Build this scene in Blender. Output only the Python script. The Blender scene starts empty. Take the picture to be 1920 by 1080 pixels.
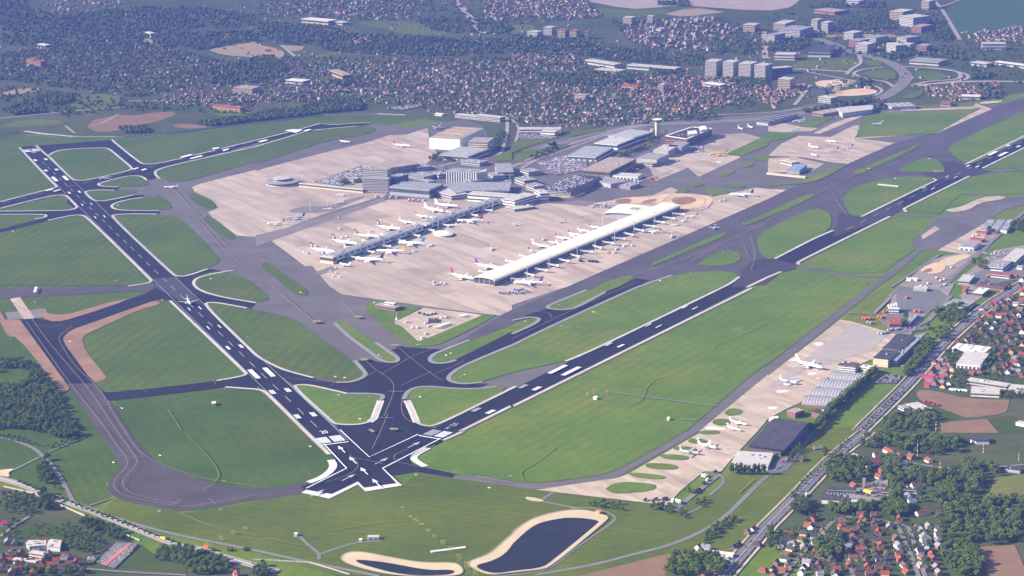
import bpy, bmesh, math, random
from mathutils import Matrix, Vector
from math import radians as RAD, sin, cos, pi, sqrt, atan2, hypot

S = bpy.context.scene
C = S.collection
rnd = random.Random(7)

# ------------------------------------------------------------------ camera, sky, sun, exposure
CF, CT, CR, CH = 4342.42, 0.245860, -0.0131036, 1108.09      # focal (px of a 1920 frame), pitch, roll, height
c_, s_ = cos(CT), sin(CT)
Rv = Vector((cos(CR), sin(CR)*s_, sin(CR)*c_))
Uv = Vector((-sin(CR), cos(CR)*s_, cos(CR)*c_))
Fv = Vector((0, c_, -s_))
cam = bpy.data.objects.new('camera', bpy.data.cameras.new('camera'))
C.objects.link(cam)
cam.data.sensor_width = 36
cam.data.lens = CF/1920*36
cam.data.clip_start = 10
cam.data.clip_end = 90000
cam.matrix_world = Matrix(((Rv.x, Uv.x, -Fv.x, 0), (Rv.y, Uv.y, -Fv.y, 0), (Rv.z, Uv.z, -Fv.z, CH), (0, 0, 0, 1)))
S.camera = cam

SUN_EL, SUN_AZ = RAD(28), RAD(-99)          # azimuth measured from +Y (the view direction), clockwise
W = bpy.data.worlds.new('World'); S.world = W
W.use_nodes = True
wn = W.node_tree.nodes; wn.clear()
sky = wn.new('ShaderNodeTexSky'); sky.sky_type = 'NISHITA'; sky.sun_disc = False
sky.sun_elevation = SUN_EL; sky.sun_rotation = SUN_AZ
bgn = wn.new('ShaderNodeBackground'); bgn.inputs[1].default_value = 0.09
wo = wn.new('ShaderNodeOutputWorld')
W.node_tree.links.new(sky.outputs[0], bgn.inputs[0]); W.node_tree.links.new(bgn.outputs[0], wo.inputs[0])
sun = bpy.data.objects.new('sun', bpy.data.lights.new('sun', 'SUN')); C.objects.link(sun)
sun.data.energy = 5.0; sun.data.angle = RAD(0.5); sun.data.color = (1, .90, .75)
sd = Vector((sin(SUN_AZ)*cos(SUN_EL), cos(SUN_AZ)*cos(SUN_EL), sin(SUN_EL)))
sun.location = sd*3000
sun.rotation_euler = sd.to_track_quat('Z', 'Y').to_euler()
S.view_settings.view_transform = 'Standard'; S.view_settings.look = 'None'
S.view_settings.exposure = 1.55; S.view_settings.gamma = 1
S.cycles.use_denoising = True
S.cycles.volume_bounces = 1

# ------------------------------------------------------------------ pixel of the photograph -> point of the place
REG = {k: ((i % 4)*480, (i//4)*270) for i, k in enumerate('abcdefghijklmnoq')}
def gp(px, py, h=0.0):
    a, b = px-960, py-540
    d = Fv + Rv*(a/CF) - Uv*(b/CF)
    k = (h-CH)/d.z
    return (d.x*k, d.y*k)
def PX(s):                     # "e 10,20 30,40! f 1,2": zoomed coordinates of a sixteenth, "z" = whole picture; ! keeps a corner sharp
    out = []; r = None
    for t in s.split():
        if t in REG or t == 'z': r = t; continue
        sh = t.endswith('!'); x, y = t.rstrip('!').split(',')
        x, y = float(x), float(y)
        if r != 'z': x, y = REG[r][0]+x/4, REG[r][1]+y/4
        out.append((x, y, sh))
    return out
def PT(s, h=0.0):
    return [(*gp(x, y, h), sh) for x, y, sh in PX(s)]
def smooth(p, closed=True, n=2):
    for _ in range(n):
        q = []; N = len(p)
        for i in range(N):
            x, y, sh = p[i]
            if sh or (not closed and i in (0, N-1)): q.append((x, y, True if sh else sh)); continue
            a = p[i-1]; b = p[(i+1) % N]
            q.append((x*.75+a[0]*.25, y*.75+a[1]*.25, False)); q.append((x*.75+b[0]*.25, y*.75+b[1]*.25, False))
        p = q
    return [(x, y) for x, y, _ in p]
def area2(p): return sum(p[i-1][0]*p[i][1]-p[i][0]*p[i-1][1] for i in range(len(p)))

# ------------------------------------------------------------------ materials
MATS = {}
class NT:
    def __init__(self, name):
        self.m = bpy.data.materials.new(name); self.m.use_nodes = True
        self.t = self.m.node_tree; self.b = self.t.nodes['Principled BSDF']
        self.tc = self.t.nodes.new('ShaderNodeNewGeometry')
        self.pos = self.tc.outputs['Position']
    def n(self, typ, ins=(), **kw):
        x = self.t.nodes.new(typ)
        for k, v in kw.items(): setattr(x, k, v)
        for k, v in (ins.items() if isinstance(ins, dict) else enumerate(ins)):
            if v is None: continue
            if hasattr(v, 'default_value') and hasattr(v, 'is_output'): self.t.links.new(v, x.inputs[k])
            else: x.inputs[k].default_value = v
        return x
    def noise(self, sc, det=3, rough=.55, vec=None):
        return self.n('ShaderNodeTexNoise', {'Vector': vec or self.pos, 'Scale': sc, 'Detail': det, 'Roughness': rough}).outputs[0]
    def ramp(self, v, a, b, lo=0., hi=1.):
        return self.n('ShaderNodeMapRange', {0: v, 1: a, 2: b, 3: lo, 4: hi}).outputs[0]
    def mix(self, f, a, b, mode='MIX'):
        x = self.n('ShaderNodeMix', data_type='RGBA', blend_type=mode)
        for k, v in ((0, f), (6, a), (7, b)):
            if hasattr(v, 'is_output'): self.t.links.new(v, x.inputs[k])
            else: x.inputs[k].default_value = (*v, 1) if isinstance(v, tuple) and len(v) == 3 else v
        return x.outputs[2]
    def math(self, op, a, b=0.):
        return self.n('ShaderNodeMath', (a, b), operation=op).outputs[0]
    def out(self, col, rough=.8, spec=.3, metal=0., **kw):
        i = self.b.inputs
        if hasattr(col, 'is_output'): self.t.links.new(col, i['Base Color'])
        else: i['Base Color'].default_value = (*col, 1)
        i['Roughness'].default_value = rough; i['Specular IOR Level'].default_value = spec; i['Metallic'].default_value = metal
        return self.m
def plain(name, col, rough=.7, spec=.3, var=.15, sc=.15, metal=0.):
    if name in MATS: return MATS[name]
    t = NT(name); f = t.noise(sc, 3)
    lo = tuple(max(0, c*(1-var)) for c in col); hi = tuple(min(1, c*(1+var)) for c in col)
    MATS[name] = t.out(t.mix(t.ramp(f, .3, .7), lo, hi), rough, spec, metal)
    return MATS[name]
def grass(name, a, b, dry, ang=None, per=9., amt=.25, drya=.55):
    t = NT(name)
    f = t.ramp(t.noise(.006, 4), .35, .65)
    col = t.mix(f, a, b)
    col = t.mix(t.ramp(t.noise(.0035, 5, .6), drya, drya+.22, 0, .75), col, dry)
    col = t.mix(t.ramp(t.noise(.05, 5, .75), .3, .7, 0, .5), col, tuple(c*.6 for c in a))
    col = t.mix(t.ramp(t.noise(.016, 5, .7), .58, .8, 0, .6), col, dry)
    if ang is not None:
        sep = t.n('ShaderNodeSeparateXYZ', (t.pos,))
        u = t.math('ADD', t.math('MULTIPLY', sep.outputs[0], cos(ang)*2*pi/per), t.math('MULTIPLY', sep.outputs[1], sin(ang)*2*pi/per))
        u = t.math('ADD', u, t.math('MULTIPLY', t.noise(.01, 2), 3.))
        w = t.ramp(t.math('SINE', u), -1, 1, 0, amt)
        w = t.math('MULTIPLY', w, t.ramp(t.noise(.005, 2), .35, .6, .25, 1))
        col = t.mix(w, col, tuple(c*.5 for c in a))
    MATS[name] = t.out(col, .95, .1)
    return MATS[name]
def pave(name, a, b, joints=0., stain=.3, jang=0., sc=.02, patch=None):
    t = NT(name)
    f = t.ramp(t.noise(sc, 5, .65), .3, .7)
    col = t.mix(f, a, b)
    col = t.mix(t.ramp(t.noise(.006, 3), .5, .75, 0, stain), col, tuple(c*.6 for c in a))
    if joints or patch:
        mp = t.n('ShaderNodeMapping', {0: t.pos, 2: (0, 0, jang)})
    if patch:                                                # slabs recast at different times
        v = t.n('ShaderNodeTexBrick', {'Vector': mp.outputs[0], 'Color1': (0, 0, 0, 1), 'Color2': (1, 1, 1, 1), 'Mortar': (.5, .5, .5, 1), 'Scale': 1., 'Mortar Size': 0., 'Bias': 0., 'Brick Width': patch[0], 'Row Height': patch[1]})
        col = t.mix(t.ramp(v.outputs[0], 0, 1, 0, patch[2]), col, tuple(min(1, c*1.35) for c in b))
        # dragged stains along the rows
        mp2 = t.n('ShaderNodeMapping', {0: mp.outputs[0], 3: (.006, .05, .05)})
        col = t.mix(t.ramp(t.noise(1., 4, .65, mp2.outputs[0]), .47, .70, 0, .55), col, tuple(c*.66 for c in a))
    if joints:
        br = t.n('ShaderNodeTexBrick', {'Vector': mp.outputs[0], 'Scale': 1., 'Mortar Size': .35, 'Brick Width': joints, 'Row Height': joints}, offset=0.)
        col = t.mix(t.math('MULTIPLY', br.outputs['Fac'], .35), col, tuple(c*.5 for c in a))
    MATS[name] = t.out(col, .9, .15)
    return MATS[name]
# ------------------------------------------------------------------ mesh helpers
def link(name, me, mats, parent=None):
    o = bpy.data.objects.new(name, me); C.objects.link(o)
    for m in (mats if isinstance(mats, (list, tuple)) else [mats]): me.materials.append(m)
    if parent: o.parent = parent
    return o
class MB:
    def __init__(self): self.v = []; self.f = []; self.mi = []
    def add(self, vs, fs, mi=0):
        n = len(self.v); self.v += vs; self.f += [tuple(i+n for i in f) for f in fs]; self.mi += [mi]*len(fs); return self
    def box(self, cx, cy, z0, lx, ly, h, a=0., mi=0):
        ca, sa = cos(a), sin(a)
        q = [(cx+x*ca-y*sa, cy+x*sa+y*ca) for x, y in ((-lx/2, -ly/2), (lx/2, -ly/2), (lx/2, ly/2), (-lx/2, ly/2))]
        return self.prism(q, z0, z0+h, mi)
    def prism(self, q, z0, z1, mi=0, bottom=True):
        q = [p[:2] for p in q]
        if area2(q) < 0: q = q[::-1]
        n = len(q)
        vs = [(x, y, z0) for x, y in q]+[(x, y, z1) for x, y in q]
        fs = [(i, (i+1) % n, n+(i+1) % n, n+i) for i in range(n)]+[tuple(range(n, 2*n))]
        if bottom: fs.append(tuple(range(n-1, -1, -1)))
        return self.add(vs, fs, mi)
    def cyl(self, cx, cy, z0, z1, r0, r1=None, n=12, mi=0):
        r1 = r0 if r1 is None else r1
        vs = [(cx+r0*cos(2*pi*i/n), cy+r0*sin(2*pi*i/n), z0) for i in range(n)]+[(cx+r1*cos(2*pi*i/n), cy+r1*sin(2*pi*i/n), z1) for i in range(n)]
        fs = [(i, (i+1) % n, n+(i+1) % n, n+i) for i in range(n)]+[tuple(range(n, 2*n)), tuple(range(n-1, -1, -1))]
        return self.add(vs, fs, mi)
    def bar(self, a, b, r, n=5, mi=0):
        a, b = Vector(a), Vector(b); d = (b-a).normalized()
        u = d.orthogonal().normalized(); w = d.cross(u)
        vs = [tuple(p+(u*cos(2*pi*i/n)+w*sin(2*pi*i/n))*r) for p in (a, b) for i in range(n)]
        fs = [(i, (i+1) % n, n+(i+1) % n, n+i) for i in range(n)]+[tuple(range(n, 2*n)), tuple(range(n-1, -1, -1))]
        return self.add(vs, fs, mi)
    def mesh(self, name, smoothf=False):
        me = bpy.data.meshes.new(name); me.from_pydata(self.v, [], self.f)
        if any(self.mi): me.polygons.foreach_set('material_index', self.mi)
        if smoothf: me.polygons.foreach_set('use_smooth', [True]*len(self.f))
        me.update(); return me
    def build(self, name, mats, parent=None, smoothf=False): return link(name, self.mesh(name, smoothf), mats, parent)
def tag(o, label=None, cat=None, group=None, kind=None):
    if label: o['label'] = label
    if cat: o['category'] = cat
    if group: o['group'] = group
    if kind: o['kind'] = kind
    return o
def empty(name, loc=(0, 0, 0), rz=0., label=None, cat=None, group=None):
    o = bpy.data.objects.new(name, None); C.objects.link(o); o.location = loc; o.rotation_euler = (0, 0, rz); o.empty_display_size = 2
    return tag(o, label, cat, group)

LAY = {}
def layer(L):
    LAY[L] = LAY.get(L, -1)+1
    return .03+L*.15+LAY[L]*.012
def sheet(name, polys, L, mat, kind='structure', sm=2):
    m = MB()
    for s in polys:
        p = smooth(PT(s), True, sm) if isinstance(s, str) else s
        if area2(p) < 0: p = p[::-1]
        z = layer(L)
        m.add([(x, y, z) for x, y in p], [tuple(range(len(p)))])
    return tag(m.build(name, mat), kind=kind)
def strip(m, p, w, z, mi=0, dash=None):
    n = len(p); L = []; R = []
    for i in range(n):
        a = p[max(i-1, 0)]; b = p[min(i+1, n-1)]
        dx, dy = b[0]-a[0], b[1]-a[1]; l = hypot(dx, dy) or 1
        nx, ny = -dy/l*w/2, dx/l*w/2
        L.append((p[i][0]+nx, p[i][1]+ny, z)); R.append((p[i][0]-nx, p[i][1]-ny, z))
    m.add(R+L, [(i, i+1, n+i+1, n+i) for i in range(n-1)], mi)
def resample(p, step):
    out = [p[0]]; acc = 0
    for a, b in zip(p, p[1:]):
        l = hypot(b[0]-a[0], b[1]-a[1]); t = step-acc
        while t <= l:
            out.append((a[0]+(b[0]-a[0])*t/l, a[1]+(b[1]-a[1])*t/l)); t += step
        acc = (acc+l) % step if l else acc
    return out
def ribbon(name, lines, L, mat, kind='structure', sm=2):      # lines: (path, width in m)
    m = MB()
    for s, w in lines:
        p = smooth(PT(s), False, sm) if isinstance(s, str) else s
        strip(m, p, w, layer(L))
    return tag(m.build(name, mat), kind=kind)

# ------------------------------------------------------------------ ground colours
G_AIR = grass('grass_airfield', (0.0617, 0.1057, 0.0021), (0.0931, 0.1371, 0.0035), (0.1426, 0.1209, 0.0141), RAD(25), 15, .3)
G_ISL = grass('grass_mown_rows', (0.0670, 0.1098, 0.0014), (0.0957, 0.1358, 0.0028), (0.1340, 0.1197, 0.0126), RAD(-12), 24, .3, .56)
G_RWY = grass('grass_long_strip', (0.0892, 0.1518, 0.0021), (0.1308, 0.1928, 0.0035), (0.2228, 0.1949, 0.0126), RAD(-31), 22, .22, .50)
G_NEAR = grass('grass_near', (0.0813, 0.1129, 0.0014), (0.1195, 0.1463, 0.0021), (0.1626, 0.1359, 0.0056), RAD(70), 17, .2, .52)
G_DARK = grass('grass_dark_field', (.045, .075, .004), (.065, .095, .006), (.10, .09, .015))  # darker green grass for some outer plots
G_BRT = grass('grass_meadow', (0.0862, 0.1200, 0.0080), (0.1207, 0.1500, 0.0096), (0.1840, 0.1450, 0.0240))
G_TOWN = grass('garden_ground', (.052, .072, .014), (.078, .098, .022), (.13, .11, .06), None, 9, .2, .48)  # lightened to lower town contrast; some haze is put into the colour
OLD = pave('old_asphalt', (.098, .086, .08), (.155, .135, .122), stain=.45, sc=.012)
OLDER = pave('worn_asphalt', (.17, .145, .135), (.22, .19, .175), stain=.3)
NEW = pave('new_asphalt', (.010, .010, .013), (.022, .020, .025), stain=.5, sc=.01)
NEWB = pave('resurfaced_asphalt', (.042, .036, .042), (.058, .05, .056), stain=.2)
CONC = pave('apron_concrete', (.31, .24, .185), (.43, .34, .27), joints=22, stain=.6, jang=RAD(59.2), patch=(150, 44, .6))
CONC2 = pave('old_concrete', (.34, .262, .195), (.47, .372, .285), joints=15, stain=.6, jang=RAD(59.2), patch=(40, 15, .45))
PALE = pave('pale_concrete', (.55, .50, .46), (.66, .61, .57), stain=.2)
SHO = pave('shoulder_concrete', (.40, .365, .34), (.54, .50, .46), stain=.4)
SHOG = pave('grey_shoulder', (.22, .20, .20), (.27, .25, .24), stain=.2)
WHITE = plain('marking_white', (.80, .80, .80), .6, .3, .06, .3)
FADED = plain('marking_faded', (.38, .38, .40), .7, .2, .2, .3)
YEL = plain('marking_yellow', (.50, .34, .05), .7, .2, .25, .2)
YELF = plain('marking_yellow_worn', (.27, .21, .11), .8, .2, .25, .2)
DIRT = pave('bare_soil', (.22, .125, .07), (.31, .185, .11), stain=.4)
FIELD = pave('ploughed_field', (.18, .105, .055), (.235, .14, .078), stain=.15)
TAN = pave('stubble_field', (.28, .20, .11), (.35, .26, .15), stain=.2)
SAND = pave('basin_liner', (.46, .36, .225), (.56, .45, .295), stain=.2)
ROAD = pave('road_asphalt', (.16, .145, .135), (.21, .19, .175), stain=.2)
ROADP = pave('old_road_concrete', (.30, .25, .215), (.36, .305, .265), stain=.25)
YARD = pave('yard_ground', (.21, .175, .15), (.30, .25, .215), stain=.35, sc=.03)
LOT = pave('parking_asphalt', (.13, .125, .125), (.17, .16, .16), stain=.3)
t = NT('pond_water'); MATS['pond_water'] = t.out(t.mix(t.ramp(t.noise(.02, 3), .4, .7), (.015, .015, .015), (.024, .022, .022)), .5, .12)
WATER = t.m

# ------------------------------------------------------------------ ground sheet
m = MB(); N = 110; X0, X1, Y0, Y1 = -16000, 16000, -4000, 28000
m.add([(X0+(X1-X0)*i/N, Y0+(Y1-Y0)*j/N, 0) for j in range(N+1) for i in range(N+1)],
      [(j*(N+1)+i, j*(N+1)+i+1, (j+1)*(N+1)+i+1, (j+1)*(N+1)+i) for j in range(N) for i in range(N)])
tag(m.build('ground', G_RWY), kind='structure')
sheet('town_ground', ['z -900,235 0,262! a 200,1000 550,1035 1200,1020 b 0,925 500,862 900,852 1250,890 1600,940 z 905,240 940,300! 1000,300 c 0,1075 700,960 1500,880 1920,850 d 400,760 900,800 1560,770 1920,690 z 2600,60! 2600,-260! -900,-260!'], 1, G_TOWN, sm=1)
sheet('town_ground', ['z 1440,1400! 1560,1110! q 0,760 240,510 500,195 745,0 l 710,1060 1100,700 1330,440 1640,170 1900,0 z 2500,230! 2600,1400!'], 1, G_TOWN, sm=1)
sheet('town_ground', ['z -700,1400! -700,850! m 0,400 250,470 640,640 900,780 1060,850 1160,930 1400,900 1700,950 1920,1030 n 160,1060! z 560,1400!'], 1, G_TOWN, sm=1)

G_LOW = grass('grass_lower_infield', (0.0492, 0.0902, 0.0014), (0.0756, 0.1211, 0.0021), (0.1323, 0.1129, 0.0098), RAD(20), 18, .18, .56)
sheet('grass', ['z -400,262! a 0,1005 550,1035 1200,1022 b 0,928 500,864 900,854 1300,885! e 1150,154! i 1900,600! z 500,600! 300,600! -400,600!'], 0, G_ISL, sm=0)
sheet('grass', ['i 866,847! 1640,757! 1920,767! j 60,778! 380,1082! n 500,130! 604,205 604,270 480,352! 385,384! 130,414! m 1690,409! 1500,355 1230,251 1120,174 1040,84 970,0! i 900,967 868,900!', 'z -400,565! i -20,180! 150,240! 500,720! 745,1080! m 905,240 905,285 790,392 840,500! 640,610! 480,490! 150,385! -100,330! z -400,850!'], 0, G_LOW, sm=0)
# outer fields
sheet('field', ['a 640,960 700,900! 880,860 1010,870 1180,840 1320,840 1300,870 1180,910 860,985 760,995', 'a 1270,940 1400,925 1600,955 1400,968'], 2, FIELD, sm=1)
sheet('stubble_field', ['a 1540,370 1700,350 1910,310 b 0,330 180,370 220,400 180,450 60,440 0,430 a 1680,415', 'b 700,270 780,255 890,275 800,335 730,325', 'b 190,340 300,345 370,350 330,385 230,380', 'a 0,700! 170,660 330,665 300,685 60,715 0,716!', 'a 1050,290 1150,290 1200,315 1160,340 1080,330', 'c 1140,105! 1350,55 1600,90! 1300,128', 'd 340,260 900,255 980,270 900,290 400,280'], 2, TAN, sm=1)
sheet('bare_field', ['c 540,5! 700,-8! 1480,-8! 1480,30 1240,40 1060,60 880,70', 'c 1340,45! 1480,-8! d 240,-8! 220,20 150,60! c 1900,85'], 2, pave('dry_field', (.33, .25, .21), (.40, .31, .26)), sm=1)
sheet('meadow', ['c 640,62 900,78 1200,70 1140,110 720,140 600,100', 'a 500,720 900,700 920,790 600,830 480,770', 'd 180,470 400,450 600,430 690,460 600,520 200,520', 'b 720,165 1000,150 1300,190 1500,250 1200,270 900,210',
      'a 20,860 200,795 300,815 150,870', 'b 40,830 240,790 270,810 60,860', 'b 380,430 600,385 640,400 480,440', 'a 1600,840 1800,820 1900,850 1850,880 1620,880', 'c 0,190! 180,180 160,240 0,250!', 'a 0,945 200,890 480,905 460,945 0,960'], 2, G_BRT, sm=1)
sheet('meadow', ['d 1330,90! 1480,-8! 1930,-8! 1930,230! 1750,265 1400,265'], 2, grass('crop_field', (.05, .10, .03), (.06, .11, .035), (.07, .11, .04)), sm=1)

# ------------------------------------------------------------------ airfield
sheet('taxiway', ['e 1150,156! 1920,-25! b 300,986! 500,936! 720,932! 860,930! 1200,960! z 800,236! 870,224! 905,236! 940,300! 1000,300! c 120,1078! 700,955! 1500,880! 1920,850! d 400,770! 1000,830! 1560,785! 1700,790! z 1925,183! 2100,130! 2100,160! 1920,258! n 1300,30! 850,210! 700,90! e 900,620! 640,375! 560,280! 1000,195!'], 3, OLD, sm=0)
LOOP = pave('loop_asphalt', (.058, .048, .046), (.100, .083, .077), stain=.4, sc=.012)
sheet('taxiway', ['i 150,240! 500,720! 570,830! 745,1080! m 905,235 905,285 790,390 840,495 1100,555 1400,605 1920,505 n 110,512 340,462! 385,383! n 130,415 0,420 m 1690,410 1500,360 1230,255 1120,175 1040,85 970,0 i 900,970 855,860 800,850! 800,780 705,712! 500,718!',
       'z -60,536! 0,540! 60,539 240,537 290,530! 290,546! 240,547 0,561! -60,570!'], 3, LOOP, sm=1)
sheet('taxiway', ['n 1490,322! 1620,345 1680,322 1920,372! o 0,372! 130,392 350,372 680,325 800,280 950,205 1300,0! k 1310,1080! 1540,880 1780,670 1920,570! l 0,580! 740,0! h 870,1000! 1100,790 1280,760! 1140,812! 940,990! l 810,0! 0,660! k 1920,650! 1400,1075! o 1395,0! 1200,115 860,300 780,350! 600,380 180,437 0,412! n 1920,410! 1480,352!'], 3, OLD, sm=1)
sheet('taxiway', ['h 1080,740! 1270,550! 1330,530 1500,502 1600,445 1780,405! 1960,395! 1960,455! 1850,465 1720,520 1650,600 1560,690 1260,797! 1140,797!'], 3, pave('worn_apron_asphalt', (.095, .085, .085), (.15, .135, .13), stain=.5, sc=.015), sm=1)
ribbon('taxiway', [('h 180,915! 300,940 600,985 860,1005 960,960', 16), ('h 880,520! 1020,535 1280,548 1540,550', 14), ('h 1560,225! 1700,205 1930,190!', 24), ('h 1450,378 1640,382 1930,372', 12)], 3, OLD)

# new dark asphalt
A0 = (-278.45, 3429.5); UA = (sin(-.36809), cos(-.36809)); DA = 2718.7
B0 = (-131.9, 3451.0); UB = (sin(.5385), cos(.5385)); DB = 3074.8
def rw(o, u, t, s): return (o[0]+u[0]*t+u[1]*s, o[1]+u[1]*t-u[0]*s)         # t along, s to the right
def rect(o, u, t0, t1, s0, s1): return [rw(o, u, t0, s0), rw(o, u, t1, s0), rw(o, u, t1, s1), rw(o, u, t0, s1)]
RA = lambda t0, t1, s0, s1: rect(A0, UA, t0, t1, s0, s1)
RB = lambda t0, t1, s0, s1: rect(B0, UB, t0, t1, s0, s1)
sheet('runway', [RA(-40, DA+30, -25.5, 25.5), RB(-20, DB+700, -24, 24),
       'e 0,432! 1150,152! 1920,-28! b 280,985! 480,930! 580,940 720,928 850,923! 860,935! 800,945 600,960 370,985 300,1012! 0,1078! e 1260,172! 0,488! z -120,392! -120,374!'], 4, NEW, sm=1)
sheet('taxiway', ['e 135,25! a 840,1052! e 870,0! 1060,150! 1160,160! 1160,225 1180,260 1105,275 1020,240 660,280! 420,330!',
       'e 585,470 560,492 480,505 0,510! z -90,397! -90,402! e 0,527! 330,527 352,545 330,557 260,575 0,640! z -90,436! -90,446! e 0,665! 180,620 370,575 540,537 640,540! 700,600!',
       'e 560,280! 740,290! 900,322! 880,350! 720,350 640,380 710,432 1000,385 1080,383! 1070,410! 860,455 840,490 1200,502! 1190,532! 870,535 835,550 700,600! 500,440!',
       'e 1280,975! 1400,995 1560,938! 1640,950 1690,958! 1500,1000 1455,1040 i 1470,10 1560,55 1920,120! 1880,162! 1850,157 1560,112 1530,130! 1400,40!',
       'i 155,240! 500,720! 705,717! 640,640 520,480 470,400 470,370 520,320 700,258 1130,105 1190,85 1280,97! 1400,100! 1300,-20! 1160,0! 1110,35 980,85 560,230 410,262 310,230',
       'i 770,785! 960,775 1620,702 1800,665! 1845,645! 1940,700! 1920,765! 1840,755 1700,745 1640,755 870,845! 810,848!'], 4, NEW, sm=1)
sheet('taxiway', ['j 0,480! 80,567 220,632 600,718 700,712 800,665 822,650 740,552! 860,537! 930,562 1060,562 1072,510 1015,465! 1110,445! 1420,465! 1320,510 1290,550 1400,574 1500,547 1920,333! k 0,350! 160,290 205,245 150,213 80,215! 280,150! 290,163 340,168 500,125 780,0! g 790,1080! 930,1012! 1030,1022! 940,1080! k 900,10! 200,330 0,430! j 1920,435! 1540,595 1445,660 1440,690 1500,722 1650,727 1750,720! 1640,768! 1290,745 1130,780 1120,840 1240,1040 1400,1060! n 1100,90! 850,215! 640,20! j 600,1030! 760,1035 880,990 957,820 930,798 680,793 400,733 290,735! 150,640!',
       'n 510,105! 600,215 612,260 580,312 470,367 340,412! 375,442! 570,474! 765,380! 812,427! 1055,392! 1000,335! 1200,300! 1460,342! 1500,320! 1270,268 1170,242 1145,205 1180,172 1392,65! 1215,35! 850,205! 700,80!'], 4, NEW, sm=1)
sheet('taxiway', ['h 1130,225! 1240,210 1320,205! 1330,190 1290,130! 1400,130! 1480,160! 1600,190! 1700,205! 1520,245! 1260,275! 1245,255!',
       'h 490,650! 530,590 520,520! 600,520! 640,548 700,550! 1000,420! 1015,490! 920,545! 500,700!', 'g 1640,1080! 1710,1000 1720,960! 1800,880! 1930,850! h 60,865! 220,905! 200,940! 110,962! g 1900,1060!'], 4, NEWB, sm=1)
sheet('runway', ['e 1150,1012! 1320,1000! 1400,1080! i 1510,125! 1340,92! 1170,0!'], 5, pave('runway_patch', (.05, .048, .055), (.06, .057, .066)), sm=0)

OLDD = pave('grey_asphalt', (.062, .054, .056), (.105, .09, .09), stain=.4, sc=.012)
sheet('taxiway', ['j 1420,465! 1830,212! 1920,167! k 390,2! g 1920,415! h 0,417! 140,346! 250,290! 600,150! 935,0! d 1240,995! 1700,800! z 1925,183! 2100,130! 2100,160! 1925,258! h 1480,158! 1250,262! 700,547! 490,652! 50,867! g 1640,1050! k 900,10! 200,332! 0,432! j 1500,547!'], 3.6, OLDD, sm=0)
# concrete aprons
sheet('apron', ['e 1440,325! 1500,300 1920,195! f 0,205! 60,185 600,45 790,0! b 800,1080! 1000,1015 1130,1010! 1290,960! f 1300,0! 1370,80! 1300,130! 960,390! 600,500 200,640 0,690! e 1920,700! 1780,690 1600,560 1560,515! 1640,480 1590,430 1460,360',
       'f 90,710! 990,420! 1800,410! 1920,440! g 0,440! 350,450! 640,440! 1060,385! 1190,325! 1400,420! 1830,330! h 0,340! 140,345! 0,415! g 1920,415! 400,1080! k 390,0! 0,130! j 1920,165! 1830,210! 1500,170! 640,50! 570,0! f 560,1080! 480,985! 420,915! 370,920!',
       'z 1230,340! 1290,315! 1310,332! 1390,295! 1375,289! 1440,262! 1395,250! 1310,255! 1260,275! 1210,300!'], 5, CONC, sm=0)
sheet('apron', ['h 0,90! d 100,1080! 230,1020! 470,1030! 650,940! 830,945! 640,1035! 950,1075! h 935,0! 600,150! 480,140! 250,100!', 'd 340,1000! 480,930! 650,870! 720,870! 390,1005!', 'd 0,935! 100,925! 380,965! 330,985! 0,1000!', 'd 1560,775! 1680,820! 1270,1000! 640,1045! 640,1035! 1240,995! 1600,815! 870,840! 860,832! 1540,800!',
      'h 0,110! 200,100! 420,150! 340,200! 0,220!'], 5, CONC2, sm=0)
sheet('apron', ['o 180,437! 780,350! 870,320! 1400,15! k 1405,1075! 1920,652! l 0,662! 540,240! 630,255! 960,350! 800,530! 690,575! 490,640! 270,850! 140,910! 0,985! o 1840,0! 1640,215! 1570,300! 1440,300! 1270,440! 1160,555! 1120,548!',
      'i 75,85! 150,70! 260,230! 180,237!', 'j 1085,235! 1260,150! 1700,205! 1240,400! 1210,400! 1090,290! 1030,270! 1040,235!'], 5, CONC2, sm=0)
sheet('apron', ['f 0,700! 990,395! 940,440! 0,770!', 'f 240,500 380,465 560,470 640,430 800,390 830,400 720,440 600,490 480,520 260,520', 'g 350,450! 500,425! 640,440! 560,470!', 'f 440,965! 560,920! 620,940! 480,985!'], 6, OLDER, sm=1)
sheet('apron', ['h 1320,500 1360,490 1460,470 1600,400 1770,390 1790,412 1600,440 1500,500 1400,515', 'h 1270,800! 1640,590! 1700,600! 1560,790 1480,830!', 'h 1150,690! 1250,620! 1290,640! 1160,720!'], 6, CONC2, sm=1)
sheet('apron', ['l 10,970 90,960 60,1000 0,1010', 'l 330,420 380,405 430,420 380,445', 'l 100,720 180,690 240,700 150,745', 'l 0,890 80,895 60,915 0,915', 'l 140,670 240,672 190,690', 'l 60,770 180,770 120,790 60,790', 'l 150,540 220,525 260,535 160,555', 'k 1440,1045 1500,1040 1610,1055 1590,1072 1450,1068', 'l 300,640 370,636 360,655 300,660', 'l 340,680 400,675 380,690'], 6, PALE, sm=1)
sheet('apron', ['l 0,740! 560,330! 640,270! 900,350! 780,470! 480,560! 240,640! 40,760!'], 6, pave('apron_panel', (.33, .285, .255), (.39, .34, .305), joints=12, stain=.4, jang=RAD(59)), sm=0)

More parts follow.
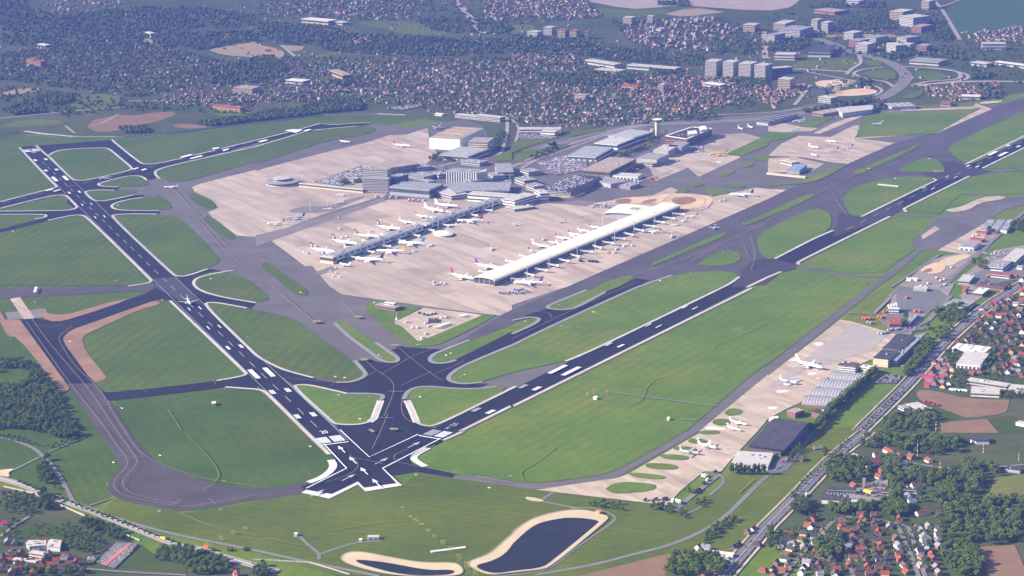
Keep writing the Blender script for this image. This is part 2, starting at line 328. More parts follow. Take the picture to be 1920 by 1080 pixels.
# grass between the pavements
sheet('grass', ['e 360,90 420,55 520,40 780,30 820,40 880,90 990,180 985,195 940,210 660,275 570,278 530,260',
  'e 740,302 770,288 940,248 1020,243 1070,253 1105,278 1120,310 1040,325 760,320', 'e 642,375 660,357 720,348 860,352 1040,345 1010,368 870,412 760,427 710,422 682,405',
  'e 838,475 853,452 960,423 1070,407 1180,387 1230,400 1310,485 1200,500 960,498 870,493', 'e 838,547 870,537 980,528 1180,531 1310,545 1400,600 1640,850 1650,890 1560,935 1440,978 1380,992 1320,992 1290,973 1060,757',
  'e 1385,375 1480,370 1600,430 1630,470 1600,490 1510,480', 'e 1505,545 1570,540 1650,590 1770,700 1740,720 1660,690'], 7, G_ISL)
sheet('grass', ['e 1160,222 1185,197 1260,173 1440,133 1920,22! b 60,1067 300,1014 380,987 600,962 820,947 900,962 890,985 820,1010 640,1040 480,1078! f 0,150! e 1920,135! 1600,225 1450,270 1310,285 1210,265',
  'z 365,530 372,518 395,510 430,511 455,520 480,537 500,552 505,563 490,567 450,562 400,550 375,542', 'f 30,905 70,890 110,900 200,975 300,1040 360,1080! j 370,5 392,40 375,62 330,62 280,40 230,0 f 150,1010 90,960',
  'i 1535,130 1560,117 1640,115 1860,158 1920,167! j 150,200 300,240 400,320 740,560 800,620 815,660 780,690 720,703 660,710 600,706 400,665 220,620 80,555 0,487! i 1920,500!'], 7, G_ISL)
sheet('grass', ['j 590,270 610,250 650,250 700,280 900,420 1020,510 1060,530 1050,555 1000,560 930,540 850,480 700,380 620,310',
  'j 815,145 850,115 930,95 1080,140! 1240,150! 1085,235! 1040,240! 1035,270! 1090,290! 1210,400! 1240,400! 1700,207! 1790,200 1800,215 1400,425 1280,440 1180,445 1130,430 1000,330 880,230',
  'j 1300,545 1330,505 1400,480 1920,285! k 120,230 190,230 200,245 160,275 0,345! j 1920,330! 1500,540 1440,565 1340,570', 'k 270,145 310,125 620,5! g 680,1045 830,1000 890,990 920,1000 900,1020 790,1080! k 700,30 520,130 430,165 340,165 285,160',
  'j 1442,690 1462,652 1542,592 1920,432! k 200,332 500,192 900,12 940,0! g 960,1080! 1050,1042 1200,992 1380,962 1600,957 1680,972 1700,995 1640,1040 k 1560,10! 1200,183 760,398 500,518 400,553 0,637! j 1700,708 1560,723 1480,713',
  'j 1125,840 1132,792 1192,757 1290,747 1450,762 1640,767 1760,747 1910,742 1720,853 1480,963 1340,1033 1290,1038 1240,1033 1190,1003 1162,930', 'j 282,750 310,732 400,732 560,767 680,797 938,802 953,822 928,870 878,988 850,1008 760,1028 640,1028 590,1023 560,1000'], 7, G_RWY)
sheet('grass', ['g 1700,610 1760,590 1920,515! h 290,378 350,378 345,395 200,465 0,550! g 1740,620', 'g 1040,905 1070,890 1560,670 1620,665 1610,690 1080,910 1050,920', 'g 1390,900 1430,870 1560,815 1680,805 1720,840 1720,870 1670,900 1560,920 1440,920',
  'g 1845,690 1920,640! h 280,500 380,490 450,510 480,560 470,640 350,708 50,862 0,868! g 1920,868 1860,830 1840,760', 'h 560,400 640,330 760,290 960,250 1150,247 1240,257 1258,270 720,543 640,543 600,520 570,450', 'h 640,215 680,190 1080,25 1140,15 1110,40 720,225 660,230',
  'h 970,200 1060,150 1150,110 1240,105 1290,140 1330,190 1320,205 1240,212 1020,215', 'z 1930,203! 1840,245 1775,275 1785,292 1812,308 1832,306 1930,256!', 'z 1620,208 1720,212 1838,203! 1752,252! 1605,258!', 'g 1600,80! 1920,-70! 1920,15! 1720,95!', 'd 170,935! 420,870! 500,880! 340,960! 250,955!', 'd 0,990! 200,1000! 220,1020! 0,1070!',
  'g 1540,240 1620,205 1700,200 1600,250', 'g 1680,170 1760,140 1840,140 1760,185', 'g 1200,370 1280,340 1340,345 1280,375', 'g 1420,350 1500,340 1640,350 1600,385 1500,390', 'g 1340,310 1420,290 1460,300 1380,330', 'g 1820,100! 1920,95! 1920,130! 1800,130!', 'h 0,300! 220,300 420,200 620,150 600,160 420,260 300,300 120,310 0,325!',
  'g 1560,310 1700,300 1760,330 1640,335'], 7, G_RWY)
sheet('grass', ['o 690,430 800,375 1060,395 1085,410 1060,445 800,470 740,460', 'o 870,320 900,308 1130,330 1160,350 1100,363 920,345', 'o 990,260 1020,237 1200,245 1250,265 1230,290 1040,282', 'o 1100,185 1140,172 1300,180 1330,200 1300,218 1150,210',
  'o 1200,130 1230,113 1340,115 1400,140 1360,150 1240,145', 'o 1315,75 1340,53 1430,58 1470,75 1440,92 1340,92', 'o 1390,10 1430,-6 1560,-4 1550,20 1430,24', 'k 1500,1005 1540,985 1630,990 1640,1020 1580,1040 1510,1030', 'k 1590,935 1640,905 1730,918 1720,950 1640,965 1600,955'], 7, G_RWY)
sheet('grass', ['l 740,0! 0,575! k 1920,565! 1780,665 1540,875 1310,1075 o 1295,0! 950,202 800,277 680,322 350,369 130,388 0,368! n 1920,368! 1680,320 1500,315 1275,268 1205,225 1190,200 1215,172 1560,2 j 1530,1082! 1920,890! k 0,900! 1800,8! g 1765,1080! 1920,1005! h 110,965! 300,950 600,990 750,1030! '], 2, G_RWY, sm=1)
sheet('grass', ['h 230,905! 925,550! 1280,553! 1080,735! 1100,790! 870,960 600,975 300,930', 'h 1025,495! 1520,248! 1700,220! 1930,200! 1930,372! 1640,380! 1450,375! 1280,530!', 'h 1620,185! 1930,32! 1930,180!'], 2, G_RWY, sm=0)
sheet('grass', ['e 0,675! 190,630 370,582 540,545 620,545 1125,1030 1080,1050 960,1065 0,1060! z -200,540! -200,470!', 'i 1185,92 1275,107 1843,645 1820,660 1620,703 1180,760 800,775 740,750 700,700 520,480 470,400 480,360 540,310 700,255 1100,110'], 2, G_ISL, sm=1)
sheet('grass', ['n 350,465! 550,505! 770,402! 820,452! 1100,410! 1200,305! 1480,350! 1920,412! o 0,412! 180,440! 1120,550! 1160,560 1500,470! q 0,0! 700,-40! 0,690! o 1640,1100! 900,1080! 180,1090! n 600,1080! 0,900! m 1300,770! 760,610! 860,500! 1100,560! 1400,610!'], 2, G_NEAR, sm=0)
sheet('grass', ['l 1650,990! 1790,950 1930,1000! 1930,1090! 1730,1090!', 'l 1190,960 1260,890 1440,960 1400,1000 1240,1000', 'l 1000,1010 1060,1000 1080,1080 980,1080', 'm 30,730! 250,690! 330,700! 200,800! 0,800!', 'm 260,760! 360,690! 620,740 500,810 250,800', 'm 890,1015! 1060,850! 1160,930 1200,975 1400,985 1400,1065!', 'q 1620,380! 1700,350! 1620,520! 1560,560!'], 3, G_DARK, sm=1)
sheet('meadow', ['q 1700,345! 1930,315! 1930,470! 1720,530 1640,520'], 3, grass('ripening_field', (.14, .15, .025), (.19, .17, .04), (.25, .19, .05)), sm=1)
sheet('ploughed_field', ['l 1110,790 1140,768! 1330,790 1480,830 1810,842! 1800,900 1780,945 1500,980 1440,960 1260,890 1130,840', 'l 1290,1010! 1640,985! 1730,1090! 1300,1090!', 'q 1560,865! 1850,850! 1925,1020! 1930,1090! 1650,1090!', 'o 480,1085! 800,1010 1100,930 1260,900 1310,912 1290,935 1180,1000 1140,1090!'], 3, FIELD, sm=1)

# bare soil beside the new taxiway, building sites
sheet('bare_soil', ['i 0,170! 40,240! 150,242! 498,720! 530,765 440,800! 430,770 350,640 130,370 60,370 0,260!', 'i 707,715! 800,690 790,655 640,480 610,370 700,325 1050,165 1210,125 1180,100 1130,107 700,262 522,322 472,380 480,410 640,640',
  'i 330,165 360,200 500,205 640,165 860,100 990,85 560,228 420,262 305,228'], 8, DIRT, sm=1)
sheet('bare_soil', ['g 720,430 880,400 1060,400 1150,375 1350,375 1500,395 1510,430 1460,475 1300,495 1200,490 1060,440 900,450', 'g 270,380! 480,360! 580,370 460,410 300,400', 'h 1130,940 1290,880 1340,920 1300,970 1180,980', 'd 440,700 700,660 830,680 800,710 600,725 460,720', 'd 340,610 560,600 560,640 380,660'], 8, pave('building_sand', (.55, .36, .22), (.66, .47, .32), stain=.3), sm=1)
sheet('bare_soil', ['h 1280,880 1360,850 1460,830 1540,840 1440,880 1380,920 1300,910', 'm 0,290! 90,280 110,285 60,310 80,345 0,335!', 'o 90,490 190,500 250,525 200,530 120,520', 'd 1580,770 1750,755 1760,770 1600,785'], 8, SAND, sm=1)
sheet('bare_soil', ['i 40,187! 340,155! 370,205! 300,226! 60,240!'], 4, OLDER, sm=0)

# shoulders of pale concrete and grey asphalt
SH = ['e 145,30! 400,300 432,322 400,335 0,437!', 'e 0,487! 380,390 480,386 510,400 575,470 578,482 540,495 480,503 0,508!', 'e 0,531! 330,530 352,543 330,556 265,566!', 'e 360,577! 540,537 620,536 660,560 1130,1020 1138,1035 1090,1052 960,1070!',
 'e 360,90 420,55 520,40 780,30 820,40 880,90 990,180 985,195 940,210 660,275 570,278 530,260 360,90', 'e 270,15! 360,95!', 'a 840,1052! e 870,0 1050,145 1090,156 1200,150 1920,-25! b 280,985! 480,930! 580,940 720,928 850,925!', 'e 1200,265! 1165,235 1162,210 1200,188 1300,160 1920,22! b 300,1012 380,985 600,962 760,948!',
 'e 1100,275! 1070,248 1020,240 940,245 740,298 735,310 770,323 890,326!', 'e 860,350! 720,347 645,357 638,372 700,428 760,433 870,415 1000,385!', 'e 1070,405! 960,420 850,450 832,475 870,496 960,503 1195,504!', 'e 1180,530! 980,527 860,533 832,548 1290,975 1320,996 1400,996 1560,940!',
 'e 1698,958! 1560,985 1470,1012 1448,1045 1465,1075 i 1490,15 1560,45 1700,80 1920,115!', 'i 1850,155! 1640,115 1560,112 1530,130 1920,508! j 80,560 220,625 430,678!', 'i 1275,100! 1840,638 1847,652 1810,668 1625,700!', 'i 1690,748! 1920,765! j 50,773 95,805 370,1080! n 500,125! 550,175!',
 'j 680,796! 560,768 400,732 310,730 278,745 560,1000 600,1028 760,1032 850,1010 885,985 935,855!', 'j 1135,850! 1170,930 1200,1010 1250,1038 1330,1043 1500,965 1920,757! k 30,742!', 'k 400,555! 500,517 760,397 1570,5! g 1640,1050 1705,1000!', 'n 1400,70! 1560,-2! j 1530,1082! 1920,888! k 0,897! 1800,4! g 1762,1080! 1920,1003! h 100,962!',
 'h 235,910! 220,898 240,882 915,547!', 'h 1040,515! 1017,492 1040,478 1510,245!', 'h 1610,185! 1930,28!', 'h 50,866! 350,710 490,652!', 'h 700,549! 1262,275! 1240,262!', 'h 1480,156! 1930,-60!', 'e 1690,960! 1750,955!', 'h 1320,207! 1240,210!']
ribbon('bare_soil', [(s, 11) for s in SH[19:22]+SH[15:16]], 7.6, pave('verge_soil', (.13, .095, .035), (.20, .14, .06), stain=.4, sc=.05), sm=2)
ribbon('runway_shoulder', [(s, 6.2) for s in SH], 8, SHO, sm=2)
ribbon('runway_shoulder', [('j 935,850! 885,985! 850,1012', 12), ('j 1133,850! 1170,930! 1205,1015', 12), ('n 1270,265! 1205,228 1178,200 1205,170 1290,125', 11), ('n 560,215! 582,250 568,290 500,345 395,384!', 12)], 9, PALE, sm=1)
sheet('runway_shoulder', ['n 340,462! 375,440! 570,472! 765,378! 812,425! 1055,391! 1000,330! 1017,330! 1097,408! 820,452! 765,400! 550,506!'], 9, PALE, sm=0)
GSH = ['j 740,550! 820,640 822,660 780,690 700,714 600,714', 'j 590,270! 700,375 850,480 930,548 1000,565 1055,562 1070,530 1020,500 900,415', 'j 1500,545! 1440,568 1340,572 1296,547 1325,505 1400,475 1600,395', 'j 1920,435! 1540,593 1455,655 1438,690 1480,716 1560,727 1700,712', 'j 1110,840! 1128,790 1190,752 1290,743 1450,758 1640,765 1800,745',
 'k 0,437! 200,337 500,197 900,17 940,0 g 1050,1040 1200,990', 'k 0,250 130,222 195,230 205,245 165,278 0,352', 'k 700,35 520,133 430,168 340,170 270,158 265,143 310,122 560,20', 'j 935,845! 955,825 938,800 690,797']
ribbon('runway_shoulder', [(s, 8) for s in GSH], 8, SHOG)
# ------------------------------------------------------------------ markings
def marks(name, polys, mat, L=10): return sheet(name, polys, L, mat, sm=0)
pol = []
for (R, n0, D, far, hw) in ((RA, 8, DA, 1, 22.5), (RB, 7, DB, 1, 20.5)):
    fade = R is RB
    q = []
    for end in ((0, 1) if far else (0,)):
        f = (lambda a, b, s0, s1: R(a, b, s0, s1)) if end == 0 else (lambda a, b, s0, s1: R(D-b, D-a, s0, s1))
        for sd_ in (-1, 1):
            for k in range(n0):                         # threshold bars
                a = 2.2+k*(hw-3.4)/n0; q.append(f(9, 39, sd_*a, sd_*(a+1.55)))
            nt = {150: 3, 300: 3, 600: 2, 750: 1, 900: 1}
            for d, n in nt.items():
                for k in range(n):
                    a = 9.5+k*2.9; q.append(f(d, d+23, sd_*a, sd_*(a+2.0)))
            q.append(f(400, 458, sd_*9, sd_*17.5))
        q.append(f(-1, 2, -hw, hw))
    cl = [R(95+k*75, 95+k*75+36, -.6, .6) for k in range(21 if fade else 0, int((D-180)/75))]
    marks('runway_marking', cl, FADED)
    marks('runway_marking', q, FADED if fade else WHITE) if not fade else None
    if fade:
        marks('runway_marking', q[:14], FADED); marks('runway_marking', q[14:], WHITE)
# edge stripes, displaced part, arrows
eA = [RA(2, DA, -23.2, -22.4), RA(2, DA, 22.4, 23.2)]
marks('runway_marking', eA, FADED)
ribbon('runway_marking', [('n 630,0! 850,205! 1215,35!', 2.0), ('n 510,107! 680,290! 378,440!', 2.0), ('n 1385,65! 950,290! 1050,388!', 2.0)], 10, WHITE, sm=0)
def arrow(t, R, o, u):
    m = R(t, t+22, -.9, .9); h = [rw(o, u, t+20, -4.2), rw(o, u, t+20, 4.2), rw(o, u, t+36, 0)]
    return [m, h]
q = []
for t in (-54, -112, -168, -226): q += arrow(t, RA, A0, UA)
marks('runway_marking', q, WHITE)
q = []
for t in (-62, -152, -240, -320): q += arrow(t, RB, B0, UB)
marks('runway_marking', q, FADED)
# the runway numbers, painted to be read on approach
def number(txt, o, u, t, s, size, mat, ang_u):
    cu = bpy.data.curves.new('n', 'FONT'); cu.body = txt; cu.size = size; cu.align_x = 'CENTER'; cu.align_y = 'CENTER'
    ob = bpy.data.objects.new('n', cu); C.objects.link(ob)
    bpy.context.view_layer.update()
    me = bpy.data.meshes.new_from_object(ob.evaluated_get(bpy.context.evaluated_depsgraph_get()))
    C.objects.unlink(ob); bpy.data.objects.remove(ob)
    r = link('runway_number', me, mat); x, y = rw(o, u, t, s)
    r.location = (x, y, layer(10)); r.rotation_euler = (0, 0, -atan2(u[0], u[1])); r.scale = (.72, 1.25, 1)
    return tag(r, kind='structure')
number('20', A0, UA, 57, 0, 17, WHITE, 0)
number('25', B0, UB, 72, 0, 17, FADED, 0); number('R', B0, UB, 52, 0, 14, FADED, 0)
number('02', A0, tuple(-x for x in UA), -DA+57, 0, 17, WHITE, 0)
# white blocks on the crossing runway
marks('runway_marking', ['e 1350,108! 1430,88! 1447,94! 1366,114!', 'e 1420,120! 1508,97! 1524,103! 1436,124!', 'e 990,200! 1030,188! 1044,191! 1004,204!', 'e 1055,207! 1090,196! 1106,200! 1070,211!', 'e 340,362! 395,348! 402,352! 345,366!', 'e 400,367! 450,352! 456,356! 406,371!',
   'b 215,990! 275,980! 350,985! 300,1008! 260,1000!', 'e 1590,42! 1640,36! 1645,42! 1600,52!', 'e 1665,57! 1710,46! 1720,51! 1680,64!', 'b 10,1075! 70,1058! 95,1062! 40,1078!', 'b 350,990! 400,980! 420,983! 380,996!'], WHITE)
ribbon('runway_marking', [(f'e {x},{459-.2435*x:.1f}! {x+60},{459-.2435*(x+60):.1f}!', 1.2) for x in range(20, 1880, 120)], 10, FADED, sm=0)
# yellow taxi lines
ribbon('taxi_line', [(s, .75) for s in ('i 200,270 500,700 600,830 800,1080 m 840,70 960,225 955,280 832,400 900,495 1200,555 1400,590 1920,490', 'i 235,240 370,430 620,720 700,820 m 880,20 1030,220 1030,260 920,370 920,430 1000,490 1200,535 1350,562', 'i 540,300 450,370 437,410 560,600 690,720 800,850 830,930 930,1080 m 990,100 1080,200 1220,265 1500,370 1920,425', 'm 1275,570! 1360,530!', 'm 1570,518! 1615,558!', 'm 1520,455! 1600,412!', 'i 250,290 380,310 470,290', 'm 960,212! 1080,206!')], 10, YELF)
ribbon('taxi_line', [(s, .8) for s in ('j 180,60 440,270 ', 'j 640,110 760,235', 'j 1075,470 1160,540 1310,660 1400,715', 'j 820,560 920,650 1000,690 1050,770 960,980', 'j 940,665 1060,595 1170,530 1330,470', 'j 1340,660 1500,600 1560,560', 'j 1120,820 1080,900 1120,1020 1300,1050', 'j 900,640 800,700 600,730 200,690', 'j 990,960 950,1060 n 870,150', 'j 555,750! 610,720!',
  'n 700,190 770,250 760,300 680,350 520,400', 'n 1140,150 1030,190 1040,240 1160,270 1500,330 1900,395', 'n 740,215 850,235 960,265', 'j 1090,750 1320,640', 'e 1220,260 1380,440 1640,780 1920,1000', 'e 1340,390 1480,540 1700,780', 'e 1440,1010 1640,990 1920,1020', 'i 1030,750! 1105,800!', 'i 1590,705! 1620,740!', 'k 0,400 560,130 940,-30',
  'g 400,1075 1920,370', 'g 860,1010 1300,880 1920,600', 'h 0,580 520,300 1140,10', 'h 480,380 540,480 600,560', 'g 1780,690 1830,850 1790,960', 'g 1340,900 1440,830 1600,760 1740,770 1770,860', 'k 140,190 280,200 300,240', 'f 0,850 200,980 560,1080', 'j 120,0 440,270')], 10, YELF)
marks('taxi_line', ['n 840,0! 870,0! 895,18! 870,25!', 'n 1000,-10! 1060,-8! 1070,4! 1010,6!', 'j 780,550! 835,545! 840,560! 790,565!', 'j 420,262! 475,260! 490,272! 430,276!', 'j 735,228! 790,226! 795,238! 745,240!', 'j 1010,443! 1070,440! 1080,450! 1015,452!', 'i 1570,1! 1575,1! 1578,10!'], YELF)
# white hold lines and worn paint on the crossing
ribbon('runway_marking', [('i 1040,-8! 1900,-8!', .1), ('j 890,992! 1030,995!', 1.0), ('j 985,795! 1110,797!', 1.0), ('e 1320,35! 1322,36!', .2)], 10, FADED, sm=0)
sheet('runway_marking', ['i 262,10! 285,8! 270,50! 250,50!'], 10, PALE, sm=0)

# ------------------------------------------------------------------ roads
ribbon('motorway', [('z -100,880! m 0,352 200,410 420,500 700,600 860,665 1100,760 1300,845 1500,880 1700,950 1920,1010 n 100,1035 160,1050', 17)], 6, ROADP)
ribbon('road_marking', [('z -100,880! m 0,352 200,410 420,500 700,600 860,665 1100,760 1300,845 1500,880 1700,950 1920,1010', .9)], 8, WHITE)
ribbon('service_road', [('m 520,470 560,545 620,570 760,612 1000,690 1300,770 1600,830 1920,892 n 300,960 560,1012 700,1040 920,1085', 7), ('z -60,818! m 0,40 120,70 250,120 320,180 400,260 480,390 550,530', 7), ('m 100,290 300,190', 5), ('m 670,555 840,500', 4), ('n 320,780 400,860 480,920 470,960', 5), ('n 480,920 620,870 760,830 930,820', 5), ('m 360,155 640,40', 3.5)], 5, ROAD)
ribbon('service_road', [('o 180,1075 600,1005 900,925 1200,850 1450,740 1600,640 1720,520 1880,360 1920,330', 7.5), ('o 180,515 480,575', 5), ('o 220,515 310,455', 5), ('o 1210,600 1300,520 1560,320', 8), ('o 1480,480 1590,390 1590,350 1540,310', 4.5), ('o 1310,615 1380,590 1420,560', 4), ('o 440,580 600,570 700,600 780,640 760,680 600,790 440,900 320,1010 180,1062 n 1740,1090', 4)], 5, ROAD)
ribbon('main_road', [('z 1340,1110! o 1590,1080! 1920,700! q 260,440 480,200 740,0! l 690,1075! 900,870 1080,690 1300,430 1600,165 1860,0! z 1960,506! 2100,420!', 17)], 6, pave('main_road_asphalt', (.13, .12, .13), (.17, .155, .165)))
ribbon('road_marking', [('z 1340,1110! o 1590,1080! 1920,700! q 260,440 480,200 740,0! l 690,1075! 900,870 1080,690 1300,430 1600,165 1860,0! z 1960,506!', 1.0)], 8, FADED)
pth = smooth(PT('z 1340,1110! o 1590,1080! 1920,700! q 260,440 480,200 740,0! l 690,1075! 900,870 1080,690 1300,430 1600,165 1860,0! z 1960,506!'), False, 2)
def offset(p, d):
    out = []
    for i in range(len(p)):
        a = p[max(i-1, 0)]; b = p[min(i+1, len(p)-1)]; l = hypot(b[0]-a[0], b[1]-a[1]) or 1
        out.append((p[i][0]+(b[1]-a[1])/l*d, p[i][1]-(b[0]-a[0])/l*d))
    return out
ribbon('pavement', [(offset(pth, 13.5), 4), (offset(pth, -13), 3)], 5, CONC2)
ribbon('street', [('q 110,1100 300,860 480,680 540,642 620,645 1040,692 1080,780 1130,960 1180,1090', 6.5), ('q 960,690 1000,760 1080,940 1130,1090', 6.5), ('q 560,820 590,920 640,1090', 6.5), ('q 860,480 780,400 840,360', 8), ('q 690,520 880,520', 10), ('q 1000,220 1200,260 1440,290 1920,250', 6), ('q 620,640 560,660', 5)], 6, ROAD)
ribbon('street', [('l 1480,290! 1300,430', 5), ('l 1640,630 1800,660 1920,655', 5), ('l 1170,770 1340,800', 5), ('l 1720,340 1920,370', 5), ('l 1200,250 1370,60', 10), ('l 1200,250 1060,330 960,560', 6), ('h 1300,1080 1560,830 1740,680 1930,500', 9), ('h 920,1080 1100,960 1290,830', 6), ('l 800,190 980,0', 6), ('l 600,190 800,205', 5), ('m 0,790 130,690 220,640', 6), ('m 0,960 100,880', 5), ('m 650,1030 900,1055 1400,1080', 5)], 6, ROAD)
sheet('parking_lot', ['l 790,720! 880,650! 1010,660! 960,720!', 'q 690,440! 800,380! 900,400! 880,510! 690,480!', 'l 830,230! 900,200! 990,190! 1180,320! 960,350!', 'q 120,190! 290,0! 360,0! 150,290! 0,340! 0,280!', 'h 1480,1000! 1740,900! 1930,880! 1930,1010! 1560,1080!', 'l 970,-10! 1280,20! 1360,80! 1180,200! 1000,180! 960,90!', 'm 720,980! 860,830! 1040,840! 860,1030!'], 5, LOT, sm=0)
sheet('cemetery_path', ['m 760,1000! 960,845! 990,842! 800,1010!'], 7, pave('red_gravel', (.42, .14, .12), (.5, .19, .16)), sm=0)
sheet('yard', ['h 1130,950! 1260,850 1480,820 1640,690! 1780,570! 1810,620! 1600,830 1450,960 1330,1085! 960,1085! 1100,975!', 'l 830,235! 930,120 900,60! 1000,-30! 1400,-30! 1340,80! 1185,205! 1060,350! 950,345!', 'h 1420,1060! 1500,960! 1700,800! 1930,760! 1930,880! 1640,1040! 1560,1085!', 'l 1440,60! 1540,-20! 1720,-20! 1580,90! 1480,130!', 'l 1160,700 1240,600 1330,500 1380,560 1320,700 1220,770', 'q 860,230! 1040,215! 1080,300! 900,300!', 'q 640,420! 900,360! 900,520! 560,530!'], 4, YARD, sm=1)
# far roads and the interchange
ribbon('motorway', [('d 360,290 440,310 520,350 640,390 760,425 860,450 960,490 1030,550 1040,590 1000,640 940,690 850,740 700,770 560,800 0,890 c 1500,920 1000,935 700,980 400,1040 z 1000,290', 40)], 4, ROAD)
ribbon('motorway', [('d 680,415 700,460 680,490 620,520 590,560', 14), ('d 860,505 720,520 650,540 640,560 760,600 880,610 940,650', 12), ('d 1000,500 1240,510 1400,530 1450,560 1440,590 1380,600 1200,610 1080,640', 14), ('d 1060,500 1300,520 1480,550 1510,580 1470,605 1300,620 1120,650', 12), ('d 1120,640 1500,610 1920,615 z 2000,155', 24), ('d 0,520 280,520 600,540', 20), ('c 1890,230 1900,440', 20), ('d 290,540 500,580 600,600 740,620', 10), ('d 800,720 860,690 840,660 780,640', 10), ('d 1440,300 1340,130 1280,40 1240,0', 14), ('d 1280,60 1440,0', 10), ('b 190,340 300,430', 12), ('d 320,640 200,790', 12)], 5, ROADP)
ribbon('road', [('z -100,256! a 0,1000 200,985 300,1010 550,1022', 9), ('a 490,945 560,1000', 8), ('a 0,890 560,830 960,805', 10), ('a 960,760 1600,750 b 0,700 500,680 900,660', 12), ('a 690,945 760,930 890,860', 7), ('c 560,300 700,360 840,400', 10), ('b 0,40 360,20 600,-20', 10), ('b 600,680 780,665', 16), ('a 1200,130 1640,115', 8), ('b 1500,0 1620,150 1700,250', 25), ('c 200,330 460,330', 14)], 4, ROADP)
ribbon('road', [('g 0,175 100,125 330,35 c 500,1065 700,1000 1050,915 1500,862 d 0,850 300,810 700,765', 9), ('g 60,160 180,120 560,-10 c 700,1010 1040,935', 7), ('f 1740,112 1560,125 1400,165 1230,200', 10), ('f 1400,200 1760,235 1920,230 g 160,130 330,70', 8), ('b 1880,880 1890,960 1860,1078 f 1850,60 1780,112', 10), ('c 0,900 60,960 30,1060 g 0,40', 8), ('g 0,215 240,225 480,200 760,130 960,60', 8), ('c 1000,960 600,1040 400,1075', 6), ('g 500,375 640,330 800,320 1000,270 1200,200', 9), ('c 0,880 500,900 1000,890', 10)], 7.3, ROADP)
ribbon('railway', [('c 300,1075 500,1020 760,960 1050,905 1500,870 1900,820', 8)], 7.2, OLDD)
# car parks and verges round the terminal
sheet('verge', ['c 0,1050 380,1000 700,960! 700,985! 300,1050! g 100,30 0,70!', 'g 0,130! 60,60 280,30 320,-20! c 260,1078! g 440,10! 330,70 220,60 120,110 60,150', 'g 780,95! 1000,20 c 1000,1050! 1080,1040 c 1120,1078 g 900,60 830,100', 'f 1760,110! 1920,40! 1920,130! 1800,130!', 'd 960,740 1140,680 1180,660 1140,740', 'd 700,450 860,455 860,500 760,505', 'd 680,550 880,510 980,560 940,610 800,590', 'd 1080,540 1240,530 1360,570 1320,600 1120,610'], 7, G_BRT, sm=1)
sheet('parking_lot', ['f 430,290! 790,165! 800,240! 640,320!', 'g 180,140! 400,90! 560,130! 560,200! 330,240! 220,200!', 'g 1290,20! 1420,-20! 1440,60! 1280,80!', 'f 1120,230! 1380,180! 1430,260! 1130,270!', 'f 1740,250! 1920,200! 1920,300! 1730,300!', 'f 1000,160! 1200,200! 1420,170! 1420,200! 1140,235!', 'c 40,1000! 360,990! 330,1040! 60,1050!', 'b 980,810! 1240,780! 1250,800! 1090,830!', 'd 560,835! 780,780! 1000,830! 640,850!'], 7, LOT, sm=0)
# ponds: a lined bank that slopes to the water
def pond(outer, inner, depth=4.0):
    a = smooth(PT(outer), True, 2); b = smooth(PT(inner), True, 2)
    if area2(a) < 0: a = a[::-1]
    if area2(b) < 0: b = b[::-1]
    def rs(p, n):
        L = [0]
        for i in range(len(p)): L.append(L[-1]+hypot(p[(i+1) % len(p)][0]-p[i][0], p[(i+1) % len(p)][1]-p[i][1]))
        return p, L
    # match by angle round the inner centroid along the loop
    m = MB(); z0 = layer(6)
    m.add([(x, y, z0) for x, y in a], [tuple(range(len(a)))])
    tag(m.build('pond_bank', SAND), kind='structure')
    m = MB(); z0 = layer(7)
    m.add([(x, y, z0) for x, y in b], [tuple(range(len(b)))])
    tag(m.build('pond_water', WATER), kind='structure')
    ribbon('pond_bank', [(a+[a[0]], 1.6)], 8, pave('basin_kerb', (.30, .25, .17), (.36, .30, .2)))
pond('n 630,960 650,925 700,905 800,905 1000,945 1200,982 1330,987 1460,985 1520,1000 1560,1045 1530,1085 1300,1090 1000,1082 700,1005', 'n 735,970 800,967 980,987 1290,1047 1440,1040 1500,1052 1440,1084 1100,1084 800,1005')
pond('n 1920,770 1850,830 1750,920 1640,960 1600,975 1588,1000 1620,1030 1700,1065 1760,1082 o 0,1062 230,1040 300,1010 700,680 725,650 700,630 560,590 400,590 180,640 60,710 0,760', 'n 1920,860 1860,930 1760,980 1670,1000 1650,1020 1700,1050 1800,1070 o 0,1050 220,1027 300,972 640,692 650,672 540,655 420,650 340,660 200,690 120,740 0,850')

# ------------------------------------------------------------------ air
m = MB(); m.box(0, 12000, -1, 33000, 33000, 1150)
hz = m.build('haze', None); hz.data.materials.clear()
hm = bpy.data.materials.new('haze'); hm.use_nodes = True; nt = hm.node_tree; nt.nodes.clear()
pv = nt.nodes.new('ShaderNodeVolumePrincipled'); mo = nt.nodes.new('ShaderNodeOutputMaterial')
pv.inputs['Color'].default_value = (.080, .120, .41, 1); pv.inputs['Density'].default_value = 7.4e-5; pv.inputs['Anisotropy'].default_value = 0.
nt.links.new(pv.outputs[0], mo.inputs['Volume']); hz.data.materials.append(hm)
tag(hz, kind='stuff')
hz.display_type = 'WIRE'
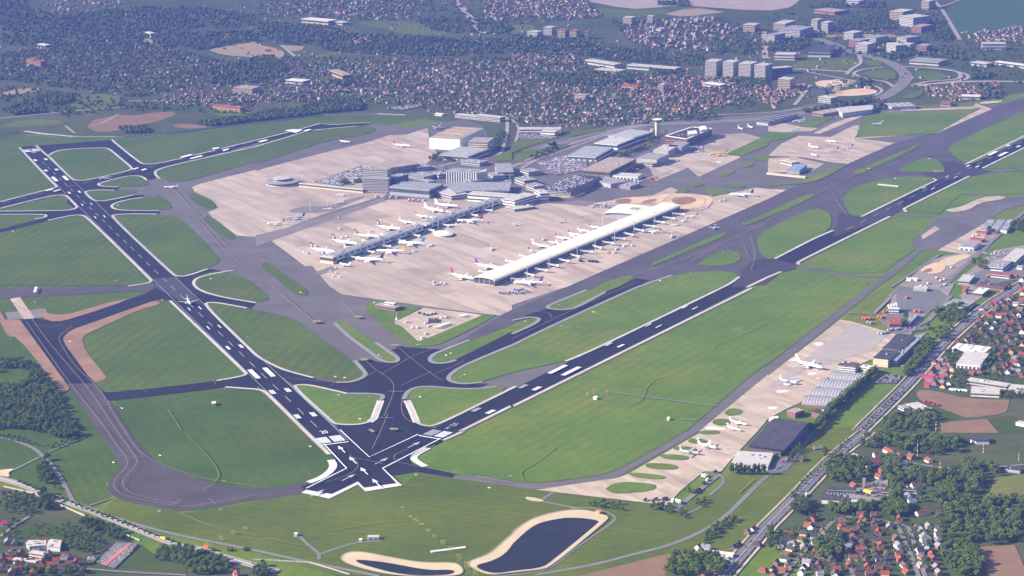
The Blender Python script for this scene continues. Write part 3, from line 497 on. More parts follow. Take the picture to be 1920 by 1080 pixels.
# ------------------------------------------------------------------ buildings
CONCW = plain('wall_concrete', (.42, .385, .35), .85, .2, .1, .2)
WHT = plain('wall_white', (.72, .70, .66), .8, .2, .06, .2)
CREAM = plain('wall_cream', (.62, .50, .34), .85, .2, .1, .2)
BRICK = plain('wall_brick', (.32, .135, .085), .9, .1, .2, .4)
DKW = plain('wall_dark_metal', (.11, .115, .135), .6, .3, .15, .2)
GRYW = plain('wall_grey_metal', (.33, .33, .335), .6, .3, .12, .2)
ORW = plain('wall_ochre', (.45, .25, .08), .85, .2, .2, .2)
GLASS = plain('window_glass', (.065, .08, .095), .15, .5, .2, .3)
R_GREY = plain('roof_grey', (.27, .265, .27), .9, .15, .2, .08)
R_LIGHT = plain('roof_light', (.46, .42, .385), .85, .2, .12, .08)
R_WHITE = plain('roof_white', (.66, .62, .57), .7, .3, .08, .1)
R_DARK = plain('roof_dark', (.055, .053, .06), .85, .2, .25, .08)
R_BROWN = plain('roof_brown', (.34, .27, .22), .9, .15, .15, .06)
R_TILE = plain('roof_red_tile', (.30, .085, .05), .9, .15, .25, .5)
R_CREAM = plain('roof_cream_metal', (.74, .66, .53), .95, .05, .06, .08)
SKYL = plain('skylight', (.44, .44, .45), .4, .4, .08, .2)
STEEL = plain('steel_grey', (.45, .45, .46), .5, .4, .1, .3)
YSTEEL = plain('steel_yellow', (.62, .40, .04), .5, .4, .1, .3)
CHIM = plain('chimney_brick', (.26, .11, .07), .9, .1, .2, .6)

def cen(q): return (sum(p[0] for p in q)/len(q), sum(p[1] for p in q)/len(q))
def sh(m, o): m.v = [(x-o[0], y-o[1], z-(o[2] if len(o) > 2 else 0)) for x, y, z in m.v]; return m
def grow(q, d):
    if area2(q) < 0: q = q[::-1]
    out = []; n = len(q)
    for i in range(n):
        a, b, c = q[i-1], q[i], q[(i+1) % n]
        e1 = ((b[0]-a[0]), (b[1]-a[1])); e2 = ((c[0]-b[0]), (c[1]-b[1]))
        l1 = hypot(*e1) or 1; l2 = hypot(*e2) or 1
        n1 = (e1[1]/l1, -e1[0]/l1); n2 = (e2[1]/l2, -e2[0]/l2)
        k = 1+n1[0]*n2[0]+n1[1]*n2[1]
        k = max(k, .3)
        out.append((b[0]+(n1[0]+n2[0])/k*d, b[1]+(n1[1]+n2[1])/k*d))
    return out
def bld(name, label, cat, poly, h, wall=CONCW, roof=R_GREY, storeys=0, vents=3, stripes=0, group=None, z0=0., door=0, square=True):
    q = [p[:2] for p in PT(poly, h)] if isinstance(poly, str) else poly
    if area2(q) < 0: q = q[::-1]
    if square and len(q) == 4:                   # nearly square corners made square (about the longest side)
        L = max(range(4), key=lambda i: hypot(q[(i+1) % 4][0]-q[i][0], q[(i+1) % 4][1]-q[i][1]))
        a, b, c, d = (q[(L+i) % 4] for i in range(4))
        u = Vector((b[0]-a[0], b[1]-a[1])).normalized(); v = Vector((-u.y, u.x))
        if area2(q) > 0:
            w = max(4, (((c[0]-b[0])*v.x+(c[1]-b[1])*v.y)+((d[0]-a[0])*v.x+(d[1]-a[1])*v.y))/2)
            s0 = min(0, ((d[0]-a[0])*u.x+(d[1]-a[1])*u.y)*.5); A = Vector(a)+u*s0*0; l = hypot(b[0]-a[0], b[1]-a[1])
            q = [tuple(A), tuple(A+u*l), tuple(A+u*l+v*w), tuple(A+v*w)]
    o = cen(q); r = empty(name, (o[0], o[1], z0), 0, label, cat, group)
    m = MB(); m.prism(q, z0, h); sh(m, (*o, z0)).build('wall', wall, r)
    m = MB(); m.prism(grow(q, .35), h, h+.7); rf = sh(m, (*o, z0)).build('roof', roof, r)
    if storeys:
        sp = (h-z0)/storeys
        for k in range(storeys):
            m = MB(); m.prism(grow(q, .14), z0+sp*k+sp*.42, z0+sp*k+sp*.86); sh(m, (*o, z0)).build('window_band', GLASS, r)
    xs = [p[0] for p in q]; ys = [p[1] for p in q]
    e = max(range(len(q)), key=lambda i: hypot(q[i][0]-q[i-1][0], q[i][1]-q[i-1][1]))
    a, b = q[e-1], q[e]; L = hypot(b[0]-a[0], b[1]-a[1]); u = ((b[0]-a[0])/L, (b[1]-a[1])/L); v = (-u[1], u[0])
    D = max((p[0]-a[0])*v[0]+(p[1]-a[1])*v[1] for p in q); an = atan2(u[1], u[0])
    for k in range(vents):
        t, s = rnd.uniform(.12, .88)*L, rnd.uniform(.2, .8)*D
        m = MB(); sz = min(rnd.uniform(2, 6), L*.2, D*.35)
        m.box(a[0]+u[0]*t+v[0]*s, a[1]+u[1]*t+v[1]*s, h+.7, sz, sz*rnd.uniform(.5, .9), rnd.uniform(.8, 2.4), an)
        sh(m, (*o, z0)).build('roof_vent', STEEL if k % 2 else CONCW, r)
    for k in range(stripes):
        t = (k+.5)/stripes*L
        m = MB(); m.box(a[0]+u[0]*t+v[0]*D/2, a[1]+u[1]*t+v[1]*D/2, h+.7, min(2.6, L/stripes*.4), D*.86, .45, an)
        sh(m, (*o, z0)).build('skylight', SKYL, r)
    if door:
        fr = min(((q[i-1], q[i]) for i in range(len(q))), key=lambda s: s[0][1]+s[1][1])
        for k in range(door):
            t = (k+.5)/door; x = fr[0][0]+(fr[1][0]-fr[0][0])*t; y = fr[0][1]+(fr[1][1]-fr[0][1])*t
            w = hypot(fr[1][0]-fr[0][0], fr[1][1]-fr[0][1])/door*.62
            m = MB(); m.box(x, y, z0, w, .5, min(h*.62, 7), atan2(fr[1][1]-fr[0][1], fr[1][0]-fr[0][0]))
            sh(m, (*o, z0)).build('door', DKW, r)
    return r
def vault(name, label, cat, P0, P1, w, hw, hr, roofm, wallm, n=14, ends=True, over=1.5, group=None, ribs=0, prof=None, endm=None):
    P0, P1 = Vector(P0), Vector(P1); d = (P1-P0); L = d.length; d /= L; s = Vector((d.y, -d.x))
    r = empty(name, (P0.x, P0.y, 0), 0, label, cat, group)
    pr = prof or [(-cos(pi*i/n), sin(pi*i/n)) for i in range(n+1)]
    def ring(t, k, dz=0): return [tuple((P0+d*t+s*(a*w/2*k)).to_3d()+Vector((0, 0, hw+b*(hr-hw)+dz))) for a, b in pr]
    m = MB(); N = len(pr)
    A, B, A2, B2 = ring(-over, 1.03, .5), ring(L+over, 1.03, .5), ring(-over, 1.0, -.1), ring(L+over, 1.0, -.1)
    m.add(A+B+A2+B2, [(i, N+i, N+i+1, i+1) for i in range(N-1)]+[(2*N+i, 2*N+i+1, 3*N+i+1, 3*N+i) for i in range(N-1)]
          + [(i, i+1, 2*N+i+1, 2*N+i) for i in range(N-1)]+[(N+i, 3*N+i, 3*N+i+1, N+i+1) for i in range(N-1)]+[(0, 2*N, 3*N, N), (N-1, 2*N-1, 4*N-1, 3*N-1)])
    sh(m, (P0.x, P0.y)).build('roof', roofm, r)
    for t, f in ((0, 1), (L, -1)):
        m = MB(); R_ = ring(t, .985, -.3); q0, q1 = R_[0], R_[-1]
        m.add(R_+[(q0[0], q0[1], 0), (q1[0], q1[1], 0)], [tuple(range(N))+(N+1, N) if f < 0 else (N,)+(N+1,)+tuple(range(N-1, -1, -1))])
        sh(m, (P0.x, P0.y)).build('end_wall', endm or wallm, r)
    for k in (-1, 1):
        m = MB(); a = P0+s*(k*w/2*.985); b = P1+s*(k*w/2*.985)
        m.add([(a.x, a.y, 0), (b.x, b.y, 0), (b.x, b.y, hw), (a.x, a.y, hw)], [(0, 1, 2, 3)])
        sh(m, (P0.x, P0.y)).build('side_wall', wallm, r)
    for k in range(ribs):
        t = (k+.5)/ribs*L; g = ring(t-.8, 1.03, .56); h2 = ring(t+.8, 1.03, .56)
        i0, i1 = int(N*.40), int(N*.90)
        m = MB(); m.add(g[i0:i1]+h2[i0:i1], [(i, i+i1-i0, i+i1-i0+1, i+1) for i in range(i1-i0-1)])
        sh(m, (P0.x, P0.y)).build('skylight', SKYL, r)
    return r
UBr = (UB[1], -UB[0])
# the long pier under a cream vault
E0 = Vector(gp(928.75, 528, 10)); dB = Vector((.5236, .8520)); nB = Vector((.8520, -.5236))
pc = E0-nB*24.5
pb = vault('boarding_pier', 'long boarding pier under a pale cream curved roof, nearer of the two piers', 'terminal', pc, pc+dB*790, 49, 12.3, 15.8, R_CREAM, GLASS, 16, over=5)
for sd_ in (-1, 1):
    for k in range(2):
        m = MB(); c0 = pc+dB*395+nB*(sd_*24.6); m.box(c0.x, c0.y, 4+k*5, 786, .9, .9, atan2(dB.y, dB.x)); sh(m, (pc.x, pc.y)).build('floor_edge', CONCW, pb)
    m = MB(); c0 = pc+dB*395+nB*(sd_*25.0); m.box(c0.x, c0.y, 11.8, 800, 2.2, .9, atan2(dB.y, dB.x)); sh(m, (pc.x, pc.y)).build('eave', WHT, pb)
m = MB(); c0 = pc-dB*.6; m.box(c0.x, c0.y, 0, 1, 44, 2.2, atan2(dB.y, dB.x)); sh(m, (pc.x, pc.y)).build('plinth', CONCW, pb)
for k in (-1, 0, 1):
    m = MB(); c0 = pc-dB*.8+nB*(k*12); m.box(c0.x, c0.y, 2, .6, .8, 11, atan2(dB.y, dB.x)); sh(m, (pc.x, pc.y)).build('mullion', STEEL, pb)
h0 = Vector(gp(1132, 404, 14)); h1 = Vector(gp(1205, 404, 14))
hd = Vector((.38, .925)).normalized(); hc = Vector(gp(960+825/4, 270+522/4, 13))
vh = vault('terminal_hall', 'low vaulted hall with a pale roof joined to the far end of the cream pier', 'terminal', hc, hc+hd*88, 84, 10, 14.8, R_CREAM, GRYW, 14, over=4)
for k in range(3):
    m = MB(); q_ = hc+hd*(40+k*9)+Vector((hd.y, -hd.x))*12; m.box(q_.x, q_.y, 14.3, 6, 20, 1.2, atan2(hd.y, hd.x)); sh(m, (hc.x, hc.y)).build('skylight', R_GREY, vh)
m = None
# the flat-roofed pier
a0 = Vector(gp(629, 481, 14)); dA = dB; nA = nB
def prect(p, d, n, t0, t1, s0, s1): return [tuple(p+d*t0+n*s0), tuple(p+d*t0+n*s1), tuple(p+d*t1+n*s1), tuple(p+d*t1+n*s0)]
pa = bld('boarding_pier', 'long flat grey-roofed boarding pier with white framed sides, farther of the two piers', 'terminal', prect(a0, dA, nA, 0, 650, -22, 0), 15, WHT, R_GREY, 0, 0)
ao = pa.location
for sd_, s in ((1, .1), (-1, -22.1)):
    for k in range(30):
        m = MB(); c0 = a0+dA*(18+k*21)+nA*s; m.box(c0.x, c0.y, 8.6, 14.5, .6, 3.2, atan2(dA.y, dA.x)); sh(m, ao).build('window_band', GLASS, pa)
    m = MB(); c0 = a0+dA*325+nA*s; m.box(c0.x, c0.y, 0, 640, .7, 4.4, atan2(dA.y, dA.x)); sh(m, ao).build('undercroft', GLASS, pa)
for k in range(9):
    m = MB(); c0 = a0+dA*(40+k*70)+nA*(-11); m.box(c0.x, c0.y, 15.7, 16, 4, 1.6, atan2(dA.y, dA.x)); sh(m, ao).build('roof_vent', R_LIGHT, pa)
bld('terminal_block', 'cream end block closing the near end of the flat grey pier', 'terminal', prect(a0, dA, nA, -13, -.3, -30, 3), 15, CREAM, R_LIGHT, 1, 2)
bld('terminal_block', 'short white block astride the middle of the flat grey pier', 'terminal', prect(a0, dA, nA, 330, 352, -30, 6), 16, WHT, R_LIGHT, 1, 1)

B = bld
B('terminal_building', 'white connector terminal at the far end of the flat grey pier', 'terminal', 'f 1585,375! 1640,350! 1930,378! 1930,400!', 17, WHT, R_LIGHT, 2, 5)
B('terminal_building', 'white stepped terminal wing beside the apron car park', 'terminal', 'g 0,388! 150,352! 185,378! 20,425!', 18, WHT, R_LIGHT, 3, 4)
B('terminal_building', 'white glazed end block of the stepped terminal wing', 'terminal', 'g 165,343! 200,326! 255,348! 212,374!', 20, WHT, R_LIGHT, 3, 2)
B('canopy_building', 'low dark-fronted building on the apron below the white terminal', 'terminal', 'g 0,468! 140,453! 172,470! 20,492!', 6, GRYW, R_LIGHT, 1, 2)
B('office_tower', 'front slab of the old terminal offices, ten storeys with strip windows', 'office block', 'f 800,264! 815,250! 1000,252! 992,268!', 33, CONCW, R_GREY, 9, 4)
B('office_tower', 'tallest rear slab of the old terminal offices with pale ribs', 'office block', 'f 797,188! 812,174! 990,180! 984,198!', 50, CONCW, R_GREY, 12, 4)
B('departure_hall', 'broad grey departure hall with slanting white roof ribs', 'terminal', 'f 1000,320! 1180,285! 1440,300! 1300,345!', 20, GRYW, R_GREY, 1, 4, 7)
B('terminal_annex', 'low grey annex right of the ribbed departure hall', 'terminal', 'f 1305,355! 1420,325! 1590,372! 1500,392!', 11, GRYW, R_LIGHT, 2, 5)
B('terminal_roof_deck', 'wide flat grey terminal deck behind the white connector', 'terminal', 'f 1395,305! 1560,285! 1915,290! 1900,350! 1600,348! 1500,372!', 13, GRYW, R_GREY, 1, 10, square=False)
B('office_block', 'dark blue office block between departure hall and tower slabs', 'office block', 'f 1000,246! 1080,214! 1142,226! 1042,258!', 26, DKW, R_GREY, 6, 2)
B('parking_garage', 'long grey parking garage behind the old terminal offices', 'garage', 'f 850,168! 990,122! 1170,128! 1215,152! 1000,182!', 17, GRYW, R_BROWN, 5, 3, square=False)
B('parking_garage', 'low parking garage between offices and hotel', 'garage', 'f 1140,232! 1220,205! 1320,222! 1260,250!', 10, GRYW, R_GREY, 3, 3)
ht = B('hotel', 'dark hotel with white vertical ribs behind the terminal', 'hotel', 'f 1430,205! 1520,183! 1725,190! 1650,217!', 29, DKW, R_GREY, 0, 4)
q = [p[:2] for p in PT('f 1430,205! 1520,183! 1725,190! 1650,217!', 29)]
for a, b in ((q[0], q[3]), (q[3], q[2])):
    for k in range(13):
        t = k/12; m = MB(); m.box(a[0]+(b[0]-a[0])*t, a[1]+(b[1]-a[1])*t, 0, 2.0, 2.0, 29.5, atan2(b[1]-a[1], b[0]-a[0])); sh(m, ht.location).build('rib', WHT, ht)
B('control_annex', 'pale grey slab-roofed block right of the hotel', 'building', 'f 1790,148! 1900,138! 1930,186! 1815,215!', 15, CONCW, R_GREY, 2, 2)
B('cargo_hall', 'long cargo hall with striped flat roof and cream front', 'warehouse', 'f 1385,86! 1480,30! 1750,36! 1590,97!', 13, CREAM, R_GREY, 1, 3, 9, door=5)
B('office_block', 'brown office block between the white hangar and cargo hall', 'office block', 'b 1590,1066! 1640,1030! 1765,1050! 1722,1080!', 27, CREAM, R_BROWN, 5, 4)
hg = B('hangar', 'big white hangar with yellow roof trusses, left of the cargo hall', 'hangar', 'b 1287,1022! 1520,952! 1712,964! 1530,1046!', 30, WHT, R_BROWN, 0, 0, 5)
q = [p[:2] for p in PT('b 1330,1018! 1520,960! 1690,968! 1530,1034!', 30)]
for k in range(3):
    t = .15+.35*k; a = Vector(q[0]).lerp(Vector(q[1]), t); b = Vector(q[3]).lerp(Vector(q[2]), t)
    m = MB()
    for z in (33, 36): m.bar((a.x, a.y, z), (b.x, b.y, z), .5, 4)
    for j in range(9):
        c0 = a.lerp(b, j/8); m.bar((c0.x, c0.y, 30), (c0.x, c0.y, 36), .35, 4)
    sh(m, hg.location).build('roof_truss', YSTEEL, hg)
# round satellite
sx, sy = gp(530, 345.5); sat = empty('satellite_terminal', (sx, sy, 0), 0, 'round two-tier satellite building on the left apron with a thin mast', 'terminal')
m = MB(); m.cyl(0, 0, 0, 8, 40, 40, 40); m.build('wall', CONCW, sat)
m = MB(); m.cyl(0, 0, 4, 6.6, 40.25, 40.25, 40); m.build('window_band', GLASS, sat)
m = MB(); m.cyl(0, 0, 8, 9, 42, 41, 40); m.build('roof', R_GREY, sat)
m = MB(); m.cyl(-3, 5, 9, 14, 20, 19, 32); m.build('upper_tier', CONCW, sat)
m = MB(); m.cyl(-3, 5, 10.5, 12.6, 20.2, 19.7, 32); m.build('window_band', GLASS, sat)
m = MB(); m.cyl(-3, 5, 14, 14.8, 21, 20.5, 32); m.build('roof', R_LIGHT, sat)
m = MB(); m.cyl(-3, 8, 14.8, 36, .8, .3, 8); m.build('mast', STEEL, sat)
p0 = Vector(gp(562, 350)); p1 = Vector(gp(682, 362)); dd = (p1-p0).normalized(); nn = Vector((dd.y, -dd.x))
B('walkway', 'long cream covered walkway from the round satellite to the offices', 'walkway', prect(p0, dd, nn, 0, (p1-p0).length, -4, 4), 9, CREAM, R_LIGHT, 1, 0)
# oval white pavilion
ox, oy = gp(831, 441); pav = empty('pavilion', (ox, oy, 0), atan2(dB.y, dB.x)+.9, 'low white oval pavilion on the apron beside the flat grey pier', 'pavilion')
m = MB(); m.cyl(0, 0, 0, 5, 26, 25, 24); m.v = [(x*1.05, y*.75, z) for x, y, z in m.v]; m.build('wall', CONCW, pav)
m = MB(); m.cyl(0, 0, 5, 7, 28, 17, 24); m.v = [(x*1.05, y*.75, z) for x, y, z in m.v]; m.build('roof', R_WHITE, pav)
# cargo side
B('warehouse', 'large brown-roofed warehouse with ochre front by the cargo apron', 'warehouse', 'g 535,192! 720,102! 930,112! 735,207!', 18, ORW, R_BROWN, 1, 5, door=6)
B('shed', 'long low shed with pale roof before the brown warehouse', 'shed', 'g 755,236! 800,210! 965,228! 942,247!', 9, WHT, R_LIGHT, 0, 1, door=7)
pk = B('parking_garage', 'open-deck parking garage covered with parked cars', 'garage', 'g 235,336! 470,230! 625,270! 400,368!', 15, GRYW, R_DARK, 4, 0)
B('shed', 'grey flat shed beside the open-deck garage', 'shed', 'g 595,268! 690,240! 812,270! 740,302!', 10, GRYW, R_GREY, 0, 3)
B('hangar', 'pale grey hangar at the head of the cargo apron', 'hangar', 'g 970,92! 1040,58! 1175,78! 1085,118!', 17, CONCW, R_GREY, 0, 3)
B('hangar', 'second grey hangar behind the pale one at the cargo apron', 'hangar', 'g 1060,48! 1140,5! 1230,18! 1165,62!', 17, CONCW, R_LIGHT, 0, 2)
B('hangar', 'third dark-roofed hangar of the cargo apron row', 'hangar', 'g 1180,10! 1240,-20! 1330,-10! 1270,25!', 17, GRYW, R_GREY, 0, 2)
B('freight_hall', 'wide freight hall with striped roof beside the railway', 'warehouse', 'g 415,88! 550,15! 760,38! 612,100!', 12, WHT, R_GREY, 1, 3, 8, door=5)
B('freight_hall', 'pale ribbed freight hall left of the control tower', 'warehouse', 'c 600,1078! 740,1030! 925,1036! 790,1088!', 13, WHT, R_LIGHT, 1, 2, 8)
B('freight_hall', 'dark ribbed freight hall nearest the control tower', 'warehouse', 'c 720,1018! 880,970! 1045,990! 925,1036!', 14, WHT, R_GREY, 1, 2, 10)
ob = B('terminal_annex', 'white-rimmed dark-roofed building right of the control tower', 'building', 'c 1155,1022! 1350,956! 1500,966! 1310,1046!', 20, BRICK, R_DARK, 3, 3)
for s in ('c 1318,992! 1380,984! 1392,1008! 1322,1016!', 'c 1405,956! 1448,950! 1468,974! 1412,986!'):
    m = MB(); m.prism([p[:2] for p in PT(s, 24)], 20, 27); sh(m, ob.location).build('roof_house', WHT, ob)
q = [p[:2] for p in PT('c 1155,1022! 1350,956! 1500,966! 1310,1046!', 20)]
m = MB()
for a, b in zip(q, q[1:]+q[:1]):
    a, b = Vector(a), Vector(b); c0 = (a+b)/2; m.box(c0.x, c0.y, 20.7, (b-a).length, 5, 1.2, atan2((b-a).y, (b-a).x))
sh(m, ob.location).build('parapet', WHT, ob)
# control tower
tx, ty = gp(1233, 254); ct = empty('control_tower', (tx, ty, 0), 0, 'cream control tower with a wide dark cab beside the freight halls', 'control tower')
m = MB(); m.box(0, 0, 0, 11, 11, 36, .3); m.build('shaft', CREAM, ct)
m = MB(); m.cyl(0, 0, 36, 39, 7, 12, 12); m.build('cab_base', CONCW, ct)
m = MB(); m.cyl(0, 0, 39, 43, 11, 12.5, 12); m.build('cab_glass', GLASS, ct)
m = MB(); m.cyl(0, 0, 43, 44.5, 13, 12, 12); m.build('roof', WHT, ct)
m = MB(); m.cyl(0, 0, 44.5, 56, .4, .2, 6); m.build('antenna', STEEL, ct)
for dx, lab in ((-14, 'left'), (22, 'right')):
    m = MB(); m.box(dx, 3, 0, 7, 7, 17, .3); m.build('stair_tower', CREAM, ct)
B('warehouse', 'long white warehouse at the edge of the red-roofed town', 'warehouse', 'c 30,970! 60,955! 370,955! 335,973!', 14, WHT, R_LIGHT, 2, 3, door=6)
B('warehouse', 'short white warehouse before the long one at the town edge', 'warehouse', 'c 215,985! 240,972! 330,975! 320,992!', 13, WHT, R_LIGHT, 2, 1)
B('shed', 'long dark shed beside the far taxiway', 'shed', 'd 0,892! 150,842! 222,860! 0,922!', 9, GRYW, R_DARK, 0, 0, 6)
B('airport_office', 'white strip-windowed building with rounded end by the motorway', 'office block', 'd 512,812! 600,800! 790,790! 780,822! 560,850!', 13, WHT, R_LIGHT, 3, 3, square=False)
B('shed', 'brown brick shed left of the rounded white office', 'shed', 'd 330,840! 500,812! 540,832! 380,862!', 9, BRICK, R_BROWN, 1, 2)
B('warehouse', 'grey warehouse under the motorway curve', 'warehouse', 'd 875,775! 1060,768! 1065,800! 885,805!', 9, GRYW, R_GREY, 0, 2, 4)
B('workshop', 'bluish workshop in the cargo compound', 'workshop', 'h 140,192! 205,150! 292,156! 235,200!', 10, GRYW, plain('roof_blue', (.20, .27, .38), .7, .3, .1, .2), 0, 2)
B('workshop', 'small sandy workshop behind the bluish one', 'workshop', 'h 92,122! 120,110! 205,125! 180,142!', 8, CREAM, R_LIGHT, 1, 1)
B('barrier_wall', 'long low sandy blast wall below the cargo compound', 'wall', 'h 0,220! 0,214! 290,244! 290,250!', 3.5, CREAM, CREAM, 0, 0)
B('barrier_wall', 'orange and white striped sign board lying across the long green island', 'board', 'h 832,306! 832,300! 985,316! 985,322!', 2.5, ORW, R_WHITE, 0, 0)
# four towers
for k, (s, lab) in enumerate((('c 1455,455! 1510,438! 1582,446! 1532,464!', 'first from the left'), ('c 1590,462! 1640,446! 1712,454! 1660,470!', 'second from the left'), ('c 1712,470! 1765,456! 1845,464! 1790,482!', 'third from the left'), ('c 1825,486! 1875,470! 1955,478! 1900,494!', 'last on the right'))):
    B('office_tower', f'grey glass office tower, {lab} of four alike in the hazy suburb', 'office tower', s, 46, CONCW, R_LIGHT, 11, 2, group='four grey office towers')
# fire station and depot
B('fire_station', 'small brick fire station with white roof box beside the apron', 'fire station', 'j 893,130! 935,112! 1085,138! 1050,150!', 7, BRICK, R_BROWN, 1, 1, door=7)
B('watch_room', 'white upper room standing on the brick fire station roof', 'building', 'j 960,112! 975,104! 1040,108! 1035,120!', 11, WHT, R_WHITE, 1, 0, z0=7.7)
# military side
for i in range(4):
    L = Vector(gp(1440+(290+i*70)/4, 540+(865-i*61.7)/4)); Rr = Vector(gp(1440+(490+i*71.7)/4, 540+(880-i*60)/4))
    d = (Rr-L).normalized(); L2 = L-d*4; R2 = L2+d*56
    vault('hangar', 'grey barrel-roofed hangar with skylight strips, ' + ('nearest', 'second nearest', 'third nearest', 'farthest')[i]+' of four alike', 'hangar', L2, R2, 44, 3, 11, plain('roof_zinc', (.23, .215, .225), .6, .3, .1, .1), BRICK, 14, over=.5, group='four barrel-roofed hangars', ribs=11)
hf, hb = Vector(gp(1436, 851)), Vector(gp(1489, 803)); hv = (hb-hf); hw_ = hv.length; hv /= hw_; hx = Vector((hv.y, -hv.x)); hm_ = (hf+hb)/2
vault('hangar', 'huge hangar with a dark wave-shaped roof beside the poplar hedge', 'hangar', hm_-hx*27, hm_+hx*27, hw_, 9, 17, R_DARK, DKW, 14, over=2, endm=DKW,
      prof=[(-1, .15), (-.93, .55), (-.8, .88), (-.6, 1), (-.35, .97), (-.1, .8), (.12, .55), (.35, .32), (.6, .18), (.82, .1), (1, .05)])
fr_ = bld('hangar_annex', 'tan window-fronted lean-to along the near side of the wave-roofed hangar', 'building', [tuple(hf-hv*1-hx*26), tuple(hf-hv*1+hx*26), tuple(hf-hv*7+hx*26), tuple(hf-hv*7-hx*26)], 7.5, plain('wall_tan', (.30, .22, .14), .9), R_DARK, 1, 0)
wl = B('workshop', 'low white flat-roofed workshop in front of the dark wave-roofed hangar', 'workshop', 'o 1642,215! 1705,140! 1960,160! q -2,262!', 6, WHT, R_LIGHT, 0, 4, 3)
B('hangar', 'dark-roofed square hangar, larger of two joined at the apron edge', 'hangar', 'l 880,446! 962,350! 1097,356! 972,466!', 14, CREAM, R_DARK, 0, 1)
B('hangar', 'dark-roofed hangar with a cream front, smaller of two joined', 'hangar', 'l 790,522! 862,462! 972,472! 900,538!', 14, CREAM, R_DARK, 0, 1)
B('hangar_annex', 'long grey office annex along the dark-roofed hangars', 'office block', 'l 905,540! 1100,360! 1188,338! 968,546!', 10, GRYW, R_GREY, 2, 8, square=False)
B('office_block', 'white two-storey office with brown roof at the apron edge', 'office block', 'l 525,577! 560,552! 672,562! 655,590!', 11, WHT, plain('roof_maroon', (.13, .07, .06), .9, .1, .2, .3), 3, 2)
B('office_block', 'cream flat-roofed pavilion beside the white two-storey office', 'office block', 'l 692,590! 722,574! 812,592! 785,612!', 9, CREAM, R_WHITE, 2, 1)
B('office_block', 'tan brick office, left of two below the barrel hangars', 'office block', 'l 140,922! 200,902! 272,915! 205,938!', 9, BRICK, R_BROWN, 3, 1)
B('office_block', 'red brick office, right of two below the barrel hangars', 'office block', 'l 325,925! 372,908! 432,922! 402,946!', 10, BRICK, R_DARK, 3, 1)
st = B('training_tower', 'white stepped training building with upright fins', 'building', 'l 892,150! 915,132! 982,136! 982,160!', 9, WHT, R_WHITE, 2, 0)
for k in range(4):
    m = MB(); x, y = gp(1440+(905+k*19)/4, 540+150/4, 9); m.prism([(x, y), (x+1.4, y), (x+1.4, y+12), (x, y+12)], 9, 13+k*1.2); sh(m, st.location).build('fin', WHT, st)
B('depot', 'red-roofed depot behind the military apron vehicles', 'depot', 'l 905,238! 985,222! 1002,272! 912,284!', 7, BRICK, R_TILE, 1, 1)
B('shed', 'long narrow grey shed beside the red-roofed depot', 'shed', 'l 1038,252! 1095,190! 1132,198! 1062,268!', 6, GRYW, R_GREY, 1, 0)
B('warehouse', 'white warehouse across the main road, farther of two joined', 'warehouse', 'l 1380,452! 1420,417! 1650,440! 1632,482!', 7, WHT, R_WHITE, 0, 0, 3, door=5)
B('warehouse', 'white warehouse across the main road, nearer of two joined', 'warehouse', 'l 1403,562! 1488,486! 1660,490! 1592,582!', 8, WHT, R_LIGHT, 0, 0, 6, door=6)
B('showroom', 'flat dark-walled showroom beside the ploughed field', 'showroom', 'l 1030,872! 1080,850! 1218,888! 1138,920!', 6, DKW, R_LIGHT, 1, 2)
B('showroom_annex', 'small white annex left of the dark-walled showroom', 'building', 'l 975,885! 1000,868! 1040,884! 1020,905!', 5, WHT, R_GREY, 1, 0)
B('school', 'light flat-roofed school wing with a dark strip', 'school', 'l 1490,692! 1525,676! 1812,714! 1790,738!', 6, CONCW, R_LIGHT, 1, 3)
B('school', 'light flat-roofed school wing nearest the ploughed field', 'school', 'l 1520,786! 1600,742! 1750,752! 1735,798!', 6, WHT, R_LIGHT, 1, 3)
B('school', 'long plain school hall at the right edge', 'school', 'l 1800,760! 1830,722! 1960,735! 1960,775!', 6, CONCW, R_LIGHT, 0, 2)
B('farm_shed', 'pale pink farm shed at the edge of the green field', 'shed', 'l 1858,1010! 1880,1000! 1960,1005! 1960,1030!', 5, WHT, R_LIGHT, 0, 0)
B('farm_barn', 'dark flat-roofed barn behind the ploughed field', 'barn', 'q 1480,42! 1560,28! 1660,38! 1660,70! 1560,72!', 5, WHT, R_DARK, 0, 0, square=False)
B('depot', 'grey flat-roofed depot with white front by the main road', 'depot', 'l 1310,132! 1390,82! 1562,92! 1500,142!', 7, WHT, R_GREY, 1, 3)
B('shop', 'red-walled shop with white roof facing the main road', 'shop', 'l 1532,40! 1580,3! 1662,5! 1610,44!', 7, BRICK, R_WHITE, 1, 1)
B('shed', 'grey metal shed at the head of the small works yard', 'shed', 'l 1090,2! 1110,-12! 1195,-10! 1190,10!', 6, GRYW, R_LIGHT, 0, 1)
B('depot', 'long grey depot with pale roof by the right edge', 'depot', 'h 1745,858! 1880,786! 1960,792! 1860,880!', 9, WHT, R_LIGHT, 1, 3)
B('depot', 'grey depot in front of the long pale-roofed one', 'depot', 'h 1640,908! 1722,866! 1832,880! 1762,932!', 8, WHT, R_GREY, 1, 3)
B('depot', 'small pale-roofed depot near the round tree', 'depot', 'h 1430,1010! 1480,975! 1552,986! 1512,1032!', 7, CONCW, R_LIGHT, 1, 1)
B('warehouse', 'grey warehouse with white doors near the sand heap', 'warehouse', 'h 1442,762! 1492,726! 1592,736! 1542,778!', 8, WHT, R_GREY, 0, 1, door=3)
for k in range(3):
    x = k*75
    B('shed', 'narrow white-striped shed, '+('left', 'middle', 'right')[k]+' of three side by side', 'shed', f'h {1590+x},642! {1655+x},566! {1700+x},570! {1640+x},648!', 7, WHT, R_GREY, 0, 0, 2, group='three striped sheds')
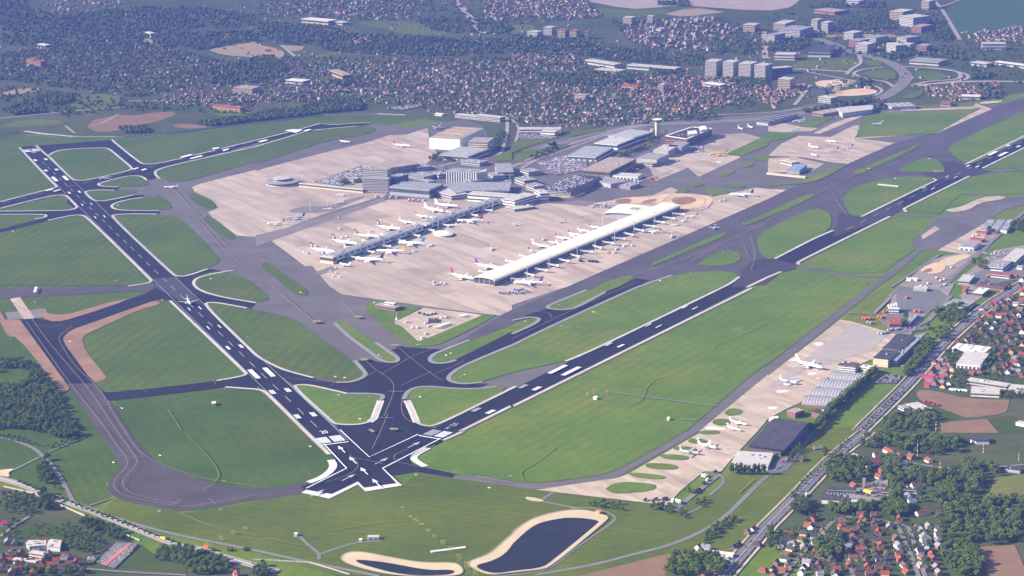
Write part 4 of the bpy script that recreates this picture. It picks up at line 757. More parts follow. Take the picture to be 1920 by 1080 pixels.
B('shed', 'low red-roofed shed below the striped sheds', 'shed', 'h 1560,660! 1570,650! 1650,655! 1640,668!', 5, BRICK, R_TILE, 0, 0)
B('shed', 'second low red-roofed shed nearer the works yard', 'shed', 'h 1510,712! 1530,700! 1620,712! 1600,726!', 5, BRICK, R_TILE, 0, 0)
B('terrace_block', 'white block with red roof at the works yard', 'building', 'h 1670,975! 1690,962! 1830,975! 1810,990!', 7, WHT, R_TILE, 1, 0)
B('depot', 'maroon-roofed hall right of the works yard', 'depot', 'h 1570,1052! 1600,1035! 1790,1055! 1770,1078!', 7, BRICK, plain('roof_plum', (.12, .06, .07), .9, .1, .2, .2), 1, 1)
for x0, lab in ((1035, 'left'), (1080, 'right')):
    B('site_cabin', f'small white site cabin, {lab} of two by the perimeter lane', 'cabin', f'h {x0},1012! {x0+12},1003! {x0+45},1006! {x0+38},1016!', 4.5, WHT, R_WHITE, 0, 0, group='two white site cabins')
# across the main road
B('barracks', 'white arched building with dark roof, upper of two by the road', 'building', 'q 447,432! 475,413! 672,419! 662,440!', 7, WHT, R_DARK, 1, 0, door=9)
B('barracks', 'white building with dark flat roof, lower of two by the road', 'building', 'q 403,508! 428,472! 612,477! 602,518!', 6, WHT, R_DARK, 0, 2)
B('barracks', 'small white annex right of the lower dark-roofed building', 'building', 'q 615,525! 625,508! 692,512! 690,530!', 4, WHT, R_LIGHT, 0, 0)
B('barracks', 'white building with dormer strip behind the court', 'building', 'q 848,432! 862,416! 925,418! 912,452!', 7, WHT, plain('roof_chestnut', (.11, .055, .045), .9, .1, .2, .3), 1, 1)
B('barracks', 'long dark-roofed white building behind the court', 'building', 'q 985,428! 1000,415! 1120,420! 1118,440!', 6, WHT, R_DARK, 1, 2)
B('wall', 'low white garden wall beside the main road', 'wall', 'q 625,168! 640,162! 700,184! 700,192!', 3, WHT, WHT, 0, 0)
B('stone_tower', 'small brown stone monument tower in the court', 'tower', 'q 718,352! 724,348! 734,350! 730,356!', 12, plain('stone_brown', (.24, .2, .16), .9), R_GREY, 0, 0)
B('bus_depot', 'yellow flat canopy in the court of parked cars', 'canopy', 'q 712,438! 722,430! 772,438! 768,452!', 4, plain('canopy_yellow', (.68, .58, .02), .6), plain('canopy_yellow', (.68, .58, .02), .6), 0, 0)
B('farm_building', 'grey shed at the right edge beside the ripening field', 'shed', 'q 1780,275! 1800,258! 1900,262! 1890,290!', 5, GRYW, R_DARK, 0, 1)
B('garden_centre', 'long white flat-roofed shop below the tree hedge', 'shop', 'o 1385,890! 1400,880! 1665,905! 1655,925!', 5, WHT, R_WHITE, 0, 0)
B('garden_centre', 'pale shed beside the long white roadside shop', 'shop', 'o 1560,955! 1580,940! 1640,960! 1620,985!', 5, WHT, R_LIGHT, 0, 0)
B('workshop', 'grey flat-roofed workshop at the foot of the embankment', 'workshop', 'm 195,835! 215,815! 345,812! 345,850! 220,862!', 6, GRYW, R_LIGHT, 0, 4, square=False)
B('workshop', 'white flat-roofed workshop beside the grey one below the embankment', 'workshop', 'm 362,822! 380,806! 462,815! 448,868! 350,862!', 6, WHT, R_LIGHT, 0, 3, square=False)
B('terrace', 'long white terrace with grey roofs in the village street', 'terrace', 'm 95,955! 105,940! 272,962! 268,978!', 6, WHT, R_LIGHT, 1, 0)
B('terrace', 'cream terrace with grey flat roof behind the white one', 'terrace', 'm 215,905! 230,888! 335,900! 330,925!', 8, CREAM, R_LIGHT, 2, 3)
B('equipment_hut', 'long white equipment hut with grey roof in the near grass', 'hut', 'n 838,792! 850,778! 925,774! 922,790!', 4, WHT, R_LIGHT, 0, 0, door=2)
B('equipment_hut', 'small white hut left of the long equipment hut', 'hut', 'n 775,806! 782,798! 798,800! 795,810!', 3, WHT, R_WHITE, 0, 0)
B('equipment_hut', 'tiny white hut alone at the end of a grey track', 'hut', 'n 285,762! 294,754! 312,756! 308,768!', 4, WHT, R_WHITE, 0, 0)
B('equipment_hut', 'round white hut beside a grey pad in the long green strip', 'hut', 'k 1163,974! 1172,966! 1185,970! 1180,980!', 4, WHT, R_WHITE, 0, 0)
B('equipment_hut', 'sandy white hut among antenna masts in the long green strip', 'hut', 'k 608,822! 620,812! 640,818! 632,828!', 4, WHT, R_CREAM, 0, 0)
B('pump_house', 'orange pump house on the rim of the large pond', 'hut', 'o 628,590! 640,580! 662,594! 655,604!', 4, ORW, plain('roof_orange', (.5, .2, .06), .8), 0, 0)
B('equipment_hut', 'red and white hut with a mast in the lower left grass', 'hut', 'i 1585,862! 1595,850! 1620,852! 1615,868!', 4, ORW, R_WHITE, 0, 0)

for s_, h_, lab in (('f 690,258! 735,245! 790,256! 740,270!', 10, 'grey block beside the walkway car park'), ('f 1742,216! 1800,204! 1862,226! 1795,242!', 12, 'grey block behind the hotel corner'), ('g 100,302! 160,285! 228,302! 165,322!', 12, 'flat grey block left of the open-deck garage'), ('g 20,252! 82,230! 152,252! 92,278!', 13, 'flat grey block at the middle of the terminal roads'), ('g 835,302! 900,280! 962,296! 885,320!', 8, 'low grey block in front of the pale shed'),
                    ('f 1180,152! 1260,140! 1302,160! 1212,177!', 11, 'grey block right of the long garage'), ('f 1500,122! 1600,110! 1742,126! 1622,142!', 9, 'low pale block in front of the cargo hall'), ('f 1325,212! 1375,200! 1422,216! 1370,230!', 12, 'small grey block left of the hotel'), ('g 1000,132! 1060,115! 1122,131! 1052,152!', 9, 'low block before the pale cargo hangar'), ('g 60,190! 120,172! 190,190! 125,212!', 11, 'grey block beside the elevated road'), ('f 1560,262! 1660,250! 1720,268! 1610,282!', 12, 'grey block between hotel and terminal deck'), ('f 1240,272! 1290,262! 1340,274! 1290,286!', 12, 'grey block behind the departure hall')):
    bld('service_building', lab, 'building', s_, h_, CONCW, R_GREY, 2, 4)
# ------------------------------------------------------------------ aircraft
PAINT = {k: plain('paint_'+k, c, .35, .5, .05, .3) for k, c in dict(white=(.78, .78, .78), cream=(.72, .70, .64), grey=(.40, .42, .44), pale_blue=(.42, .46, .60), navy=(.03, .035, .12), purple=(.16, .05, .26), orange=(.75, .16, .03), red=(.55, .04, .05), yellow=(.80, .52, .02), black=(.025, .022, .025), gold=(.62, .42, .10), crimson=(.30, .03, .09), teal=(.05, .22, .26), wing=(.62, .63, .65)).items()}
WIND = plain('cockpit_glass', (.02, .022, .03), .1, .6, .1, 1)
TYRE = plain('tyre_black', (.02, .02, .02), .9, .1, .1, 1)
def tube(m, st, n=12):        # stations (x, z, ry, rz)
    vs = []; N = n
    for x, z, ry, rz in st: vs += [(x, ry*cos(2*pi*i/n), z+rz*sin(2*pi*i/n)) for i in range(n)]
    fs = [(k*n+i, k*n+(i+1) % n, (k+1)*n+(i+1) % n, (k+1)*n+i) for k in range(len(st)-1) for i in range(n)]
    fs += [tuple(range(n-1, -1, -1)), tuple(range((len(st)-1)*n, len(st)*n))]
    return m.add(vs, fs)
def slab(m, pts, th, axis='z'):      # planform corners (x,y,z) with thickness
    n = len(pts); d = (0, 0, th/2) if axis == 'z' else (0, th/2, 0)
    vs = [(p[0]-d[0], p[1]-d[1], p[2]-d[2]) for p in pts]+[(p[0]+d[0], p[1]+d[1], p[2]+d[2]) for p in pts]
    return m.add(vs, [tuple(range(n-1, -1, -1)), tuple(range(n, 2*n))]+[(i, (i+1) % n, n+(i+1) % n, n+i) for i in range(n)])
PMESH = {}
def plane_meshes(kind):
    if kind in PMESH: return PMESH[kind]
    P = []
    hi = kind in ('freighter', 'propeller', 'commuter'); r = {'airliner': .052, 'widebody': .047, 'bizjet': .05, 'freighter': .062, 'propeller': .068, 'commuter': .052, 'tailjet': .045}[kind]
    z = {'airliner': .095, 'widebody': .09}.get(kind, .085)
    m = MB(); tube(m, [(.5, z-.012, .004, .004), (.485, z-.008, r*.5, r*.5), (.455, z, r*.82, r*.85), (.41, z, r, r), (-.18, z, r, r), (-.34, z+.012, r*.72, r*.74), (-.46, z+.028, r*.3, r*.34), (-.5, z+.033, r*.1, r*.14)], 14)
    P.append(('fuselage', m, 'f'))
    m = MB(); m.add([(.468, -r*.5, z+r*.42), (.468, r*.5, z+r*.42), (.442, r*.62, z+r*.72), (.442, -r*.62, z+r*.72)], [(0, 1, 2, 3)]); m.v = [(x+.006, y, w+.006) for x, y, w in m.v]; P.append(('cockpit_window', m, 'g'))
    sp = {'airliner': .47, 'widebody': .46, 'bizjet': .42, 'freighter': .5, 'propeller': .66, 'commuter': .56, 'tailjet': .40}[kind]
    wz = z+r*.85 if hi else z-r*.55
    for s in (-1, 1):
        m = MB()
        if kind in ('propeller', 'commuter'): slab(m, [(.09, 0, wz), (.075, s*sp, wz+.01), (.015, s*sp, wz+.01), (-.03, 0, wz)], .014)
        else: slab(m, [(.13, s*r*.6, wz), (.02, s*sp*.38, wz+.014), (-.13, s*sp, wz+.035), (-.165, s*sp, wz+.035), (-.07, s*sp*.36, wz+.012), (-.075, s*r*.6, wz)], .012)
        P.append(('wing', m, 'w'))
        tz = z+.03 if kind in ('airliner', 'widebody', 'propeller') else z+r+.155
        m = MB(); slab(m, [(-.395, 0, tz), (-.455, s*.165, tz+.008), (-.485, s*.165, tz+.008), (-.475, 0, tz)] if tz < z+.1 else [(-.43, 0, tz), (-.48, s*.15, tz), (-.51, s*.15, tz), (-.52, 0, tz)], .008); P.append(('tailplane', m, 'f'))
        if kind in ('airliner', 'widebody', 'freighter', 'propeller', 'commuter'):
            ys = {'airliner': (.15,), 'widebody': (.155,), 'freighter': (.17, .31), 'propeller': (.2, .40), 'commuter': (.16,)}[kind]
            for y in ys:
                ex = .06 if not hi else .07
                er = .027 if not hi else (.021 if kind == 'freighter' else .019)
                ez = wz-.028 if not hi else wz-.012
                ex -= (y-.15)*.55 if kind in ('widebody', 'airliner', 'freighter') else 0
                m = MB(); tube(m, [(ex+.06, ez, er*.8, er*.8), (ex+.045, ez, er, er), (ex-.02, ez, er*.95, er*.95), (ex-.06, ez+.004, er*.55, er*.55)], 10); m.v = [(a, b+s*y, c) for a, b, c in m.v]
                P.append(('engine', m, 'e'))
                if kind in ('propeller', 'commuter'):
                    m = MB()
                    for k in range(4):
                        a = pi/4+k*pi/2; R_ = .055 if kind == 'propeller' else .062
                        m.add([(ex+.068, s*y+cos(a)*.006-sin(a)*.005, ez+sin(a)*.006+cos(a)*.005), (ex+.068, s*y+cos(a)*.006+sin(a)*.005, ez+sin(a)*.006-cos(a)*.005), (ex+.064, s*y+cos(a)*R_, ez+sin(a)*R_)], [(0, 1, 2)])
                    P.append(('propeller', m, 't'))
        else:
            m = MB(); tube(m, [(-.22, z+.03, .016, .016), (-.24, z+.03, .025, .025), (-.33, z+.032, .023, .023), (-.36, z+.034, .013, .013)], 10); m.v = [(a, b+s*(r+.022), c) for a, b, c in m.v]; P.append(('engine', m, 'e'))
    m = MB(); h = .17
    slab(m, [(-.33, 0, z+r*.7), (-.435, 0, z+r+h), (-.505 if kind not in ('propeller',) else -.49, 0, z+r+h), (-.47, 0, z+r*.45)], .011, 'y'); P.append(('tail_fin', m, 'v'))
    m = MB()
    for x, y in ((.38, 0), (-.02, .05), (-.02, -.05)):
        m.bar((x, y, .016), (x, y, z-r*.7), .004, 5); m.box(x, y, 0, .03, .018, .028)
    P.append(('landing_gear', m, 't'))
    m = MB(); slab(m, [(-.40, 0, z+r*1.5), (-.445, 0, z+r+h*.82), (-.488, 0, z+r+h*.78), (-.468, 0, z+r*1.4)], .0135, 'y'); P.append(('tail_emblem', m, 'y'))
    PMESH[kind] = P; return P
PDATA = {}
def plane(kind, nose, tail, label, f='white', v='white', e='white', w='wing', L=None, group=None, h=4., mark=None):
    a = [t for t in PX(nose)][0]; b = [t for t in PX(tail)][0]
    N = Vector(gp(a[0], a[1], h)); T = Vector(gp(b[0], b[1], h)); d = N-T; L = L or d.length; c = (N+T)/2
    r = empty({'airliner': 'airliner', 'widebody': 'airliner', 'bizjet': 'business_jet', 'freighter': 'transport_jet', 'propeller': 'transport_aircraft', 'commuter': 'propeller_airliner', 'tailjet': 'airliner'}[kind], (c.x, c.y, 1.5), atan2(d.y, d.x), label, 'aircraft', group)
    r.scale = (L, L, L)
    key = dict(f=PAINT[f], v=PAINT[v], e=PAINT[e], w=PAINT[w], g=WIND, t=TYRE)
    if mark: key['y'] = PAINT[mark]
    for nm, m, k in plane_meshes(kind):
        if k == 'y' and not mark: continue
        kk = (kind, id(m), key[k].name)
        if kk not in PDATA:
            me = m.mesh(nm, nm in ('fuselage', 'engine')); me.materials.append(key[k]); PDATA[kk] = me
        o = bpy.data.objects.new(nm, PDATA[kk]); C.objects.link(o)
        if nm == 'wing': wg = o
        o.parent = wg if nm in ('engine', 'propeller') and kind not in ('bizjet', 'tailjet') else r
    return r
A, Wd, BJ, TJ, CM = 'airliner', 'widebody', 'bizjet', 'tailjet', 'commuter'
plane(A, 'f 65,603', 'f 235,592', 'white airliner with an orange tail on the left apron', v='orange', L=40)
plane(A, 'f 205,560', 'f 385,550', 'pale blue airliner with a navy tail behind the orange-tailed one', 'pale_blue', 'navy', L=44)
plane(TJ, 'f 505,488', 'f 592,482', 'small white jet with a dark tail on the dark apron patch', v='black')
plane(CM, 'f 600,550', 'f 636,548', 'tiny grey propeller plane alone on the dark taxi lane', 'grey', 'grey', L=16)
plane(A, 'f 610,382', 'f 690,378', 'white jet parked below the old terminal offices', L=28)
plane(CM, 'f 605,442', 'f 668,428', 'small white propeller plane right of the dark apron patch', L=22)
lion = dict(v='black', e='white', mark='gold')
plane(Wd, 'f 600,818', 'f 408,796', 'black-tailed white airliner, first from the near end on the left of the flat pier', **lion)
plane(Wd, 'f 768,760', 'f 570,735', 'black-tailed white airliner, second from the near end on the left of the flat pier', **lion)
plane(Wd, 'f 930,702', 'f 738,690', 'black-tailed white airliner, third from the near end on the left of the flat pier', **lion)
plane(Wd, 'f 1090,647', 'f 905,626', 'black-tailed white airliner, fourth from the near end on the left of the flat pier', **lion)
plane(A, 'f 1188,597', 'f 1065,578', 'white airliner with a gold tail at the left of the flat pier', 'cream', 'gold', L=42)
plane(A, 'f 1300,552', 'f 1190,535', 'white airliner with a red tail at the left of the flat pier', v='red', L=40)
plane(Wd, 'f 1412,512', 'f 1262,488', 'all white wide airliner near the far left end of the flat pier')
plane(Wd, 'f 1520,475', 'f 1340,460', 'all white airliner at the terminal corner beyond the flat pier')
plane(A, 'f 612,892', 'f 722,918', 'small white airliner at the near end of the flat pier', L=33)
plane(Wd, 'f 722,866', 'f 982,882', 'long white airliner with a blue tail right of the flat pier', v='navy', L=64)
plane(Wd, 'f 885,808', 'f 1128,814', 'white airliner with a black and orange tail right of the flat pier', v='gold', L=60)
plane(Wd, 'f 1052,747', 'f 1282,756', 'white airliner with a dark green tail right of the flat pier', v='teal', L=60)
plane(A, 'f 1412,608', 'f 1500,611', 'short white airliner beyond the oval pavilion', L=30)
plane(Wd, 'f 1512,582', 'f 1700,580', 'long white airliner at the far right end of the flat pier', v='crimson', L=58)
plane(CM, 'f 1758,800', 'f 1768,768', 'small white propeller plane taxiing between the two piers', L=27)
plane(Wd, 'f 1648,1022', 'f 1448,985', 'white airliner with a crimson tail left of the cream pier end', v='crimson', L=62)
plane(Wd, 'f 1830,942', 'f 1632,910', 'white airliner with a purple tail left of the cream pier', v='purple', L=60)
sm = [('g 218,812', 'g 122,798', 'black', 'small airliner with a black tail, nearest of the small jets left of the cream pier', A), ('g 288,780', 'g 150,755', 'white', 'all white rear-engined jet left of the cream pier', TJ), ('g 358,748', 'g 268,733', 'purple', 'small airliner with a violet tail left of the cream pier', A), ('g 442,716', 'g 322,700', 'red', 'small airliner with a bright red tail left of the cream pier', A), ('g 525,690', 'g 418,672', 'crimson', 'small airliner with a dark red tail left of the cream pier', A), ('g 590,656', 'g 490,645', 'yellow', 'small airliner with a yellow tail left of the cream pier', A), ('g 660,630', 'g 578,617', 'black', 'small airliner with a black tail, farthest of the small jets left of the cream pier', A)]
for n_, t_, c_2, lab, kd in sm: plane(kd, n_, t_, lab, v=c_2)
plane(CM, 'g 14,606', 'g 52,594', 'tiny white propeller plane far out on the middle apron', L=20)
plane(BJ, 'g 343,587', 'g 412,574', 'white jet with a dark tail alone on the middle apron', v='navy', L=24)
plane(Wd, 'g 10,1044', 'g 238,1050', 'white airliner with a purple tail right of the cream pier end', v='purple', e='purple', L=60)
for n_, t_, f_, v_, lab in (('g 660,808', 'g 758,806', 'yellow', 'yellow', 'all yellow small airliner right of the cream pier'), ('g 735,780', 'g 822,774', 'white', 'red', 'small white airliner with a red tail behind the all yellow one'), ('g 820,752', 'g 895,748', 'white', 'black', 'small white airliner with a black tail two behind the all yellow one'), ('g 1022,657', 'g 1120,655', 'white', 'purple', 'white airliner with a violet tail at the far right of the cream pier'), ('g 1185,605', 'g 1252,602', 'white', 'white', 'plain white airliner beside the far end of the cream pier'), ('g 1253,575', 'g 1322,570', 'white', 'crimson', 'white airliner with a maroon tail by the building site'), ('g 1296,545', 'g 1395,540', 'white', 'red', 'white airliner with a scarlet tail nearest the building site')):
    plane(A, n_, t_, lab, f_, v_)
plane(CM, 'g 1190,706', 'g 1200,672', 'white propeller plane turning on the apron below the cream pier', L=30)
plane(CM, 'g 1510,634', 'g 1525,618', 'white propeller plane rolling on the taxiway beside the long apron', L=24)
plane(Wd, 'g 1633,383', 'g 1812,386', 'big white airliner with a striped navy tail alone on the far apron', v='navy', e='navy', L=56)
plane(A, 'g 1473,84', 'g 1622,74', 'all yellow freight airliner on the cargo apron', 'yellow', 'yellow', 'yellow', 'yellow', L=50)
plane(BJ, 'g 1545,128', 'g 1562,134', 'tiny white jet below the yellow freight airliner', L=16)
plane(A, 'e 1256,324', 'e 1312,322', 'white airliner on the left taxiway crossing', L=34)
plane(A, 'e 760,262', 'e 818,250', 'white airliner with a dark blue tail on the crossing runway', v='navy', L=36)
plane(A, 'i 1430,132', 'i 1402,88', 'white airliner lined up on the long left runway', L=40, h=3)
plane(A, 'b 1330,972', 'b 1398,944', 'pale airliner with a blue tail beside the white hangar', 'cream', 'pale_blue', L=42)
plane(A, 'b 702,1066', 'b 632,1060', 'white airliner with a red tail on the far left taxiway', v='red', L=34)
plane(Wd, 'f 1160,20', 'f 1028,10', 'large white airliner with a red tail on the far apron', v='red', L=52)
plane(BJ, 'd 785,932', 'd 855,926', 'white jet parked on the far pale apron strip', L=34)
plane(BJ, 'c 1738,972', 'c 1688,952', 'white jet, left of two on the distant cargo stands', L=30)
plane(BJ, 'c 1810,960', 'c 1762,942', 'white jet, right of two on the distant cargo stands', L=30)
plane(A, 'd 178,915', 'd 285,903', 'white airliner beside the long dark sheds', L=40)
plane(BJ, 'd 158,976', 'd 232,968', 'white jet on the narrow stand below the dark sheds', L=28)
plane(A, 'd 505,1066', 'd 435,1055', 'white airliner with a red tail on the distant apron', v='red', L=36)
plane(A, 'h 375,28', 'h 310,17', 'white airliner by the lighting mast of the distant apron', L=34)
plane(A, 'h 450,55', 'h 525,45', 'white airliner facing left on the distant apron', v='navy', L=36)
plane(A, 'h 362,86', 'h 325,74', 'white airliner with a crimson tail in front on the distant apron', v='crimson', L=30)
plane(A, 'h 560,30', 'h 630,24', 'white airliner right of the mast on the distant apron', v='red', L=34)
plane(Wd, 'l 412,606', 'l 203,556', 'all white wide airliner on the military apron', e='white', L=60, h=4.5)
plane('propeller', 'l 225,716', 'l 80,688', 'grey four-propeller transport behind the white airliner', 'grey', 'grey', 'grey', 'grey', L=36)
plane(BJ, 'k 1757,1022', 'k 1640,1000', 'white business jet, farther of two by the grass fingers', L=32)
plane(BJ, 'k 1714,1064', 'k 1618,1040', 'white business jet, nearer of two by the grass fingers', L=28)
plane('freighter', 'o 1527,118', 'o 1400,90', 'all white high-tailed transport jet by the grass fingers', w='white', L=36)
plane('propeller', 'o 1400,160', 'o 1262,142', 'grey four-propeller transport at the grass fingers', 'grey', 'grey', 'grey', 'grey', L=34)

# ------------------------------------------------------------------ boarding bridges
def bridge_mesh():
    m = MB(); m.box(0, 0, 4.2, 24, 3, 2.8); P = [('tunnel', m, STEEL)]
    m = MB(); m.cyl(-12, 0, 0, 7.4, 3.2, 3.2, 10); P.append(('rotunda', m, CONCW))
    m = MB(); m.box(12.5, 0, 3.8, 4.5, 4.2, 3.6); P.append(('cab', m, WHT))
    m = MB(); m.box(7, 1.2, 0, .8, .6, 4.2); m.box(7, -1.2, 0, .8, .6, 4.2); P.append(('support', m, STEEL))
    return [(n, m.mesh(n), mt) for n, m, mt in P]
BM = bridge_mesh()
for n, me, mt in BM: me.materials.append(mt)
def bridge(x, y, a, label, group):
    r = empty('boarding_bridge', (x, y, 1.3), a, label, 'boarding bridge', group)
    for n, me, mt in BM: o = bpy.data.objects.new(n, me); C.objects.link(o); o.parent = r
an = atan2(nB.y, nB.x)
for k in range(16):
    p = pc+dB*(50+k*46)+nB*46
    bridge(p.x, p.y, an+rnd.uniform(-.35, .35), 'boarding bridge on the dark right side of the cream pier', 'bridges along the right side of the cream pier')
for k in range(9):
    p = pc+dB*(70+k*52)-nB*45
    bridge(p.x, p.y, an+pi+rnd.uniform(-.35, .35), 'boarding bridge on the sunlit left side of the cream pier', 'bridges along the left side of the cream pier')
for k in range(10):
    p = a0+dA*(40+k*58)+nA*16
    bridge(p.x, p.y, an+rnd.uniform(-.3, .3), 'boarding bridge on the right side of the flat grey pier', 'bridges along the right side of the flat pier')
for k in range(8):
    p = a0+dA*(45+k*66)-nA*41
    bridge(p.x, p.y, an+pi+rnd.uniform(-.3, .3), 'boarding bridge on the left side of the flat grey pier', 'bridges along the left side of the flat pier')
# ------------------------------------------------------------------ trees
def foliage(name, a, b):
    t = NT(name); oi = t.n('ShaderNodeObjectInfo')
    f = t.math('ADD', t.math('MULTIPLY', t.ramp(t.noise(.22, 3, .6), .3, .7), .65), t.math('MULTIPLY', oi.outputs['Random'], .45))
    MATS[name] = t.out(t.mix(f, a, b), .9, .12); return MATS[name]
LEAF = foliage('foliage_green', (.042, .074, .004), (.150, .200, .016))
LEAFD = foliage('foliage_dark', (.030, .055, .004), (.105, .145, .013))
LEAFL = foliage('foliage_light', (.07, .095, .016), (.13, .155, .03))
BARK = plain('bark', (.09, .07, .05), .9, .1, .2, .5)
def clump(m, c, r, R_):
    # lumpy little octahedron of leaves
    d = [(1, 0, 0), (0, 1, 0), (-1, 0, 0), (0, -1, 0), (0, 0, 1), (0, 0, -1)]
    vs = [tuple(c[i]+x[i]*r*R_.uniform(.6, 1.35)+R_.uniform(-.25, .25)*r for i in range(3)) for x in d]
    m.add(vs, [(0, 1, 4), (1, 2, 4), (2, 3, 4), (3, 0, 4), (1, 0, 5), (2, 1, 5), (3, 2, 5), (0, 3, 5)])
def crown_mesh(kind, seed):
    R_ = random.Random(seed); m = MB()
    if kind == 'round':
        lobes = [(R_.uniform(-.22, .22), R_.uniform(-.22, .22), R_.uniform(.5, .78), R_.uniform(.2, .3)) for _ in range(6)]+[(0, 0, .62, .33)]
        for lx, ly, lz, lr in lobes:
            for _ in range(16):
                v = Vector((R_.gauss(0, 1), R_.gauss(0, 1), R_.gauss(0, 1))).normalized()*lr*R_.uniform(.75, 1.05)
                if lz+v.z < .22: continue
                clump(m, (lx+v.x, ly+v.y, lz+v.z), R_.uniform(.055, .10), R_)
    elif kind == 'poplar':
        for _ in range(90):
            z = R_.uniform(.08, 1); w = .13*sin(min(1, (1.02-z)*1.6+.1)*pi/2)*(1 if z > .2 else z*5); a = R_.uniform(0, 6.28)
            clump(m, (cos(a)*w*R_.uniform(.6, 1), sin(a)*w*R_.uniform(.6, 1), z), R_.uniform(.035, .06), R_)
    else:
        for _ in range(60):
            z = R_.uniform(.05, .95); w = .45*R_.uniform(.5, 1); a = R_.uniform(0, 6.28)
            clump(m, (cos(a)*w, sin(a)*w, z*.8+.05), R_.uniform(.10, .18), R_)
    return m
CROWN = {k: [crown_mesh(k, 10+i) for i in range(n)] for k, n in (('round', 5), ('poplar', 3), ('bush', 2))}
TRUNK = MB(); TRUNK.cyl(0, 0, 0, .45, .025, .014, 6); TRUNK.bar((0, 0, .3), (.15, .05, .5), .012, 4); TRUNK.bar((0, 0, .33), (-.12, .1, .52), .011, 4)
TM = TRUNK.mesh('trunk'); TM.materials.append(BARK)
CM_ = {}
def crown_data(kind, i, mat):
    k = (kind, i, mat.name)
    if k not in CM_: me = CROWN[kind][i].mesh('crown'); me.materials.append(mat); CM_[k] = me
    return CM_[k]
def inside(x, y, p):
    c = False; n = len(p)
    for i in range(n):
        (x1, y1), (x2, y2) = p[i-1], p[i]
        if (y1 > y) != (y2 > y) and x < (x2-x1)*(y-y1)/(y2-y1)+x1: c = not c
    return c
TREES = []         # x, y, height, width factor, kind, material, label, group
OCC = {}
def free(x, y, d):
    cx, cy = int(x//12), int(y//12)
    for i in (-1, 0, 1):
        for j in (-1, 0, 1):
            for (a, b) in OCC.get((cx+i, cy+j), ()):
                if (a-x)**2+(b-y)**2 < d*d: return False
    OCC.setdefault((cx, cy), []).append((x, y)); return True
def wood(poly, n, hr, d, label, group, mats=(LEAF, LEAFD), kind='round', hole=None):
    p = smooth(PT(poly), True, 1); hp = smooth(PT(hole), True, 1) if hole else None
    xs = [a[0] for a in p]; ys = [a[1] for a in p]; k = 0
    for _ in range(n*30):
        x, y = rnd.uniform(min(xs), max(xs)), rnd.uniform(min(ys), max(ys))
        if inside(x, y, p) and not (hp and inside(x, y, hp)) and free(x, y, d):
            TREES.append((x, y, rnd.uniform(*hr), rnd.uniform(.8, 1.15), kind, rnd.choice(mats), label, group)); k += 1
            if k >= n: break
def row(line, step, hr, label, group, mats=(LEAFD,), kind='round', jit=1.2, wf=(.8, 1.1)):
    for x, y in resample([q[:2] for q in PT(line)], step):
        x += rnd.uniform(-jit, jit); y += rnd.uniform(-jit, jit); OCC.setdefault((int(x//12), int(y//12)), []).append((x, y))
        TREES.append((x, y, rnd.uniform(*hr), rnd.uniform(*wf), kind, rnd.choice(mats), label, group))
PL = 'tall dark poplar in the hedge between hangars and grass strip'
row('l 800,645 690,740 560,850 450,950 365,1062 q 300,0', 5, (11, 15), PL, 'poplars of the long hedge', (LEAFD, LEAF), 'round', 1.5, (.8, 1.1))
row('l 770,650 660,740 530,850 420,950 350,1050', 7, (11, 14), PL, 'poplars of the long hedge', (LEAFD,), 'poplar', 1)
wood('l 1025,680 1018,620 1110,520 1130,430 1240,400 1252,440 1180,540 1060,675', 60, (9, 14), 6.5, 'leafy tree in the belt between dark-roofed hangar and main road', 'trees of the hangar belt')
wood('l 1250,310 1370,310 1370,400 1250,400', 12, (9, 13), 8, 'leafy tree on the lawn beside the main road bend', 'trees on the lawn by the road')
wood('l 1255,180 1330,160 1500,140 1500,240 1400,270 1260,270', 34, (10, 15), 7, 'dark tree of the clump below the flat grey depot', 'trees below the grey depot', (LEAFD, LEAF))
wood('l 1190,290 1245,285 1245,340 1190,340', 3, (9, 11), 6, 'small round tree beside the works lane', 'trees by the works lane')
wood('l 990,215 1045,210 1045,295 990,295', 3, (13, 16), 6, 'big round tree beside the red-roofed depot', 'trees by the red-roofed depot')
row('q 590,70 500,180 300,350 180,480', 13, (5, 8), 'small tree on the verge along the main road', 'verge trees of the main road', (LEAF,), jit=2)
row('l 1010,760 930,850 800,960 700,1070', 15, (4, 7), 'small tree on the verge along the main road', 'verge trees of the main road', (LEAF,), jit=2)
row('o 1650,322 1900,328', 6.5, (15, 22), 'tall poplar in the row before the white workshop', 'poplars before the white workshop', (LEAFD,), 'round', 1, (.38, .5))
row('o 1650,312 1900,318', 10, (9, 12), 'short dark tree under the poplars before the workshop', 'trees under the poplars', (LEAFD,))
row('q 0,80 20,75', 6, (14, 18), 'tall poplar in the row before the white workshop', 'poplars before the white workshop', (LEAFD,), 'poplar')
row('q 160,235 240,130 245,120', 9, (10, 14), 'dark tree between the workshop lot and the grass strip', 'trees by the workshop lot', (LEAFD,), 'poplar', 2, (1.2, 1.6))
wood('q 400,140 460,140 465,190 400,195', 3, (8, 11), 6, 'round tree beside the small blue-roofed lodge', 'trees by the lodge')
for s, n in (('o 1040,540 1130,530 1140,600 1040,605', 9), ('o 1150,570 1210,565 1215,620 1150,625', 6), ('o 1250,590 1310,585 1315,655 1250,655', 6), ('o 1290,430 1340,430 1340,470 1290,470', 4), ('o 1385,500 1450,490 1450,575 1385,580', 7), ('o 580,540 700,530 860,540 860,600 700,600 580,560', 14)):
    wood(s, n, (6, 10), 5, 'bushy tree in the rough ground below the grass fingers', 'trees in the rough ground', (LEAF, LEAFL))
wood('o 1420,840 1450,760 1600,680 1660,640 1660,690 1560,760 1450,860', 40, (6, 10), 6, 'dark tree in the curved hedge beside the perimeter road', 'trees of the curved hedge', (LEAFD, LEAF))
